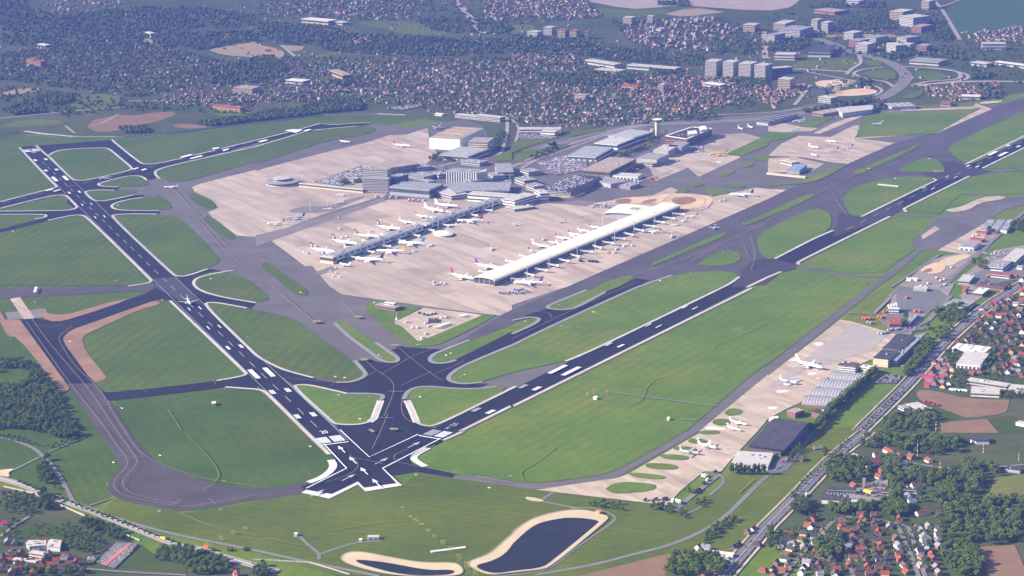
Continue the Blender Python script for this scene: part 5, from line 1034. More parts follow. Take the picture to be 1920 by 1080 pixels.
wood('o 1165,1085 1160,1000 1220,940 1300,915 1450,920 1540,950 1620,990 1590,1060 1550,1090', 75, (9, 14), 8, 'broad tree in the copse beside the red-brown field', 'trees of the copse by the field', (LEAF, LEAFD))
GA = 'broad tree in the wood around the white court buildings'
for s, n, mm in (('q 720,50 860,15 1000,60 1120,40 1500,60 1500,140 1200,190 1060,170 950,120 700,140', 60, (LEAF, LEAFD)), ('q 450,250 560,190 740,230 780,320 700,380 440,385', 42, (LEAFD, LEAF)), ('q 880,200 960,200 1010,270 1090,270 1150,330 1120,390 900,400 860,330', 30, (LEAF, LEAFL)), ('q 1160,280 1300,315 1450,300 1600,240 1720,260 1720,350 1610,360 1560,480 1480,550 1140,540 1110,480', 60, (LEAF, LEAFD)),
                 ('q 1250,570 1440,540 1640,520 1880,490 1930,560 1860,840 1560,850 1480,840 1300,830', 95, (LEAF, LEAFD, LEAFL)), ('q 1290,860 1540,860 1640,1085 1360,1085', 46, (LEAF, LEAFD)), ('q 180,520 280,510 310,610 190,650', 13, (LEAFD,)), ('q 840,520 1040,570 1060,640 850,650', 24, (LEAFD, LEAF)), ('q 350,820 530,780 565,950 380,960', 26, (LEAF, LEAFD)), ('q 460,560 840,560 840,600 460,640', 18, (LEAF, LEAFL)), ('q 920,430 1000,430 1010,520 910,530', 8, (LEAF,)), ('q 1450,220 1560,230 1590,420 1480,400', 16, (LEAFL,)), ('q 1660,720 1860,700 1870,830 1680,840', 18, (LEAFL,)), ('q 0,760 30,760 40,900 0,900', 8, (LEAFD,))):
    wood(s, int(n*1.4), (9, 15), 7, GA, 'trees of the wood around the court', mm)
wood('q 30,690 420,590 1300,640 1330,1085 90,1085', 230, (3.5, 7.5), 7, 'garden tree among the houses of the lower right village', 'garden trees of the lower right village', (LEAF, LEAFL, LEAFD))
wood('l 990,930 1230,930 1270,1085 790,1085', 50, (9, 14), 8, 'broad tree in the wood beyond the dark-walled showroom', 'trees beyond the showroom', (LEAF, LEAFL))
wood('l 1640,450 1710,440 1700,560 1620,620 1600,600', 22, (7, 11), 7, 'tree in the hedge behind the white warehouses', 'trees behind the white warehouses', (LEAF,))
wood('l 1740,800 1930,770 1930,835 1740,835', 20, (6, 10), 7, 'tree in the hedge below the school hall', 'trees below the school', (LEAFD, LEAF))
wood('l 1370,640 1480,620 1500,740 1380,750', 18, (6, 10), 8, 'garden tree between school and brick houses', 'garden trees by the school', (LEAF,))
wood('l 1420,380 1930,0 1930,780 1500,700 1300,560', 190, (4, 9), 8, 'garden tree among the houses of the upper right village', 'garden trees of the upper right village', (LEAF, LEAFL, LEAFD))
wood('l 1330,480 1440,490 1430,560 1350,570', 10, (7, 11), 7, 'dark tree beside the nearer white warehouse', 'trees beside the nearer warehouse', (LEAFD,))
wood('h 1530,890 1600,880 1650,930 1620,965 1540,960', 9, (11, 15), 8, 'big round tree by the works yard', 'trees by the works yard', (LEAF,))
wood('h 1820,600 1930,580 1930,670 1830,665', 16, (9, 14), 8, 'dark tree at the right edge below the striped sheds', 'trees below the striped sheds', (LEAFD,))
wood('h 1645,640 1705,640 1705,690 1645,690', 4, (10, 13), 7, 'dark tree in front of the striped sheds', 'trees before the striped sheds', (LEAFD,))
LW = 'broad tree in the dense wood left of the grey taxiway'
wood('i -60,570 100,560 200,570 270,620 340,700 410,745 430,800 470,900 510,1000 560,1085! m 600,30! 500,60 430,60 300,0 0,-30 -60,0', 420, (9, 14), 7.5, LW, 'trees of the dense left wood', (LEAF, LEAFD), hole='i -60,620 200,600 240,680 120,760 -60,745')
wood('m -40,40 300,120 420,100 600,40 560,70 430,130 330,130 200,60 -40,20', 40, (4, 8), 7, 'low tree of the scrub below the dense left wood', 'scrub trees below the left wood', (LEAF,))
wood('m 290,220 380,200 400,260 400,400 290,390 265,340', 16, (10, 16), 7, 'big tree beside the bend of the narrow lane', 'trees beside the narrow lane', (LEAF, LEAFD))
wood('m 410,420 470,430 470,450 420,455', 3, (4, 6), 5, 'low bush below the big trees of the narrow lane', 'bushes of the narrow lane', (LEAF,))
wood('m 290,480 350,470 400,560 380,600 290,610', 14, (10, 15), 7, 'tall dark tree against the motorway bank', 'trees against the motorway bank', (LEAFD,))
wood('m 630,650 720,680 900,760 960,800 900,830 700,760 600,720', 36, (7, 12), 7, 'dark tree of the hedge behind the white noise wall', 'trees behind the noise wall', (LEAFD,))
wood('m 480,770 640,750 820,830 720,930 560,900 460,860', 40, (5, 9), 8, 'garden tree above the village graveyard', 'garden trees by the graveyard', (LEAF, LEAFD))
wood('m 1160,960 1200,900 1330,870 1450,890 1640,950 1720,1010 1700,1060 1420,1085 1380,1000 1200,975', 85, (8, 12), 7.5, 'dense tree of the copse inside the motorway bend', 'trees of the motorway copse', (LEAF, LEAFD))
wood('m 0,460 280,470 300,620 180,640 0,600', 40, (6, 11), 8, 'dark tree of the left garden wood below the motorway', 'trees of the left garden wood', (LEAFD, LEAF))
wood('m 0,650 500,700 640,740 480,780 100,800 0,900', 26, (4, 8), 9, 'garden tree of the lower left village', 'garden trees of the lower left village', (LEAF, LEAFD))
wood('m 0,1010 200,1000 420,1030 640,1040 640,1085 0,1085', 26, (7, 11), 8, 'dark tree in front of the village street', 'trees before the village street', (LEAFD, LEAF))
wood('n -20,1010 60,1000 110,1040 100,1090 -20,1090', 14, (7, 10), 6, 'dark tree beside the roundabout', 'trees beside the roundabout', (LEAFD,))
row('m 150,378 360,470 600,560 860,660 1100,755 1300,832 1480,880', 12.5, (4.2, 5.2), 'dark clipped bush in the row along the motorway', 'clipped bushes along the motorway', (LEAFD,), 'bush', .4, (1.5, 1.8))
row('m 1600,893 1740,890 1900,885', 22, (4.2, 5), 'dark clipped bush in the row along the motorway', 'clipped bushes along the motorway', (LEAFD,), 'bush', .4, (1.8, 2.2))
# airport side trees farther off
for s, n in (('f 1300,95 1400,88 1510,110 1490,140 1310,140', 22), ('f 640,285 710,280 715,312 640,315', 8), ('g 790,95 1000,22 1010,35 830,105', 26), ('c 1000,1050 1090,1040 1100,1075 990,1078', 8), ('b 1800,1000 1860,960 1880,1078 1820,1078', 18), ('f 1760,0 1840,-40 1850,60 1770,80', 14), ('g 130,110 330,20 340,40 160,130', 22), ('c 1230,880 1540,870 1540,905 1260,920', 40)):
    wood(s, n, (8, 13), 7, 'tree beside the terminal roads and halls', 'trees round the terminal', (LEAF, LEAFD))
TREES.sort(key=lambda t: hypot(t[1], CH)+abs(t[0])*.1)
def tree_obj(t):
    x, y, h, wf, kind, mat, lab, grp = t
    r = empty('bush' if kind == 'bush' else ('poplar_tree' if kind == 'poplar' else 'leafy_tree'), (x, y, 0), rnd.uniform(0, 6.28), lab, 'bush' if kind == 'bush' else 'tree', grp)
    r.scale = (h*wf, h*wf, h)
    o = bpy.data.objects.new('crown', crown_data(kind, rnd.randrange(len(CROWN[kind])), mat)); C.objects.link(o); o.parent = r
    if kind != 'bush': o = bpy.data.objects.new('trunk', TM); C.objects.link(o); o.parent = r
for t in TREES[:300]: tree_obj(t)
rest = {}
for t in TREES[300:]:
    x, y, h, wf, kind, mat, lab, grp = t
    m = rest.setdefault(mat.name, MB()); src = CROWN[kind][rnd.randrange(len(CROWN[kind]))]; a = rnd.uniform(0, 6.28); ca, sa = cos(a), sin(a)
    m.add([(x+(u*ca-v*sa)*h*wf, y+(u*sa+v*ca)*h*wf, w*h) for u, v, w in src.v], src.f)
allm = MB(); mats = []
for k, m in rest.items(): mats.append(MATS[k]); allm.add(m.v, m.f, len(mats)-1)
tag(allm.build('tree_belt', mats), kind='stuff')
# ------------------------------------------------------------------ houses
ROOFS = {'red': plain('tile_red', (.25, .066, .04), .9, .1, .25, .6), 'dark': plain('tile_slate', (.055, .055, .065), .85, .2, .2, .6), 'brown': plain('tile_brown', (.15, .08, .06), .9, .1, .25, .6), 'grey': plain('tile_grey', (.21, .21, .225), .9, .1, .2, .6), 'orange': plain('tile_orange', (.25, .11, .065), .9, .1, .2, .6), 'rust': plain('tile_red_hazed', (.125, .075, .06), .9, .1, .3, .6), 'clay': plain('tile_orange_hazed', (.16, .115, .095), .9, .1, .3, .6), 'magenta': plain('tile_magenta', (.36, .03, .11), .85, .1, .2, .6)}  # rust and clay: far red and orange tiles, muted in colour to imitate haze
HW = {'pale': plain('wall_white_hazed', (.46, .43, .39), .9, .1, .15, .3), 'buff': plain('wall_cream_hazed', (.42, .32, .19), .9, .1, .15, .3), 'white': WHT, 'brick': plain('house_brick', (.25, .135, .09), .9, .1, .2, .6), 'cream': plain('house_cream', (.60, .44, .22), .9, .1, .12, .4)}  # pale and buff: town white and cream, haze dulling put into the colour
def house_parts(v):
    L, Wd_, hw, hr, hip = ((11, 8.5, 4.8, 8.8, 0), (13, 9, 3.4, 7.6, 0), (9.5, 9, 5.4, 9.6, 0), (12, 10, 3.2, 7, 1.2), (24, 9, 4.6, 8, 0))[v]
    l, w = L/2, Wd_/2; P = []
    m = MB(); m.add([(-l, -w, 0), (l, -w, 0), (l, w, 0), (-l, w, 0), (-l, -w, hw), (l, -w, hw), (l, w, hw), (-l, w, hw), (-l, 0, hr-.25), (l, 0, hr-.25)] if not hip else
                    [(-l, -w, 0), (l, -w, 0), (l, w, 0), (-l, w, 0), (-l, -w, hw), (l, -w, hw), (l, w, hw), (-l, w, hw)],
                    [(0, 1, 5, 4), (2, 3, 7, 6), (1, 2, 6, 9, 5), (3, 0, 4, 8, 7)] if not hip else [(0, 1, 5, 4), (1, 2, 6, 5), (2, 3, 7, 6), (3, 0, 4, 7)])
    P.append(('wall', m, 'w'))
    m = MB(); e = .5; z = hw-.15; s = hip*3
    if not hip:
        for q in (1, -1):
            m.add([(-l-e, q*(w+e), z), (l+e, q*(w+e), z), (l+e, 0, hr), (-l-e, 0, hr), (-l-e, q*(w+e), z-.3), (l+e, q*(w+e), z-.3), (l+e, 0, hr-.3), (-l-e, 0, hr-.3)], [(0, 1, 2, 3), (7, 6, 5, 4), (0, 4, 5, 1), (1, 5, 6, 2), (3, 2, 6, 7), (0, 3, 7, 4)])
    else:
        m.add([(-l-e, -w-e, z), (l+e, -w-e, z), (l+e, w+e, z), (-l-e, w+e, z), (-l+s, 0, hr), (l-s, 0, hr)], [(0, 1, 5, 4), (1, 2, 5), (2, 3, 4, 5), (3, 0, 4), (3, 2, 1, 0)])
    P.append(('roof', m, 'r'))
    m = MB(); m.box(l*.45, w*.25, hr-2.2, .9, .7, 3.0); P.append(('chimney', m, 'c'))
    for x in (-l*.5, l*.3):
        m = MB(); m.box(x, -w-.03, hw*.35, 1.6, .12, 1.5); P.append(('window', m, 'g'))
    m = MB(); m.box(0, -w-.03, 0, 1.1, .12, 2.1); P.append(('door', m, 'd'))
    return P
HP = [house_parts(v) for v in range(5)]; HM = {}
def house(x, y, a, v, roof, wall, s, label, group=None, full=True, name='house'):
    r = empty(name, (x, y, 0), a, label, 'house', group); r.scale = (s, s, s)
    key = dict(w=HW[wall], r=ROOFS[roof], c=CHIM, g=GLASS, d=DKW)
    for i, (nm, m, k) in enumerate(HP[v]):
        if not full and i > 2: break
        kk = (v, i, key[k].name)
        if kk not in HM: me = m.mesh(nm); me.materials.append(key[k]); HM[kk] = me
        o = bpy.data.objects.new(nm, HM[kk]); C.objects.link(o); o.parent = r if nm != 'chimney' else rf
        if nm == 'roof': rf = o
    OCC.setdefault((int(x//12), int(y//12)), []).append((x, y))
RC = dict(r='red', d='dark', b='brown', g='grey', o='orange', m='magenta'); WC = dict(w='white', k='brick', y='cream')
ORD = 'first second third fourth fifth sixth seventh eighth ninth tenth eleventh twelfth thirteenth fourteenth fifteenth sixteenth seventeenth eighteenth nineteenth twentieth'.split()
def ordw(i):
    if i < 20: return ORD[i]
    t = (i+1)//10; u = (i+1) % 10
    return (['', '', 'twenty', 'thirty', 'forty', 'fifty', 'sixty'][t]+'-'+ORD[u-1]) if u else ['', '', 'twentieth', 'thirtieth', 'fortieth', 'fiftieth', 'sixtieth'][t]
def village(reg, lst, place, ang, extra=0.):
    H = []
    for t in lst.split():
        x, y, c = t.split(','); X, Y = gp(REG[reg][0]+float(x)/4, REG[reg][1]+(float(y)+12)/4)
        H.append((Y, X, RC[c[0]], WC[c[1]], int(c[2]) if len(c) > 2 else rnd.choice((0, 0, 1, 2, 3))))
    H.sort(); cnt = {}
    for Y, X, rc, wc, v in H:
        k = (rc, wc); i = cnt.get(k, 0); cnt[k] = i+1
        house(X, Y, ang+rnd.choice((0, pi/2, pi))+rnd.uniform(-.12, .12), v, rc, wc, rnd.uniform(.82, 1.05)+extra, f'{rc}-roofed {wc} house, {ordw(i)} from the bottom {place}', 'houses '+place)
a1 = atan2(UB[1], UB[0])
village('q', '340,655,rk 300,700,rk 325,715,rw 265,770,dy 245,805,by 180,835,gw 165,880,dy 140,915,bk 125,955,dw 60,985,bk 30,1030,dy 110,1040,rk 290,985,gw 340,970,dk 265,1020,dw 250,1060,gw 40,1070,dk', 'left of the bending street', a1)
village('q', '555,680,bk 520,760,dw 600,590,gk 690,620,bk 690,690,rk 800,690,dk 910,710,gk 985,655,rk 790,630,bk 755,790,dk 715,850,dy 805,890,bk 720,930,dk 730,975,bk 745,1020,rk 760,1065,bk 500,1000,dk 520,1035,rk 480,960,dk 840,960,dw 830,1030,bk', 'between the two village streets', a1+.5)
village('q', '960,805,bk 975,855,gw 980,890,gw 980,925,bk 990,960,rk 1020,1000,bw 1040,1050,rk 1130,700,dw 1150,735,gw 1170,775,gw 1180,810,gw 1185,850,dw 1200,885,gk 1225,920,rk 1240,950,rk 1245,985,bk 1260,1020,gk 1280,1060,gk', 'along the straight village street', a1+.75)
village('q', '1530,600,rk 1350,550,rk 1405,650,gw 1160,608,rw4 1105,400,bw 1810,560,rw1 645,400,rk 1205,212,rw1 830,335,rw1 780,240,rw4 725,232,rw 815,175,rw0 910,150,rw4 980,180,rw0 1080,520,gw1 1050,490,gw1 850,292,rk1 370,120,gk1 260,205,dk1 1075,190,bk', 'in the wood across the main road', a1+.9)
village('o', '1805,725,rw 1690,845,bk1 1400,865,rw 1885,1035,rk 1660,860,dk 1765,755,gk 1455,868,gw 1450,1075,rk 1840,845,dk', 'at the foot of the main road', a1)
village('l', '1700,110,mk 1670,130,rk 1730,210,rw 1670,210,rk 1770,205,rw 1830,190,bk 1850,225,rk 1580,235,rk2 1640,258,gw 1680,295,bw 1760,300,dk 1810,265,rk 1890,290,rk 1905,330,rw 1600,315,ok4 1480,390,dy 1540,400,bk 1640,350,dk4 1720,400,dk 1760,450,bk 1820,480,by 1850,520,gy 1420,405,rk 1510,350,dk 1490,440,gk', 'above the white warehouses', a1+.2)
village('l', '1790,570,bk 1880,570,gw 1700,600,gk 1740,640,ok 1800,628,gw1 1590,632,rk2 1530,640,rk 1380,612,gy 1300,530,rk 1280,580,ok2 1230,620,ok4 1200,668,mk4 1300,670,rk 1250,710,ok 1195,732,mk 1330,600,bk 1270,690,bk 1340,640,rk 1905,655,ok 1850,560,rw 1300,710,gk', 'between warehouses and school', a1+.1)
village('l', '1480,35,rk2 1900,22,rk 1860,122,gw 1800,112,bk 1770,130,rk 1750,92,dk 1905,95,rk 1890,160,ok 1820,60,bk 1640,190,rk 1700,160,bk 1480,10,rk 1365,290,ok', 'nearest the right edge beside the main road', a1)
village('h', '1880,1050,bk 1905,1020,rw 1890,930,gw 1800,1060,rk 1850,990,rk 1910,830,bk 1900,600,rk 1740,990,bk 1640,1040,dk', 'above the main road bend', a1)
village('m', '20,970,rk 65,965,rk 270,905,gy2 300,935,bk 420,970,rw 380,1000,rk 480,965,gk 575,970,rk1 440,1015,rw 460,1040,by 510,1030,dk 620,985,dk 120,1005,dw 290,990,bk 340,960,dk 90,930,bk 160,920,bk2 690,950,gw 60,830,gk 110,835,gk 330,830,rk 20,690,mw 540,950,dk 30,1040,dk 90,1060,gk', 'in the lower left village', .15)
village('m', '1775,1070,rw 1780,1085,rw', 'beside the roundabout road', .2)
def infill(reg, poly, n, d, place, ang):
    p = [q[:2] for q in PT(poly)]; px_ = [(x, y) for x, y, _ in PX(poly)]; out = []
    for _ in range(n*60):
        X = rnd.uniform(min(q[0] for q in px_), max(q[0] for q in px_)); Y = rnd.uniform(min(q[1] for q in px_), max(q[1] for q in px_)); g = gp(X, Y+3)
        if inside(X, Y, px_) and all((g[0]-o.location.x)**2+(g[1]-o.location.y)**2 > d*d for o in HO):
            out.append(f'{(X-REG[reg][0])*4:.0f},{(Y-REG[reg][1])*4:.0f},{rnd.choice("rbbddgdr")}{rnd.choice("kkwy")}'); e_ = Vector((g[0], g[1], 0)); HO.append(type('P', (), {'location': e_})())
            if len(out) >= n: break
    village(reg, ' '.join(out), place, ang)
HO = [o for o in C.objects if o.get('category') == 'house']
def BUD(n): return max(0, min(n, 300-len([o for o in C.objects if o.get('category') == 'house'])))
infill('q', 'q 70,780 300,720 480,700 760,640 900,700 940,1075 120,1075', BUD(40), 15, 'amid the lower right gardens', a1+.5)
infill('q', 'q 1100,720 1280,700 1300,1075 1150,1075', BUD(9), 14, 'right of the straight village street', a1+.75)
infill('l', 'l 1570,120 1920,30 1920,640 1740,650 1660,450 1680,360 1480,440', BUD(34), 15, 'in the upper right gardens', a1+.2)
infill('l', 'l 1215,540 1380,540 1400,740 1240,760', BUD(8), 12, 'beside the main road opposite the poplars', a1)
infill('m', 'm 10,880 640,935 640,1050 10,1060', BUD(16), 12, 'in the lower left terraces', .15)
# ------------------------------------------------------------------ the town beyond
TOWN = []
def town(poly, n, d, mix_, s=1.):
    p = [q[:2] for q in PT(poly)]; xs = [a[0] for a in p]; ys = [a[1] for a in p]; k = 0
    for _ in range(n*12):
        x, y = rnd.uniform(min(xs), max(xs)), rnd.uniform(min(ys), max(ys))
        # houses stand in streets: keep them near a bent grid of lines
        u = (x*cos(.35)+y*sin(.35)+40*sin(y*.004))/58; 
        if abs(u-round(u)) > .42: continue
        if inside(x, y, p) and free(x, y, d):
            a = .35+pi/2+rnd.gauss(0, .12)+(pi/2 if rnd.random() < .25 else 0)
            TOWN.append((x, y, a, rnd.choice((0, 0, 1, 2, 3, 4)), rnd.choice(mix_), rnd.choice(('pale', 'brick', 'brick', 'buff', 'brick', 'buff')), rnd.uniform(.5, .88)*s)); k += 1
            if k >= n: break
RB_ = ('rust', 'brown', 'clay', 'brown', 'grey', 'dark')
town('b 900,470 1400,440 1920,470! c 420,480 560,560 1000,580 1100,680 1000,930! 560,960 0,930! b 1920,880 1500,840 1250,780 1100,560', 988, 8, RB_, 1.1)
town('b 0,640 400,560 780,560 900,470 1100,560 1250,780 1000,780 600,760 300,800 0,760', 323, 9, RB_, 1.1)
town('c 1000,580 1420,570 1900,650! d 120,660 60,820! c 1800,720 1450,850 1150,870 1000,920', 494, 8, ('rust', 'rust', 'brown', 'clay', 'brown'), 1.1)
town('a 40,430 300,380 800,290 1150,330 1500,430 1780,490 1560,640 1300,720 700,700 400,600 60,560', 437, 12, ('white' and 'grey', 'dark', 'brown', 'rust'), 1.0)
town('a 1300,680 1700,620! b 0,640 0,760! a 1600,810 1400,800 1180,770', 171, 9, RB_)
town('b 0,430 400,480 900,440 900,470 780,560 400,560 0,600', 152, 11, RB_)
town('b 80,40 600,0! 1300,0! 1150,140 700,150 400,110 100,130', 209, 12, ('grey', 'brown', 'rust', 'dark'), 1.3)
town('b 1700,0! 1920,-30! c 560,0 660,130 400,150 100,130 b 1740,180', 342, 11, ('brown', 'grey', 'rust'), 1.3)
town('c 840,170 1500,130 1720,240 1500,340 1550,400 1000,360 850,260', 190, 14, ('grey', 'white' and 'grey', 'brown'), 1.5)
town('c 0,410 420,390 520,470 420,480 0,470', 95, 11, RB_)
town('a 200,40 520,-10 1000,-10 900,60 500,130', 76, 20, ('grey', 'brown'), 1.3)
town('d 1180,640 1760,620 1720,740 1400,760 1200,720', 114, 11, RB_)
town('d 1440,250 1930,200! 1930,330! 1560,310', 76, 12, RB_, 1.2)
town('d 0,680 280,640 260,700 0,800', 76, 8, ('rust', 'clay'), 1.2)
town('z 0,20! 500,8! 1060,42! 1300,50! 1640,45! 1740,110! 1860,150! 1500,190! 1000,225! 700,205! 400,200! 0,160!', 600, 20, ('rust', 'brown', 'grey', 'dark', 'clay'))
TOWN.sort(key=lambda t: hypot(t[0], t[1]))
NI = max(0, 300-len([o for o in C.objects if o.get('category') == 'house'])); print('near houses', 300-NI)
for t in TOWN[:NI]:
    house(*t[:7], f'small {t[4]}-roofed {t[5]} house in the hazy town beyond the airport', f'{t[4]}-roofed {t[5]} houses of the hazy town', full=False)
ms = {}; tm = MB(); tmats = []
def mi(mat):
    if mat not in tmats: tmats.append(mat)
    return tmats.index(mat)
for x, y, a, v, rc, wc, s in TOWN[NI:]:
    ca, sa = cos(a)*s, sin(a)*s
    for (nm, m, k) in HP[v][:2]:
        tm.add([(x+p*ca-q*sa, y+p*sa+q*ca, z*s) for p, q, z in m.v], m.f, mi(HW[wc] if k == 'w' else ROOFS[rc]))
tag(tm.build('distant_houses', tmats), kind='stuff')
# ------------------------------------------------------------------ larger buildings of the town
def tb(poly, h, wall, roof, lab, st=3, cat='building', nm='town_building'):
    wall = HW['pale'] if wall is WHT else HW['buff'] if wall is CREAM else wall  # far white and cream walls take the haze-dulled copies
    B(nm, lab, cat, poly, h, wall, roof, st, 1)
D_ = 'd'
tb('d 342,142! 385,132! 410,140! 370,152!', 34, WHT, R_LIGHT, 'tall white slab block in the far office park, left of a pair', 6)
tb('d 420,162! 465,152! 495,160! 450,172!', 30, WHT, R_LIGHT, 'tall white slab block in the far office park, right of a pair', 5)
tb('d 40,175! 120,150! 160,170! 80,195!', 24, CREAM, R_LIGHT, 'cream office block at the left of the far office park', 5)
tb('d 120,205! 220,180! 340,200! 240,230!', 26, CONCW, R_GREY, 'broad grey office block in the middle of the far office park', 5)
tb('d 35,250! 110,235! 130,248! 50,265!', 28, CONCW, R_GREY, 'grey office block above the dark-roofed hall', 6)
tb('d 580,240! 650,226! 710,234! 640,250!', 24, WHT, R_LIGHT, 'white banded office block above the motorway curve', 5)
tb('d 680,322! 745,306! 810,318! 745,336!', 26, WHT, R_LIGHT, 'white banded office block beside the motorway curve', 5)
tb('d 888,322! 930,312! 1005,328! 960,342!', 28, WHT, R_LIGHT, 'white angular office block right of the motorway curve', 5)
tb('d 1015,328! 1050,318! 1100,324! 1065,336!', 28, WHT, R_LIGHT, 'white office block right of the angular one', 5)
tb('d 1125,338! 1165,326! 1230,332! 1190,346!', 26, BRICK, R_GREY, 'red brick office block in the far office park', 5)
tb('d 618,296! 700,282! 760,292! 690,308!', 22, BRICK, R_GREY, 'brick office behind the white banded block', 4)
tb('d 760,268! 860,255! 905,268! 810,285!', 22, CONCW, R_GREY, 'grey glazed office behind the brick one', 4)
tb('d 980,272! 1080,262! 1145,272! 1040,286!', 20, CONCW, R_GREY, 'long grey office beside the sandy field', 4)
tb('d 975,118! 1100,108! 1215,120! 1090,134!', 34, WHT, R_LIGHT, 'long white ribbed block at the top of the office park', 6)
tb('d 930,80! 1010,62! 1090,72! 1010,92!', 30, CREAM, R_LIGHT, 'cream stepped block at the top of the office park', 5)
tb('d 1100,190! 1180,176! 1230,186! 1150,202!', 22, BRICK, R_BROWN, 'dark brick block below the long white ribbed one', 4)
tb('d 1150,8! 1200,-4! 1250,2! 1200,14!', 30, CREAM, R_LIGHT, 'cream tower at the top edge of the office park', 5)
tb('d 580,4! 640,-8! 740,-4! 680,10!', 20, WHT, R_LIGHT, 'long white block cut by the top edge', 3)
tb('d 1565,328! 1600,316! 1775,316! 1740,330!', 20, WHT, R_LIGHT, 'long white banded office near the right edge', 2)
tb('d 300,392! 340,335! 480,332! 500,388!', 16, WHT, R_DARK, 'big hall with a dark roof and white base under the office park', 1)
tb('d 50,408! 100,392! 245,395! 200,412!', 18, WHT, R_LIGHT, 'long white hall left of the dark-roofed one', 2)
tb('d 345,72! 420,60! 570,70! 500,90!', 12, BRICK, R_BROWN, 'long low red-brown building on the far fields', 1)
tb('d 78,590! 120,575! 205,582! 165,598!', 34, CREAM, R_LIGHT, 'cream tower block above the red-roofed quarter', 7)
tb('d 0,505! 150,496! 185,503! 30,516!', 20, DKW, R_LIGHT, 'long glazed building left of the cream tower block', 3)
tb('d 320,668! 345,655! 440,658! 430,672!', 16, DKW, R_DARK, 'dark glazed block beside the sandy building site', 3)
tb('d 375,725! 410,712! 505,722! 470,738!', 16, CONCW, R_LIGHT, 'pale block between railway and motorway', 3)
tb('d 1450,722! 1480,710! 1610,712! 1590,726!', 9, WHT, R_WHITE, 'white flat shed near the far runway end', 1)
tb('d 1700,462! 1740,456! 1930,482! 1930,492!', 10, WHT, R_WHITE, 'long white-roofed shed at the right edge', 1)
tb('d 1060,452! 1110,430! 1300,440! 1280,468!', 12, CONCW, R_GREY, 'wide grey hall right of the motorway curve', 1)
tb('d 1520,466! 1560,456! 1680,466! 1640,480!', 10, CONCW, R_LIGHT, 'grey shed before the long white-roofed one', 1)
tb('d 1285,770! 1310,756! 1385,760! 1370,775!', 9, CREAM, R_TILE, 'small cream house-like hall by the far taxiway', 1)
tb('c 545,450! 580,440! 800,470! 770,485!', 12, WHT, R_LIGHT, 'long pale factory roof in the town, left of two', 1)
tb('c 860,488! 890,478! 1250,500! 1225,516!', 12, WHT, R_LIGHT, 'long pale factory roof in the town, right of two', 1)
tb('c 620,520! 660,506! 830,520! 800,536!', 10, CREAM, R_LIGHT, 'cream factory shed below the left pale roof', 1)
tb('c 115,236! 150,226! 220,232! 190,242!', 22, WHT, R_LIGHT, 'white apartment slab at the far edge of the town', 4)
tb('c 235,206! 270,194! 320,200! 290,212!', 26, WHT, R_LIGHT, 'white apartment slab behind the first far one', 5)
tb('c 340,226! 370,214! 415,220! 390,232!', 26, CREAM, R_TILE, 'cream apartment block in the middle of the far row', 5)
tb('c 430,232! 460,220! 500,226! 475,238!', 24, CREAM, R_TILE, 'cream apartment block second from the right in the far row', 5)
tb('c 545,236! 555,228! 575,230! 570,240!', 26, CREAM, R_TILE, 'narrow cream block at the right of the far row', 5)
tb('c 845,126! 880,118! 930,124! 895,134!', 26, CREAM, R_LIGHT, 'cream block beside the pink fields', 4)
tb('c 1020,118! 1040,112! 1072,116! 1055,124!', 26, WHT, R_LIGHT, 'white block beside the pink fields', 4)
tb('c 1745,180! 1785,168! 1858,176! 1820,190!', 24, CREAM, R_LIGHT, 'cream block by the far road', 4)
tb('c 1105,632! 1125,624! 1152,628! 1135,638!', 24, WHT, R_LIGHT, 'white flats among the red roofs', 5)
tb('c 472,708! 500,700! 575,706! 550,716!', 15, CREAM, R_BROWN, 'beige flats among the red roofs', 3)
tb('c 820,640! 850,632! 965,642! 940,652!', 10, ORW, R_TILE, 'long orange-tiled school among the red roofs', 2)
tb('c 1430,622! 1465,612! 1600,628! 1560,640!', 9, WHT, R_WHITE, 'white flat hall below the grey towers', 1)
tb('b 340,142! 400,135! 590,140! 540,160!', 14, CREAM, R_WHITE, 'long pale factory at the top left of the town', 1)
tb('b 580,160! 610,153! 670,158! 650,172!', 10, CREAM, R_LIGHT, 'pale shed right of the long top left factory', 1)
tb('b 600,545! 615,520! 720,560! 700,585!', 14, ORW, R_BROWN, 'brown church-like hall at the left of the town', 1)
tb('b 220,600! 240,585! 370,595! 350,612!', 10, WHT, R_WHITE, 'white sheds at the left of the town', 1)
tb('a 280,330! 300,322! 355,330! 340,340!', 14, WHT, R_WHITE, 'white hall in the far left woods', 1)
tb('a 1745,660! 1780,640! 1930,645! 1890,668!', 16, CREAM, R_BROWN, 'cream apartment row at the left edge of the town', 4)
tb('a 1590,790! 1620,780! 1830,800! 1800,812!', 12, ORW, R_TILE, 'long red-tiled terrace near the airport fence', 2)
tb('a 195,440! 220,430! 270,436! 250,448!', 20, BRICK, R_TILE, 'brick flats, left of two in the far left suburb', 4)
tb('a 250,455! 275,446! 325,452! 305,464!', 20, BRICK, R_TILE, 'brick flats, right of two in the far left suburb', 4)
tb('a 1085,240! 1100,234! 1145,242! 1130,252!', 14, WHT, R_WHITE, 'white hall at the edge of the far left meadow', 1)
tb('b 1490,860! 1530,852! 1850,880! 1830,895!', 9, CONCW, R_LIGHT, 'long grey shed at the airport edge below the town', 2)
tb('b 1650,862! 1680,854! 1850,872! 1830,884!', 13, CONCW, R_LIGHT, 'grey hall behind the long shed at the airport edge', 2)
tb('b 1340,852! 1350,846! 1400,850! 1395,858!', 6, WHT, R_WHITE, 'white hut on the grass by the airport fence', 0)
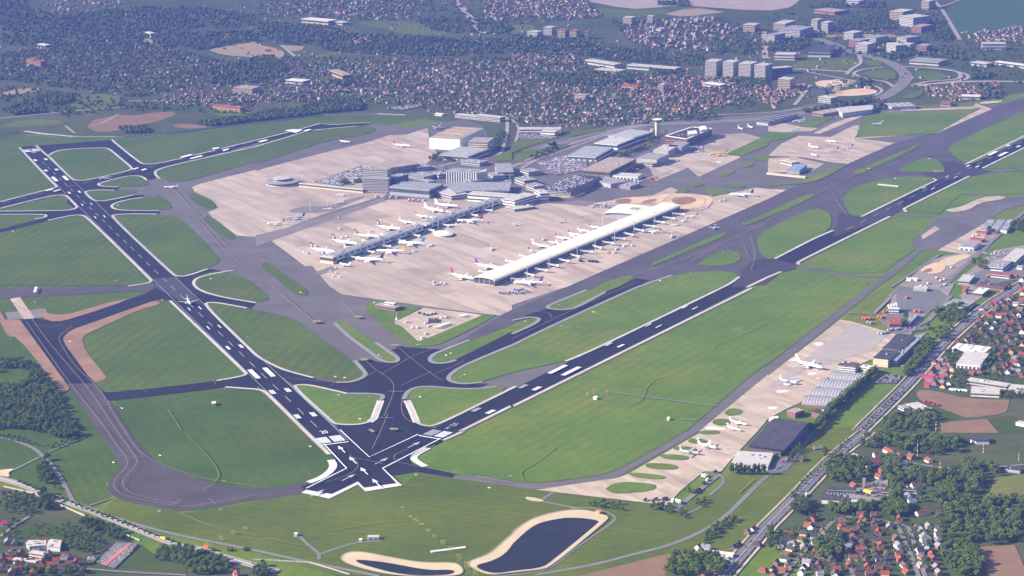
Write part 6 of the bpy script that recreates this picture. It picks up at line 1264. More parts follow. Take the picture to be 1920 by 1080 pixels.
# ------------------------------------------------------------------ far woods and gardens
FW = MB()
LF = [plain('far_wood_dark', (.040, .058, .014), .95, .05, .3, .02), plain('far_wood_mid', (.066, .090, .020), .95, .05, .3, .02)]  # lightened to cut contrast, so part of the distance haze is in the colour
def far_wood(poly, n, hr=(8, 14), w=(5, 9), avoid=7.):
    p = [q[:2] for q in PT(poly)]; xs = [a[0] for a in p]; ys = [a[1] for a in p]; k = 0
    for _ in range(n*14):
        x, y = rnd.uniform(min(xs), max(xs)), rnd.uniform(min(ys), max(ys))
        if not inside(x, y, p) or not free(x, y, avoid): continue
        h = rnd.uniform(*hr); r = rnd.uniform(*w)
        st = [(0, .15, .55), (1, .5, 1.0), (2, .85, .62)]; vs = []; 
        for j, zf, rf in st: vs += [(x+cos(2*pi*i/6+j*.5)*r*rf*rnd.uniform(.75, 1.2), y+sin(2*pi*i/6+j*.5)*r*rf*rnd.uniform(.75, 1.2), h*zf*rnd.uniform(.88, 1.1)) for i in range(6)]
        vs.append((x, y, h))
        fs = [(j*6+i, j*6+(i+1) % 6, j*6+6+(i+1) % 6, j*6+6+i) for j in (0, 1) for i in range(6)]+[(12+i, 12+(i+1) % 6, 18) for i in range(6)]
        FW.add(vs, fs, 0 if rnd.random() < .6 else 1); k += 1
        if k >= n: break
for s, n in (('a 0,0! 480,130 900,60 1500,60 1920,120! 1920,200 1200,240 600,260 0,240!', 900), ('a 0,260 1000,240 1500,330 1100,380 300,360 0,330', 260), ('a 1180,250! 1920,240! 1920,310 1500,380 1200,320', 240), ('a 1560,520 1800,470 1920,440! b 0,440 180,470 240,560 0,620! a 1700,640 1560,640', 320), ('b 0,170! 500,200 700,250 900,280 1000,420 600,390 350,340 0,320!', 420), ('b 900,260 1500,300 1920,290! c 0,270 560,300 900,380 1450,420 1440,500 1200,490 800,460 500,430 0,400! b 1920,400 1300,430 900,400', 900), ('b 1200,130 1700,160 1920,200! 1920,260 1500,250 1250,230', 180),
             ('c 200,570 500,550 850,560 1000,600 700,650 400,640 200,610', 260), ('c 1020,510 1250,510 1250,560 1050,560', 80), ('b 0,860! 200,830 420,800 620,740 780,760 800,830 500,850 300,880 0,910!', 420), ('a 250,740 420,700 540,720 540,770 400,790 280,760', 120), ('a 20,830 180,780 330,800 340,850 120,870', 110), ('a 900,970 1100,960 1120,1000 940,1000', 50), ('a 1480,930 1700,900 1920,870! 1920,910 1600,950', 100), ('b 0,430! 130,430 230,520 100,590 0,600!', 130), ('b 580,610 760,600 780,650 600,650', 50),
             ('c 1500,290 1590,340 1590,400 1530,390', 60), ('c 1650,250 1760,330 1800,420 1700,400', 70), ('d 0,300 300,290 320,330 220,390 0,380', 100), ('d 460,190 620,150 880,110 960,220 700,230 520,240', 260), ('d 840,420 1000,380 1440,370 1480,460 1300,430 1050,420 900,460', 170), ('d 1500,540 1620,530 1680,590 1530,600', 60), ('d 660,600 760,600 770,660 680,660', 40), ('c 1600,600 1900,580 1920,650 1700,660', 110), ('d 280,60 560,20 880,20 860,60 560,60', 100), ('c 1080,25 1320,10 1330,50 1100,45', 60), ('d 1200,160 1290,150 1400,300 1330,330 1230,280', 90), ('d 1560,640 1750,650 1750,740 1620,740', 50), ('d 780,760 880,760 880,830 790,830', 30),
             ('a 0,0! 200,0! 200,60 0,80!', 40), ('d 270,830 500,800 760,740 780,770 500,820 280,850', 80)):
    far_wood(s, n)
# gardens between the houses
for s, n in (('b 0,430 1920,430! c 0,380 520,430 1000,560 1420,570 1900,620! 1800,800 1400,880 1000,940 0,940 b 1920,880 1000,800 0,760', 900), ('a 0,400 900,280 1500,420 1800,480 1500,650 1000,740 300,640 0,600', 800), ('b 0,0! 1920,0! c 560,0! 700,130 0,190! b 1920,190! 700,150 0,150!', 380), ('c 700,160 1500,130 1920,240! 1900,420 1000,400', 280), ('d 0,100 1300,60 1400,300 1930,300! 1930,640! 1100,440 300,420 0,300!', 380), ('a 0,640 1000,760 1920,700! 1920,860 900,830 500,880 0,760', 160)):
    far_wood(s, int(n*1.7), (5, 10), (3.5, 6.5), 6.5)
tag(FW.build('distant_woods', LF), kind='stuff')
# ------------------------------------------------------------------ vehicles and small things
CARC = {k: plain('car_'+k, c, .3, .5, .05, 1) for k, c in dict(white=(.62, .62, .62), silver=(.30, .31, .33), black=(.02, .02, .022), red=(.42, .03, .03), blue=(.04, .07, .25), grey=(.15, .15, .16)).items()}
VM = {}
def vmesh(kind, col):
    k = (kind, col.name)
    if k in VM: return VM[k]
    m = MB()
    if kind == 'car':
        vs = [(-2.2, -.88, .35), (2.2, -.88, .35), (2.2, .88, .35), (-2.2, .88, .35), (-2.2, -.88, .95), (2.15, -.86, .85), (2.15, .86, .85), (-2.2, .88, .95)]
        m.add(vs, [(0, 1, 5, 4), (1, 2, 6, 5), (2, 3, 7, 6), (3, 0, 4, 7), (4, 5, 6, 7), (3, 2, 1, 0)])
        m.add([(-1.9, -.8, .93), (1.1, -.8, .93), (1.1, .8, .93), (-1.9, .8, .93), (-1.4, -.68, 1.45), (.35, -.68, 1.45), (.35, .68, 1.45), (-1.4, .68, 1.45)], [(0, 1, 5, 4), (1, 2, 6, 5), (2, 3, 7, 6), (3, 0, 4, 7)], 1)
        m.add([(-1.4, -.68, 1.46), (.35, -.68, 1.46), (.35, .68, 1.46), (-1.4, .68, 1.46)], [(0, 1, 2, 3)])
    elif kind == 'truck':
        m.box(-1.2, 0, .9, 6.6, 2.5, 2.6); m.box(3.3, 0, .6, 2.0, 2.4, 2.3); m.box(3.9, 0, 1.9, .9, 2.2, .9, 0, 1)
    elif kind == 'tanker':
        tube(m, [(-4, 1.9, .5, .5), (-3.8, 1.9, 1.2, 1.2), (2.2, 1.9, 1.2, 1.2), (2.4, 1.9, .5, .5)], 10); m.box(3.9, 0, .5, 2.0, 2.4, 2.4)
    elif kind == 'bus':
        m.box(0, 0, .5, 12, 2.5, 2.5); m.box(0, 0, 1.5, 11.4, 2.56, .9, 0, 1)
    elif kind == 'cart':
        m.box(0, 0, .5, 3.2, 1.6, 1.7); m.box(2.2, 0, .35, 1.3, .1, .12)
    wx, wy = {'car': (1.35, .8), 'truck': (3, 1.1), 'tanker': (3, 1.1), 'bus': (4, 1.1), 'cart': (1, .7)}[kind]
    for sx_ in (-1, 1):
        for sy_ in (-1, 1): m.box(sx_*wx, sy_*wy, 0, .65, .25, .65, 0, 1)
    me = m.mesh(kind); me.materials.append(col); me.materials.append(WIND); VM[k] = me; return me
def vehicle(kind, name, x, y, a, col, label, cat, group=None, z=1.25, s=1.):
    o = bpy.data.objects.new(name, vmesh(kind, col)); C.objects.link(o); o.location = (x, y, z); o.rotation_euler = (0, 0, a); o.scale = (s, s, s)
    return tag(o, label, cat, group)
CARS = []
def carlot(poly, line_ang, step, rowgap, fill, place, z=1.2, h=0.):
    p = [q[:2] for q in PT(poly, h)]; c0 = cen(p); u = (cos(line_ang), sin(line_ang)); v = (-u[1], u[0]); R_ = max(hypot(q[0]-c0[0], q[1]-c0[1]) for q in p)
    t = -R_; ri = 0
    while t < R_:
        s = -R_
        while s < R_:
            x, y = c0[0]+u[0]*s+v[0]*t, c0[1]+u[1]*s+v[1]*t
            if inside(x, y, p) and rnd.random() < fill: CARS.append((x, y, line_ang+pi/2, rnd.choice(('white', 'silver', 'silver', 'black', 'red', 'blue', 'grey', 'white')), place, z))
            s += step
        ri += 1; t += 5.2 if ri % 2 else rowgap
carlot('l 840,690 880,655 1010,662 960,720 800,715', .12, 3.2, 8, .75, 'in the lot beside the poplar hedge')
carlot('q 690,440 800,385 880,400 880,505 690,478', .2, 3.2, 8, .7, 'in the court of white buildings')
carlot('q 30,310 300,10 340,10 120,280', a1, 3.4, 9, .6, 'behind the dark wave-roofed hangar')
carlot('l 1000,600 1190,340 1215,350 1060,560', a1+.05, 3.3, 9, .65, 'along the grey office annex')
carlot('l 990,280 1190,300 1180,330 980,330', .2, 3.4, 8, .5, 'by the red-roofed depot')
carlot('h 1600,820 1800,800 1780,850 1640,860', .3, 3.4, 9, .5, 'before the right edge depots')
carlot('f 450,290 785,175 795,240 650,315', a1+.1, 2.9, 7.5, .6, 'in the car park behind the cream walkway')
carlot('g 185,140 400,92 555,132 555,198 330,238', .3, 2.9, 7.5, .6, 'in the car park before the freight halls')
carlot('g 245,335 470,235 615,272 405,362', .2, 2.9, 6.5, .7, 'on the open-deck garage roof', 15.75, 15)
carlot('g 620,450 800,455 760,490 600,480', .2, 3, 6.5, .8, 'in the apron car park by the vaulted hall')
carlot('g 1295,20 1420,-15 1438,58 1285,75', .5, 3, 6.5, .8, 'at the head of the cargo apron')
carlot('f 1010,165 1400,172 1140,230', .2, 3, 7, .6, 'between offices and hotel')
carlot('c 40,1002 355,992 330,1040 60,1048', .1, 3, 6.5, .8, 'before the long white warehouse')
carlot('b 990,812 1240,784 1240,800 1090,828', .2, 3, 6.5, .8, 'in the lot at the edge of the town')
carlot('f 1750,255 1910,210 1910,295 1740,295', .2, 3, 7, .7, 'right of the hotel')
for i in range(8, len(pth)-3, 1):
    pass
pr = resample(pth, 1.0)
for k in range(34):
    i = rnd.randrange(20, len(pr)-60); sgn = rnd.choice((-1, 1)); a = atan2(pr[i+2][1]-pr[i][1], pr[i+2][0]-pr[i][0]); off = rnd.choice((2.6, 6.2))*sgn
    CARS.append((pr[i][0]-sin(a)*off, pr[i][1]+cos(a)*off, a+(pi if sgn > 0 else 0), rnd.choice(('white', 'silver', 'black', 'grey', 'red')), 'driving on the main road', 1.3))
mw = resample([q[:2] for q in PT('m 0,352 200,410 420,500 700,600 860,665 1100,760 1300,845 1500,880 1700,950 1920,1010')], 1.0)
for i, sgn in ((70, 1), (120, -1), (160, -1), (190, 1), (205, -1), (232, 1), (255, -1), (300, 1), (352, -1), (560, 1), (520, -1), (430, 1)):
    i = min(i, len(mw)-5); a = atan2(mw[i+3][1]-mw[i][1], mw[i+3][0]-mw[i][0]); CARS.append((mw[i][0]-sin(a)*3.6*sgn, mw[i][1]+cos(a)*3.6*sgn, a, rnd.choice(('black', 'black', 'grey', 'white')), 'driving on the motorway at the lower left', 1.3))
CARS.sort(key=lambda c: hypot(c[0], c[1]))
for x, y, a, c, place, z in CARS[:300]:
    vehicle('car', 'car', x, y, a, CARC[c], f'{c} car {"" if place.startswith("driving") else "parked "}{place}', 'car', f'{c} cars {place}', z)
cm = MB(); cmats = list(CARC.values())+[WIND]
for x, y, a, c, place, z in CARS[300:]:
    ca, sa = cos(a), sin(a); idx = list(CARC).index(c)
    cm.add([(x+p*ca-q*sa, y+p*sa+q*ca, z+w) for p, q, w in ((-2.2, -.9, .2), (2.2, -.9, .2), (2.2, .9, .2), (-2.2, .9, .2), (-2.2, -.9, .95), (2.2, -.9, .85), (2.2, .9, .85), (-2.2, .9, .95), (-1.4, -.7, 1.45), (.4, -.7, 1.45), (.4, .7, 1.45), (-1.4, .7, 1.45))],
           [(0, 1, 5, 4), (1, 2, 6, 5), (2, 3, 7, 6), (3, 0, 4, 7), (4, 5, 9, 8), (5, 6, 10, 9), (6, 7, 11, 10), (7, 4, 8, 11), (8, 9, 10, 11)], idx)
tag(cm.build('parked_cars', cmats), kind='stuff')
# apron vehicles
def px(reg, x, y, h=1.): return gp(REG[reg][0]+x/4, REG[reg][1]+y/4, h)
VW, VY, VO, VB, VR = PAINT['white'], PAINT['yellow'], PAINT['orange'], CARC['blue'], PAINT['red']
def vgroup(reg, pts, kind, name, col, label, cat, group, jit=0., s=1.):
    for t in pts.split():
        x, y = (float(v) for v in t.split(',')); X, Y = px(reg, x, y); vehicle(kind, name, X, Y, a1+rnd.uniform(-.5, .5)+jit, col, label, cat, group, s=s)
vgroup('f', '1850,1010 1870,1018 1890,1012 1905,1022 1915,1035 1860,1035 1880,1042', 'cart', 'baggage_cart', VW, 'white baggage cart on the dark pad at the cream pier end', 'cart', 'white carts at the cream pier end', s=1.3)
vgroup('k', '10,40 30,46 50,38 70,44 90,40 110,30 125,36 60,20 80,14 40,22 20,18', 'cart', 'baggage_cart', VB, 'blue cargo dolly at the cream pier end', 'cart', 'blue dollies at the cream pier end', s=1.4)
vgroup('j', '1830,42 1850,46 1870,44 1890,48 1905,40', 'cart', 'baggage_cart', VB, 'blue cargo dolly at the cream pier end', 'cart', 'blue dollies at the cream pier end', s=1.4)
vgroup('f', '1330,1040 1360,1055 1390,1045 1420,1052 1345,1060', 'truck', 'service_truck', VW, 'white service truck beside the crimson-tailed airliner', 'truck', 'white trucks beside the crimson tail')
vgroup('f', '835,655 860,660 650,705 680,700 1320,765 1300,772 1190,808 365,815 385,822 450,770 630,640', 'truck', 'service_truck', VW, 'white service truck among the airliners of the flat pier', 'truck', 'white trucks at the flat pier')
vgroup('f', '1010,400 1060,402 960,398 900,395 1160,418 1190,420 1230,424 1260,426', 'bus', 'apron_bus', VW, 'white apron bus below the departure hall', 'bus', 'white buses below the departure hall')
vgroup('f', '1150,430 1180,434 1210,436', 'truck', 'service_truck', VR, 'red service truck below the departure hall', 'truck', 'red trucks below the departure hall')
vgroup('f', '560,960 600,970 580,995 630,1000 600,935', 'cart', 'baggage_cart', VW, 'white baggage cart at the near end of the flat pier', 'cart', 'white carts at the flat pier end', s=1.3)
vgroup('g', '510,882 525,884 580,884 600,886 620,888 640,890', 'cart', 'baggage_cart', PAINT['black'], 'dark dolly in the line right of the cream pier', 'cart', 'dark dollies right of the cream pier', s=1.8)
vgroup('g', '700,815 770,820 780,795 840,770 900,765 1010,665 1060,670 1240,610 1290,585 1110,590 230,720 240,722', 'truck', 'service_truck', VW, 'white service truck along the cream pier', 'truck', 'white trucks along the cream pier')
vgroup('g', '800,330 830,325 860,328 1040,262 1060,255 1080,260', 'truck', 'service_truck', VO, 'orange service truck by the cargo apron', 'truck', 'orange trucks by the cargo apron')
vgroup('g', '880,180 910,190 940,195 1150,125 1180,128 1210,126 1240,130 920,285 950,288 1560,430 1590,425', 'truck', 'service_truck', VW, 'white service truck by the cargo apron', 'truck', 'white trucks by the cargo apron')
vgroup('l', '715,232 740,236 765,234', 'truck', 'maintenance_truck', VO, 'orange maintenance truck on the grass edge by the perimeter strip', 'truck', 'orange trucks on the grass edge', s=1.2)
vgroup('l', '838,222 850,228 878,188 890,184 1040,80 1110,180 1130,182', 'truck', 'maintenance_truck', VO, 'orange maintenance truck near the stepped white tower', 'truck', 'orange trucks near the stepped tower', s=1.3)
vgroup('l', '840,345 860,348 880,342 900,338 830,338 905,320 930,318 960,315 985,312 750,262 775,268', 'truck', 'service_truck', PAINT['grey'], 'grey military truck at the end of the concrete apron', 'truck', 'grey trucks at the apron end', s=1.1)
vgroup('l', '1185,858 1205,862 1245,878 1265,882', 'truck', 'farm_truck', VR, 'red farm machine at the edge of the ploughed field', 'truck', 'red machines at the ploughed field')
vgroup('l', '1375,770 1400,772 1425,774 1450,775 1480,778', 'truck', 'box_truck', VW, 'white box truck in the row beside the school', 'truck', 'white trucks beside the school', 1.2)
vgroup('h', '1260,1010 1290,1030 1320,1020 1200,1050 1150,1070 1180,1075 1540,690 1570,688 1330,1060 1380,930', 'truck', 'service_truck', VW, 'white truck in the works yard by the perimeter lane', 'truck', 'white trucks in the works yard')
vgroup('h', '1640,1000 1660,990', 'truck', 'maintenance_truck', VO, 'orange truck in the works yard by the main road', 'truck', 'orange trucks in the works yard')
vgroup('q', '285,480', 'bus', 'bus', VW, 'white bus on the main road beside the long verge', 'bus', None, .1)
vgroup('q', '1380,290 1400,285 1425,292', 'car', 'van', VW, 'white van parked among the trees right of the court', 'van', 'white vans among the trees')
vgroup('o', '1435,335 1455,340 1465,365 1440,330', 'truck', 'military_truck', VW, 'white truck behind the military apron', 'truck', 'white trucks behind the apron')
vgroup('o', '1385,455 1400,440 1440,390 1525,305 1000,515 1145,515 1150,505 1080,510', 'truck', 'military_truck', PAINT['black'], 'dark truck at the foot of the military apron', 'truck', 'dark trucks at the apron foot')
vgroup('o', '1205,525 1235,530 1255,535', 'truck', 'container', VW, 'white container at the foot of the military apron', 'container', 'white containers at the apron foot', .2, 1.3)
for k, (x, y) in enumerate(((1360, 305), (1380, 297), (1400, 290), (1420, 284), (1438, 278))):
    X, Y = px('j', x, y); vehicle('tanker', 'tanker_truck', X, Y, a1-.9, VW, 'white tanker truck in the row of five by the fire station', 'truck', 'row of five tankers', s=1.5)
for x, y in ((1548, 222), (1568, 214)):
    X, Y = px('j', x, y); vehicle('tanker', 'tanker_truck', X, Y, a1-.9, VW, 'white tanker truck, one of the pair by the fire station', 'truck', 'pair of tankers', s=1.5)
vgroup('j', '1180,300 1215,302 1270,268 1290,290 1400,228 1425,225 1275,348 1250,380 1130,262', 'truck', 'service_truck', VW, 'white truck scattered on the fire station yard', 'truck', 'white trucks on the fire station yard')
for i, (x, y) in enumerate(((1225, 190), (1260, 200), (1290, 206), (1320, 200), (1345, 196))):
    X, Y = px('j', x, y); vehicle('bus', 'passenger_stairs', X, Y, a1+.2, PAINT['black'], 'dark passenger stair truck in the row on the fire station yard', 'stair truck', 'dark stair trucks on the yard', s=.8)
X, Y = px('j', 1330, 250); bld('fuel_pad', 'dark low fuel hut in the middle of the fire station yard', 'hut', [(X-9, Y-12), (X+9, Y-12), (X+9, Y+12), (X-9, Y+12)], 3, DKW, R_DARK, 0, 1)
X, Y = px('m', 1220, 805); vehicle('truck', 'truck', X, Y, 2.7, VY, 'yellow truck on the motorway', 'truck', s=1.)
X, Y = px('m', 1545, 872); vehicle('truck', 'truck', X, Y, 2.7, VO, 'orange truck on the motorway', 'truck', s=1.)
X, Y = px('m', 1535, 905); vehicle('truck', 'truck', X, Y, 2.7, VW, 'white truck on the motorway below the orange one', 'truck', s=1.)

# lamp masts of the aprons
def mast(x, y, h, label, group, mat=WHT):
    r = empty('light_mast', (x, y, 0), 0, label, 'lamp mast', group)
    m = MB(); m.cyl(0, 0, 0, h, .55, .3, 6); m.build('pole', mat, r)
    m = MB(); m.box(0, 0, h, 4, 1, .8); m.box(0, 0, h+.8, 1, 3.4, .8); m.build('lamp_head', STEEL, r)
for x, y in ((115, 1010), (278, 935), (490, 862), (625, 800), (770, 735), (915, 672), (1070, 602), (682, 612)): mast(*px('g', x, y, 0), 26, 'tall white lamp mast along the cream pier', 'lamp masts of the cream pier')
for x, y in ((408, 508), (535, 470), (630, 440), (1368, 650), (1775, 500), (1905, 300)): mast(*px('f', x, y, 0), 24, 'tall white lamp mast near the flat grey pier', 'lamp masts of the flat pier')
mast(*px('d', 640, 1070, 0), 32, 'tall lamp mast in the middle of the distant apron', None)
lp = resample(offset(pth, 11.2), 46)
for i, (x, y) in enumerate(lp[1:-1]):
    r = empty('street_lamp', (x, y, 0), 0, 'grey street lamp standing along the main road', 'street lamp', 'street lamps of the main road')
    m = MB(); m.cyl(0, 0, 0, 10, .16, .1, 5); m.build('pole', STEEL, r); m = MB(); m.box(-1.1, .5, 9.9, 2.4, .35, .25, .6); m.build('lamp_head', STEEL, r)
# red and white masts
for k, (reg, x, y, h, lab) in enumerate((('q', 1120, 190, 26, 'tallest red and white striped mast above the court trees'), ('q', 1290, 298, 17, 'red and white striped mast beside the white vans'), ('q', 1615, 155, 16, 'red and white striped mast deep in the right wood'), ('q', 715, 50, 14, 'short red and white mast beside the main road'), ('l', 1258, 1095, 20, 'red and white striped mast before the ploughed field'), ('q', 1880, 215, 12, 'short white mast at the right edge wood'))):
    X, Y = px(reg, x, y, 0); r = empty('striped_mast', (X, Y, 0), 0, lab, 'mast')
    for i in range(6):
        m = MB(); m.cyl(0, 0, h*i/6, h*(i+1)/6-.02, .62-.05*i, .62-.05*(i+1)+.04, 8); m.build('red_band' if i % 2 else 'white_band', PAINT['red'] if i % 2 else WHT, r)
    m = MB(); m.cyl(0, 0, h, h+1.2, .3, .25, 6); m.build('lamp_head', STEEL, r)
# approach light frames
def aframe(x, y, w, h, label, group, z=0):
    r = empty('approach_light', (x, y, z), -.35, label, 'approach light', group)
    m = MB()
    for s in (-1, 0, 1): m.bar((s*w/2, 0, 0), (s*w/2, 0, h), .18, 4)
    for q in (.45, .72, 1): m.bar((-w/2, 0, h*q), (w/2, 0, h*q), .16, 4)
    m.build('frame', plain('frame_yellow', (.40, .28, .04), .7), r)
    for s in (-1, 0, 1): m = MB(); m.box(s*w/2, 0, h, .7, .7, .6); m.build('lamp', YSTEEL, r)
for i, (x, y) in enumerate(((1245, 702), (1295, 752), (1340, 800), (1400, 850), (1460, 905), (1522, 970), (1580, 1030), (1645, 1085))):
    aframe(*px('n', x, y, 0), 5.5, 3+i*1.3, f'yellow approach light frame before the pond, {ORD[i]} from the runway', 'approach light frames before the pond')
for i, (x, y) in enumerate(((1160, 640), (1192, 660), (1100, 572), (1210, 672))): aframe(*px('n', x, y, 0), 4, 1.5, 'low yellow approach light frame in the mown grass', 'low approach lights in the grass')
for i, (x, y) in enumerate(((1840, 738), (1747, 775), (1657, 820), (1550, 875))): aframe(*px('m', x, y, 0), 5.5, 5+i*1.2, f'yellow approach light frame beside the motorway, {ORD[i]} from the runway', 'approach light frames beside the motorway')
# localizer array
pA, pB = Vector(px('n', 1315, 912, 0)), Vector(px('n', 1578, 878, 0)); dd = (pB-pA); L = dd.length; dd /= L
r = empty('antenna_array', (pA.x, pA.y, 0), atan2(dd.y, dd.x), 'long white comb-like antenna array across the approach lights', 'antenna array')
for yy in (0, 5): m = MB(); m.box(L/2, yy, 1.6, L, .5, .4); m.build('beam', WHT, r)
for k in range(22):
    m = MB(); m.box((k+.5)*L/22, 2.5, 0, .5, 6, 2.6); m.build('element', WHT, r)
# antenna masts in the strip and a windsock
for x, y, h, lab in ((615, 812, 13, 'tall orange and white antenna mast in the long green strip'), (715, 808, 10, 'second antenna mast right of the tall one in the green strip'), (565, 810, 6, 'short antenna stand left of the tall mast in the green strip')):
    X, Y = px('k', x, y, 0); r = empty('antenna_mast', (X, Y, 0), 0, lab, 'antenna mast')
    m = MB(); m.cyl(0, 0, 0, h, .6, .35, 5); m.build('mast', VO if h > 8 else WHT, r); m = MB(); m.box(0, 0, h*.8, 3, .5, .5, .4); m.box(0, 0, h*.95, 2.4, .5, .5, .4); m.build('crossbar', WHT, r)
X, Y = px('j', 1055, 240, 0); r = empty('antenna_mast', (X, Y, 0), 0, 'white lattice mast beside the fire station yard', 'antenna mast')
m = MB(); m.cyl(0, 0, 0, 3, 2.4, 2.2, 8); m.build('base', WHT, r); m = MB(); m.cyl(0, 0, 3, 14, .7, .3, 5); m.build('mast', WHT, r)
# taxiway signs
SG = {'j': '920,510 945,522 1425,510 1460,495 1565,655 1528,680 1280,770 1230,823 1270,998 1243,943 852,823 780,988 618,808 595,670 665,678 605,258 335,38 885,115 1215,430', 'k': '350,130 612,185 100,255 372,290', 'g': '1075,893 1735,600 1635,803 1340,975 820,1000 1585,813 1110,1030', 'h': '370,490 955,262 995,195 755,187 1210,115 632,485 72,832 330,502', 'i': '1215,93 525,405 915,908 262,112 1858,375', 'm': '1200,182 1193,600 1680,375 1660,590 360,118 850,235', 'e': '97,660 873,1030 1580,1015 1525,928 1530,545 840,104 883,463 1150,400 1000,363', 'n': '407,114 1200,328 1748,425 1910,338'}
me_s = None
for reg, s in SG.items():
    for t in s.split():
        x, y = (float(v) for v in t.split(',')); X, Y = px(reg, x, y, .5)
        r = empty('taxiway_sign', (X, Y, 1.1), rnd.uniform(-.5, .5), 'small white taxiway sign on the grass at a pavement edge', 'sign', 'taxiway signs')
        if me_s is None:
            m = MB(); m.box(0, 0, .35, 4.2, .5, 1.3); me_s = m.mesh('board'); me_s.materials.append(WHT); m = MB(); m.box(-1.2, 0, 0, .2, .2, .36); m.box(1.2, 0, 0, .2, .2, .36); me_l = m.mesh('legs'); me_l.materials.append(STEEL)
        for n_, d_ in (('board', me_s), ('stand', me_l)): o = bpy.data.objects.new(n_, d_); C.objects.link(o); o.parent = r
# noise wall and fences
def fence(path, h, step, label, matp, matq, name='fence', th=.3):
    p = resample([q[:2] for q in PT(path)], step); o = p[0]; r = empty(name, (o[0], o[1], 0), 0, label, 'fence')
    m = MB()
    for a, b in zip(p, p[1:]):
        l = hypot(b[0]-a[0], b[1]-a[1]); m.box((a[0]+b[0])/2, (a[1]+b[1])/2, .3, l*.94, th, h-.4, atan2(b[1]-a[1], b[0]-a[0]))
    sh(m, o).build('panel', matp, r)
    for k, (x, y) in enumerate(p[:100]): m = MB(); m.box(x, y, 0, .7, .7, h+.3); sh(m, o).build('post', matq, r)
fence('m 30,415 250,462 420,538 600,618 800,698 900,758 1055,822', 2.4, 6, 'white noise wall with posts along the motorway', CONCW, WHT, 'noise_wall')
fence('n -20,962 150,968 400,985 560,1030 720,1080', 2.2, 6, 'white post fence curving above the roundabout', CONCW, WHT)
fence('a 0,1005 180,988 300,1005 550,1028 900,1030 1200,1015 1500,975 1920,925 b 300,892 500,868 900,858 1150,868', 3.5, 14, 'pale perimeter fence along the far edge of the airfield', GRYW, WHT)
fence('m 862,1028 1058,845', 2.2, 8, 'dark graveyard wall beside the green meadow', DKW, DKW, 'wall')
fence('m 700,985 860,830', 2.2, 8, 'brown graveyard wall on the village side', BRICK, BRICK, 'wall')
# graves
for k in range(90):
    t, s = rnd.random(), rnd.choice((.12, .2, .28, .36, .62, .72, .82, .92)); X, Y = px('m', 730+150*t+s*150, 990-150*t+s*35, 0)
    if k == 0: m = MB(); m.box(0, 0, 0, 1.4, 2.4, .5); m.box(0, 1.2, 0, 1.4, .3, 1.3); gm = m.mesh('gravestone'); gm.materials.append(CONCW)
    o = bpy.data.objects.new('gravestone', gm); C.objects.link(o); o.location = (X, Y, .95); o.rotation_euler = (0, 0, .6+rnd.uniform(-.1, .1)); tag(o, 'small grey gravestone in the walled village graveyard', 'gravestone', 'gravestones of the village graveyard')
# building site: cranes, barriers
for x, y, h, lab in ((1028, 408, 26, 'green tower crane at the building site behind the vaulted hall'), (1240, 490, 14, 'short green crane at the rim of the building site')):
    X, Y = px('g', x, y, 0); r = empty('crane', (X, Y, 0), .5, lab, 'crane')
    m = MB(); m.bar((0, 0, 0), (0, 0, h), .7, 4); m.build('mast', plain('crane_green', (.05, .30, .12), .6), r); m = MB(); m.bar((-8, 0, h), (20, 0, h+1), .5, 4); m.build('jib', plain('crane_green', (.05, .30, .12), .6), r)
bp = resample([q[:2] for q in PT('g 1185,495 1300,505 1420,500 1470,485 1500,440')], 6)
for k, (x, y) in enumerate(bp):
    o = MB().box(0, 0, 0, 3.4, 1, 1.6).build('site_barrier', VR if k % 2 else WHT); o.location = (x, y, 1.3); o.rotation_euler = (0, 0, .3); tag(o, ('red' if k % 2 else 'white')+' plastic barrier in the row round the building site', 'barrier', ('red' if k % 2 else 'white')+' barriers of the building site')
for k in range(14):
    X, Y = px('d', rnd.uniform(380, 760), rnd.uniform(600, 700), 0); bld('site_shed', 'pale site shed on the sandy building site by the motorway', 'shed', [(X-8, Y-5), (X+8, Y-5), (X+8, Y+5), (X-8, Y+5)], rnd.uniform(4, 9), CREAM, R_LIGHT, 0, 0, group='sheds of the motorway building site')
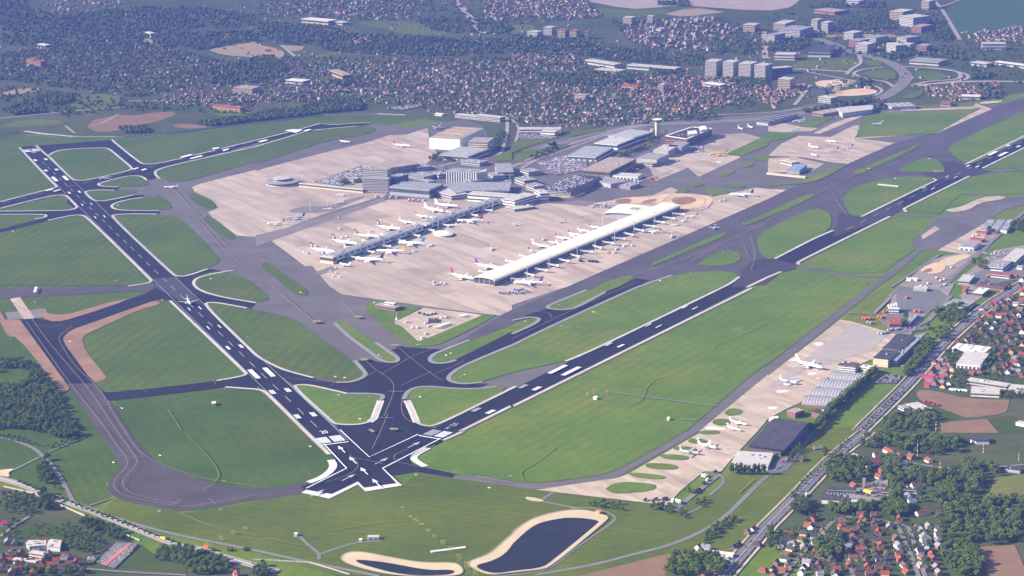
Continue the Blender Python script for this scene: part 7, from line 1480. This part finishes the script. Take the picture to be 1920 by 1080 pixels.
# tracks across the grass
TRK = plain('track_earth', (.17, .165, .025), .95, .1, .25, .05)
ribbon('track', [('k 880,890 960,860 995,810 1000,760 1060,700 1140,670', 1.6), ('k 1500,470 1560,420 1700,370 1920,260', 1.4), ('o 90,370 55,300 200,230 330,120', 1.6), ('m 1340,610 1450,660 1600,720 1760,755 1920,790', 2.4), ('m 1400,20 1560,180 1640,300 1640,350 1600,385', 1.4), ('i 1260,920 1290,960 1360,1075', 1.4), ('n 80,800 250,840 400,870', 2.2), ('n 500,760 900,690 1150,670', 1.2), ('o 1700,470 1820,360', 2.0)], 8, TRK)
ribbon('service_road', [('k 700,785 850,800 1000,822 1250,855 1440,885 1540,890', 2.6), ('k 1270,990 1390,1000', 3), ('l 600,185 700,200 810,208', 2.6), ('l 800,195 920,80', 4)], 8, SHOG)

sheet('bare_soil', ['g 760,425 880,408 905,440 800,452', 'g 1190,405 1330,395 1400,425 1310,462 1210,452', 'g 960,440 1060,410 1100,425 1010,455', 'h 1150,960 1220,930 1240,955 1180,975'], 9, DIRT, sm=1)
ribbon('track', [('g 700,440 900,462 1120,440 1330,388 1500,392', 5), ('g 1120,440 1200,380', 5), ('g 1430,470 1460,420 1400,400', 4)], 9, CONC2)
import OpenImageIO as oiio, numpy as np, sys
b=oiio.ImageBuf('/workdir/render_main.png'); a=b.get_pixels(oiio.UINT8)[:,:,:3].astype(float)
h,w=a.shape[:2]
T={(604,645):(96,108,88),(748,722):(62,62,100),(1310,752):(127,137,75),(148,66):(78,94,150),(951,991):(100,105,45),(104,484):(85,105,92),(959,998):(222,192,160)}
for l in open('/tmp/w/tgt.txt') if __import__('os').path.exists('/tmp/w/tgt.txt') else []:
    v=[float(x) for x in l.split()]; T[(v[0],v[1])]=tuple(v[2:])
for (x,y),t in T.items():
    X=x*w/1920;Y=y*h/1080
    p=a[max(0,int(Y)-2):int(Y)+3,max(0,int(X)-2):int(X)+3].reshape(-1,3).mean(0)
    print((x,y),'target',t,'mine',p.round())
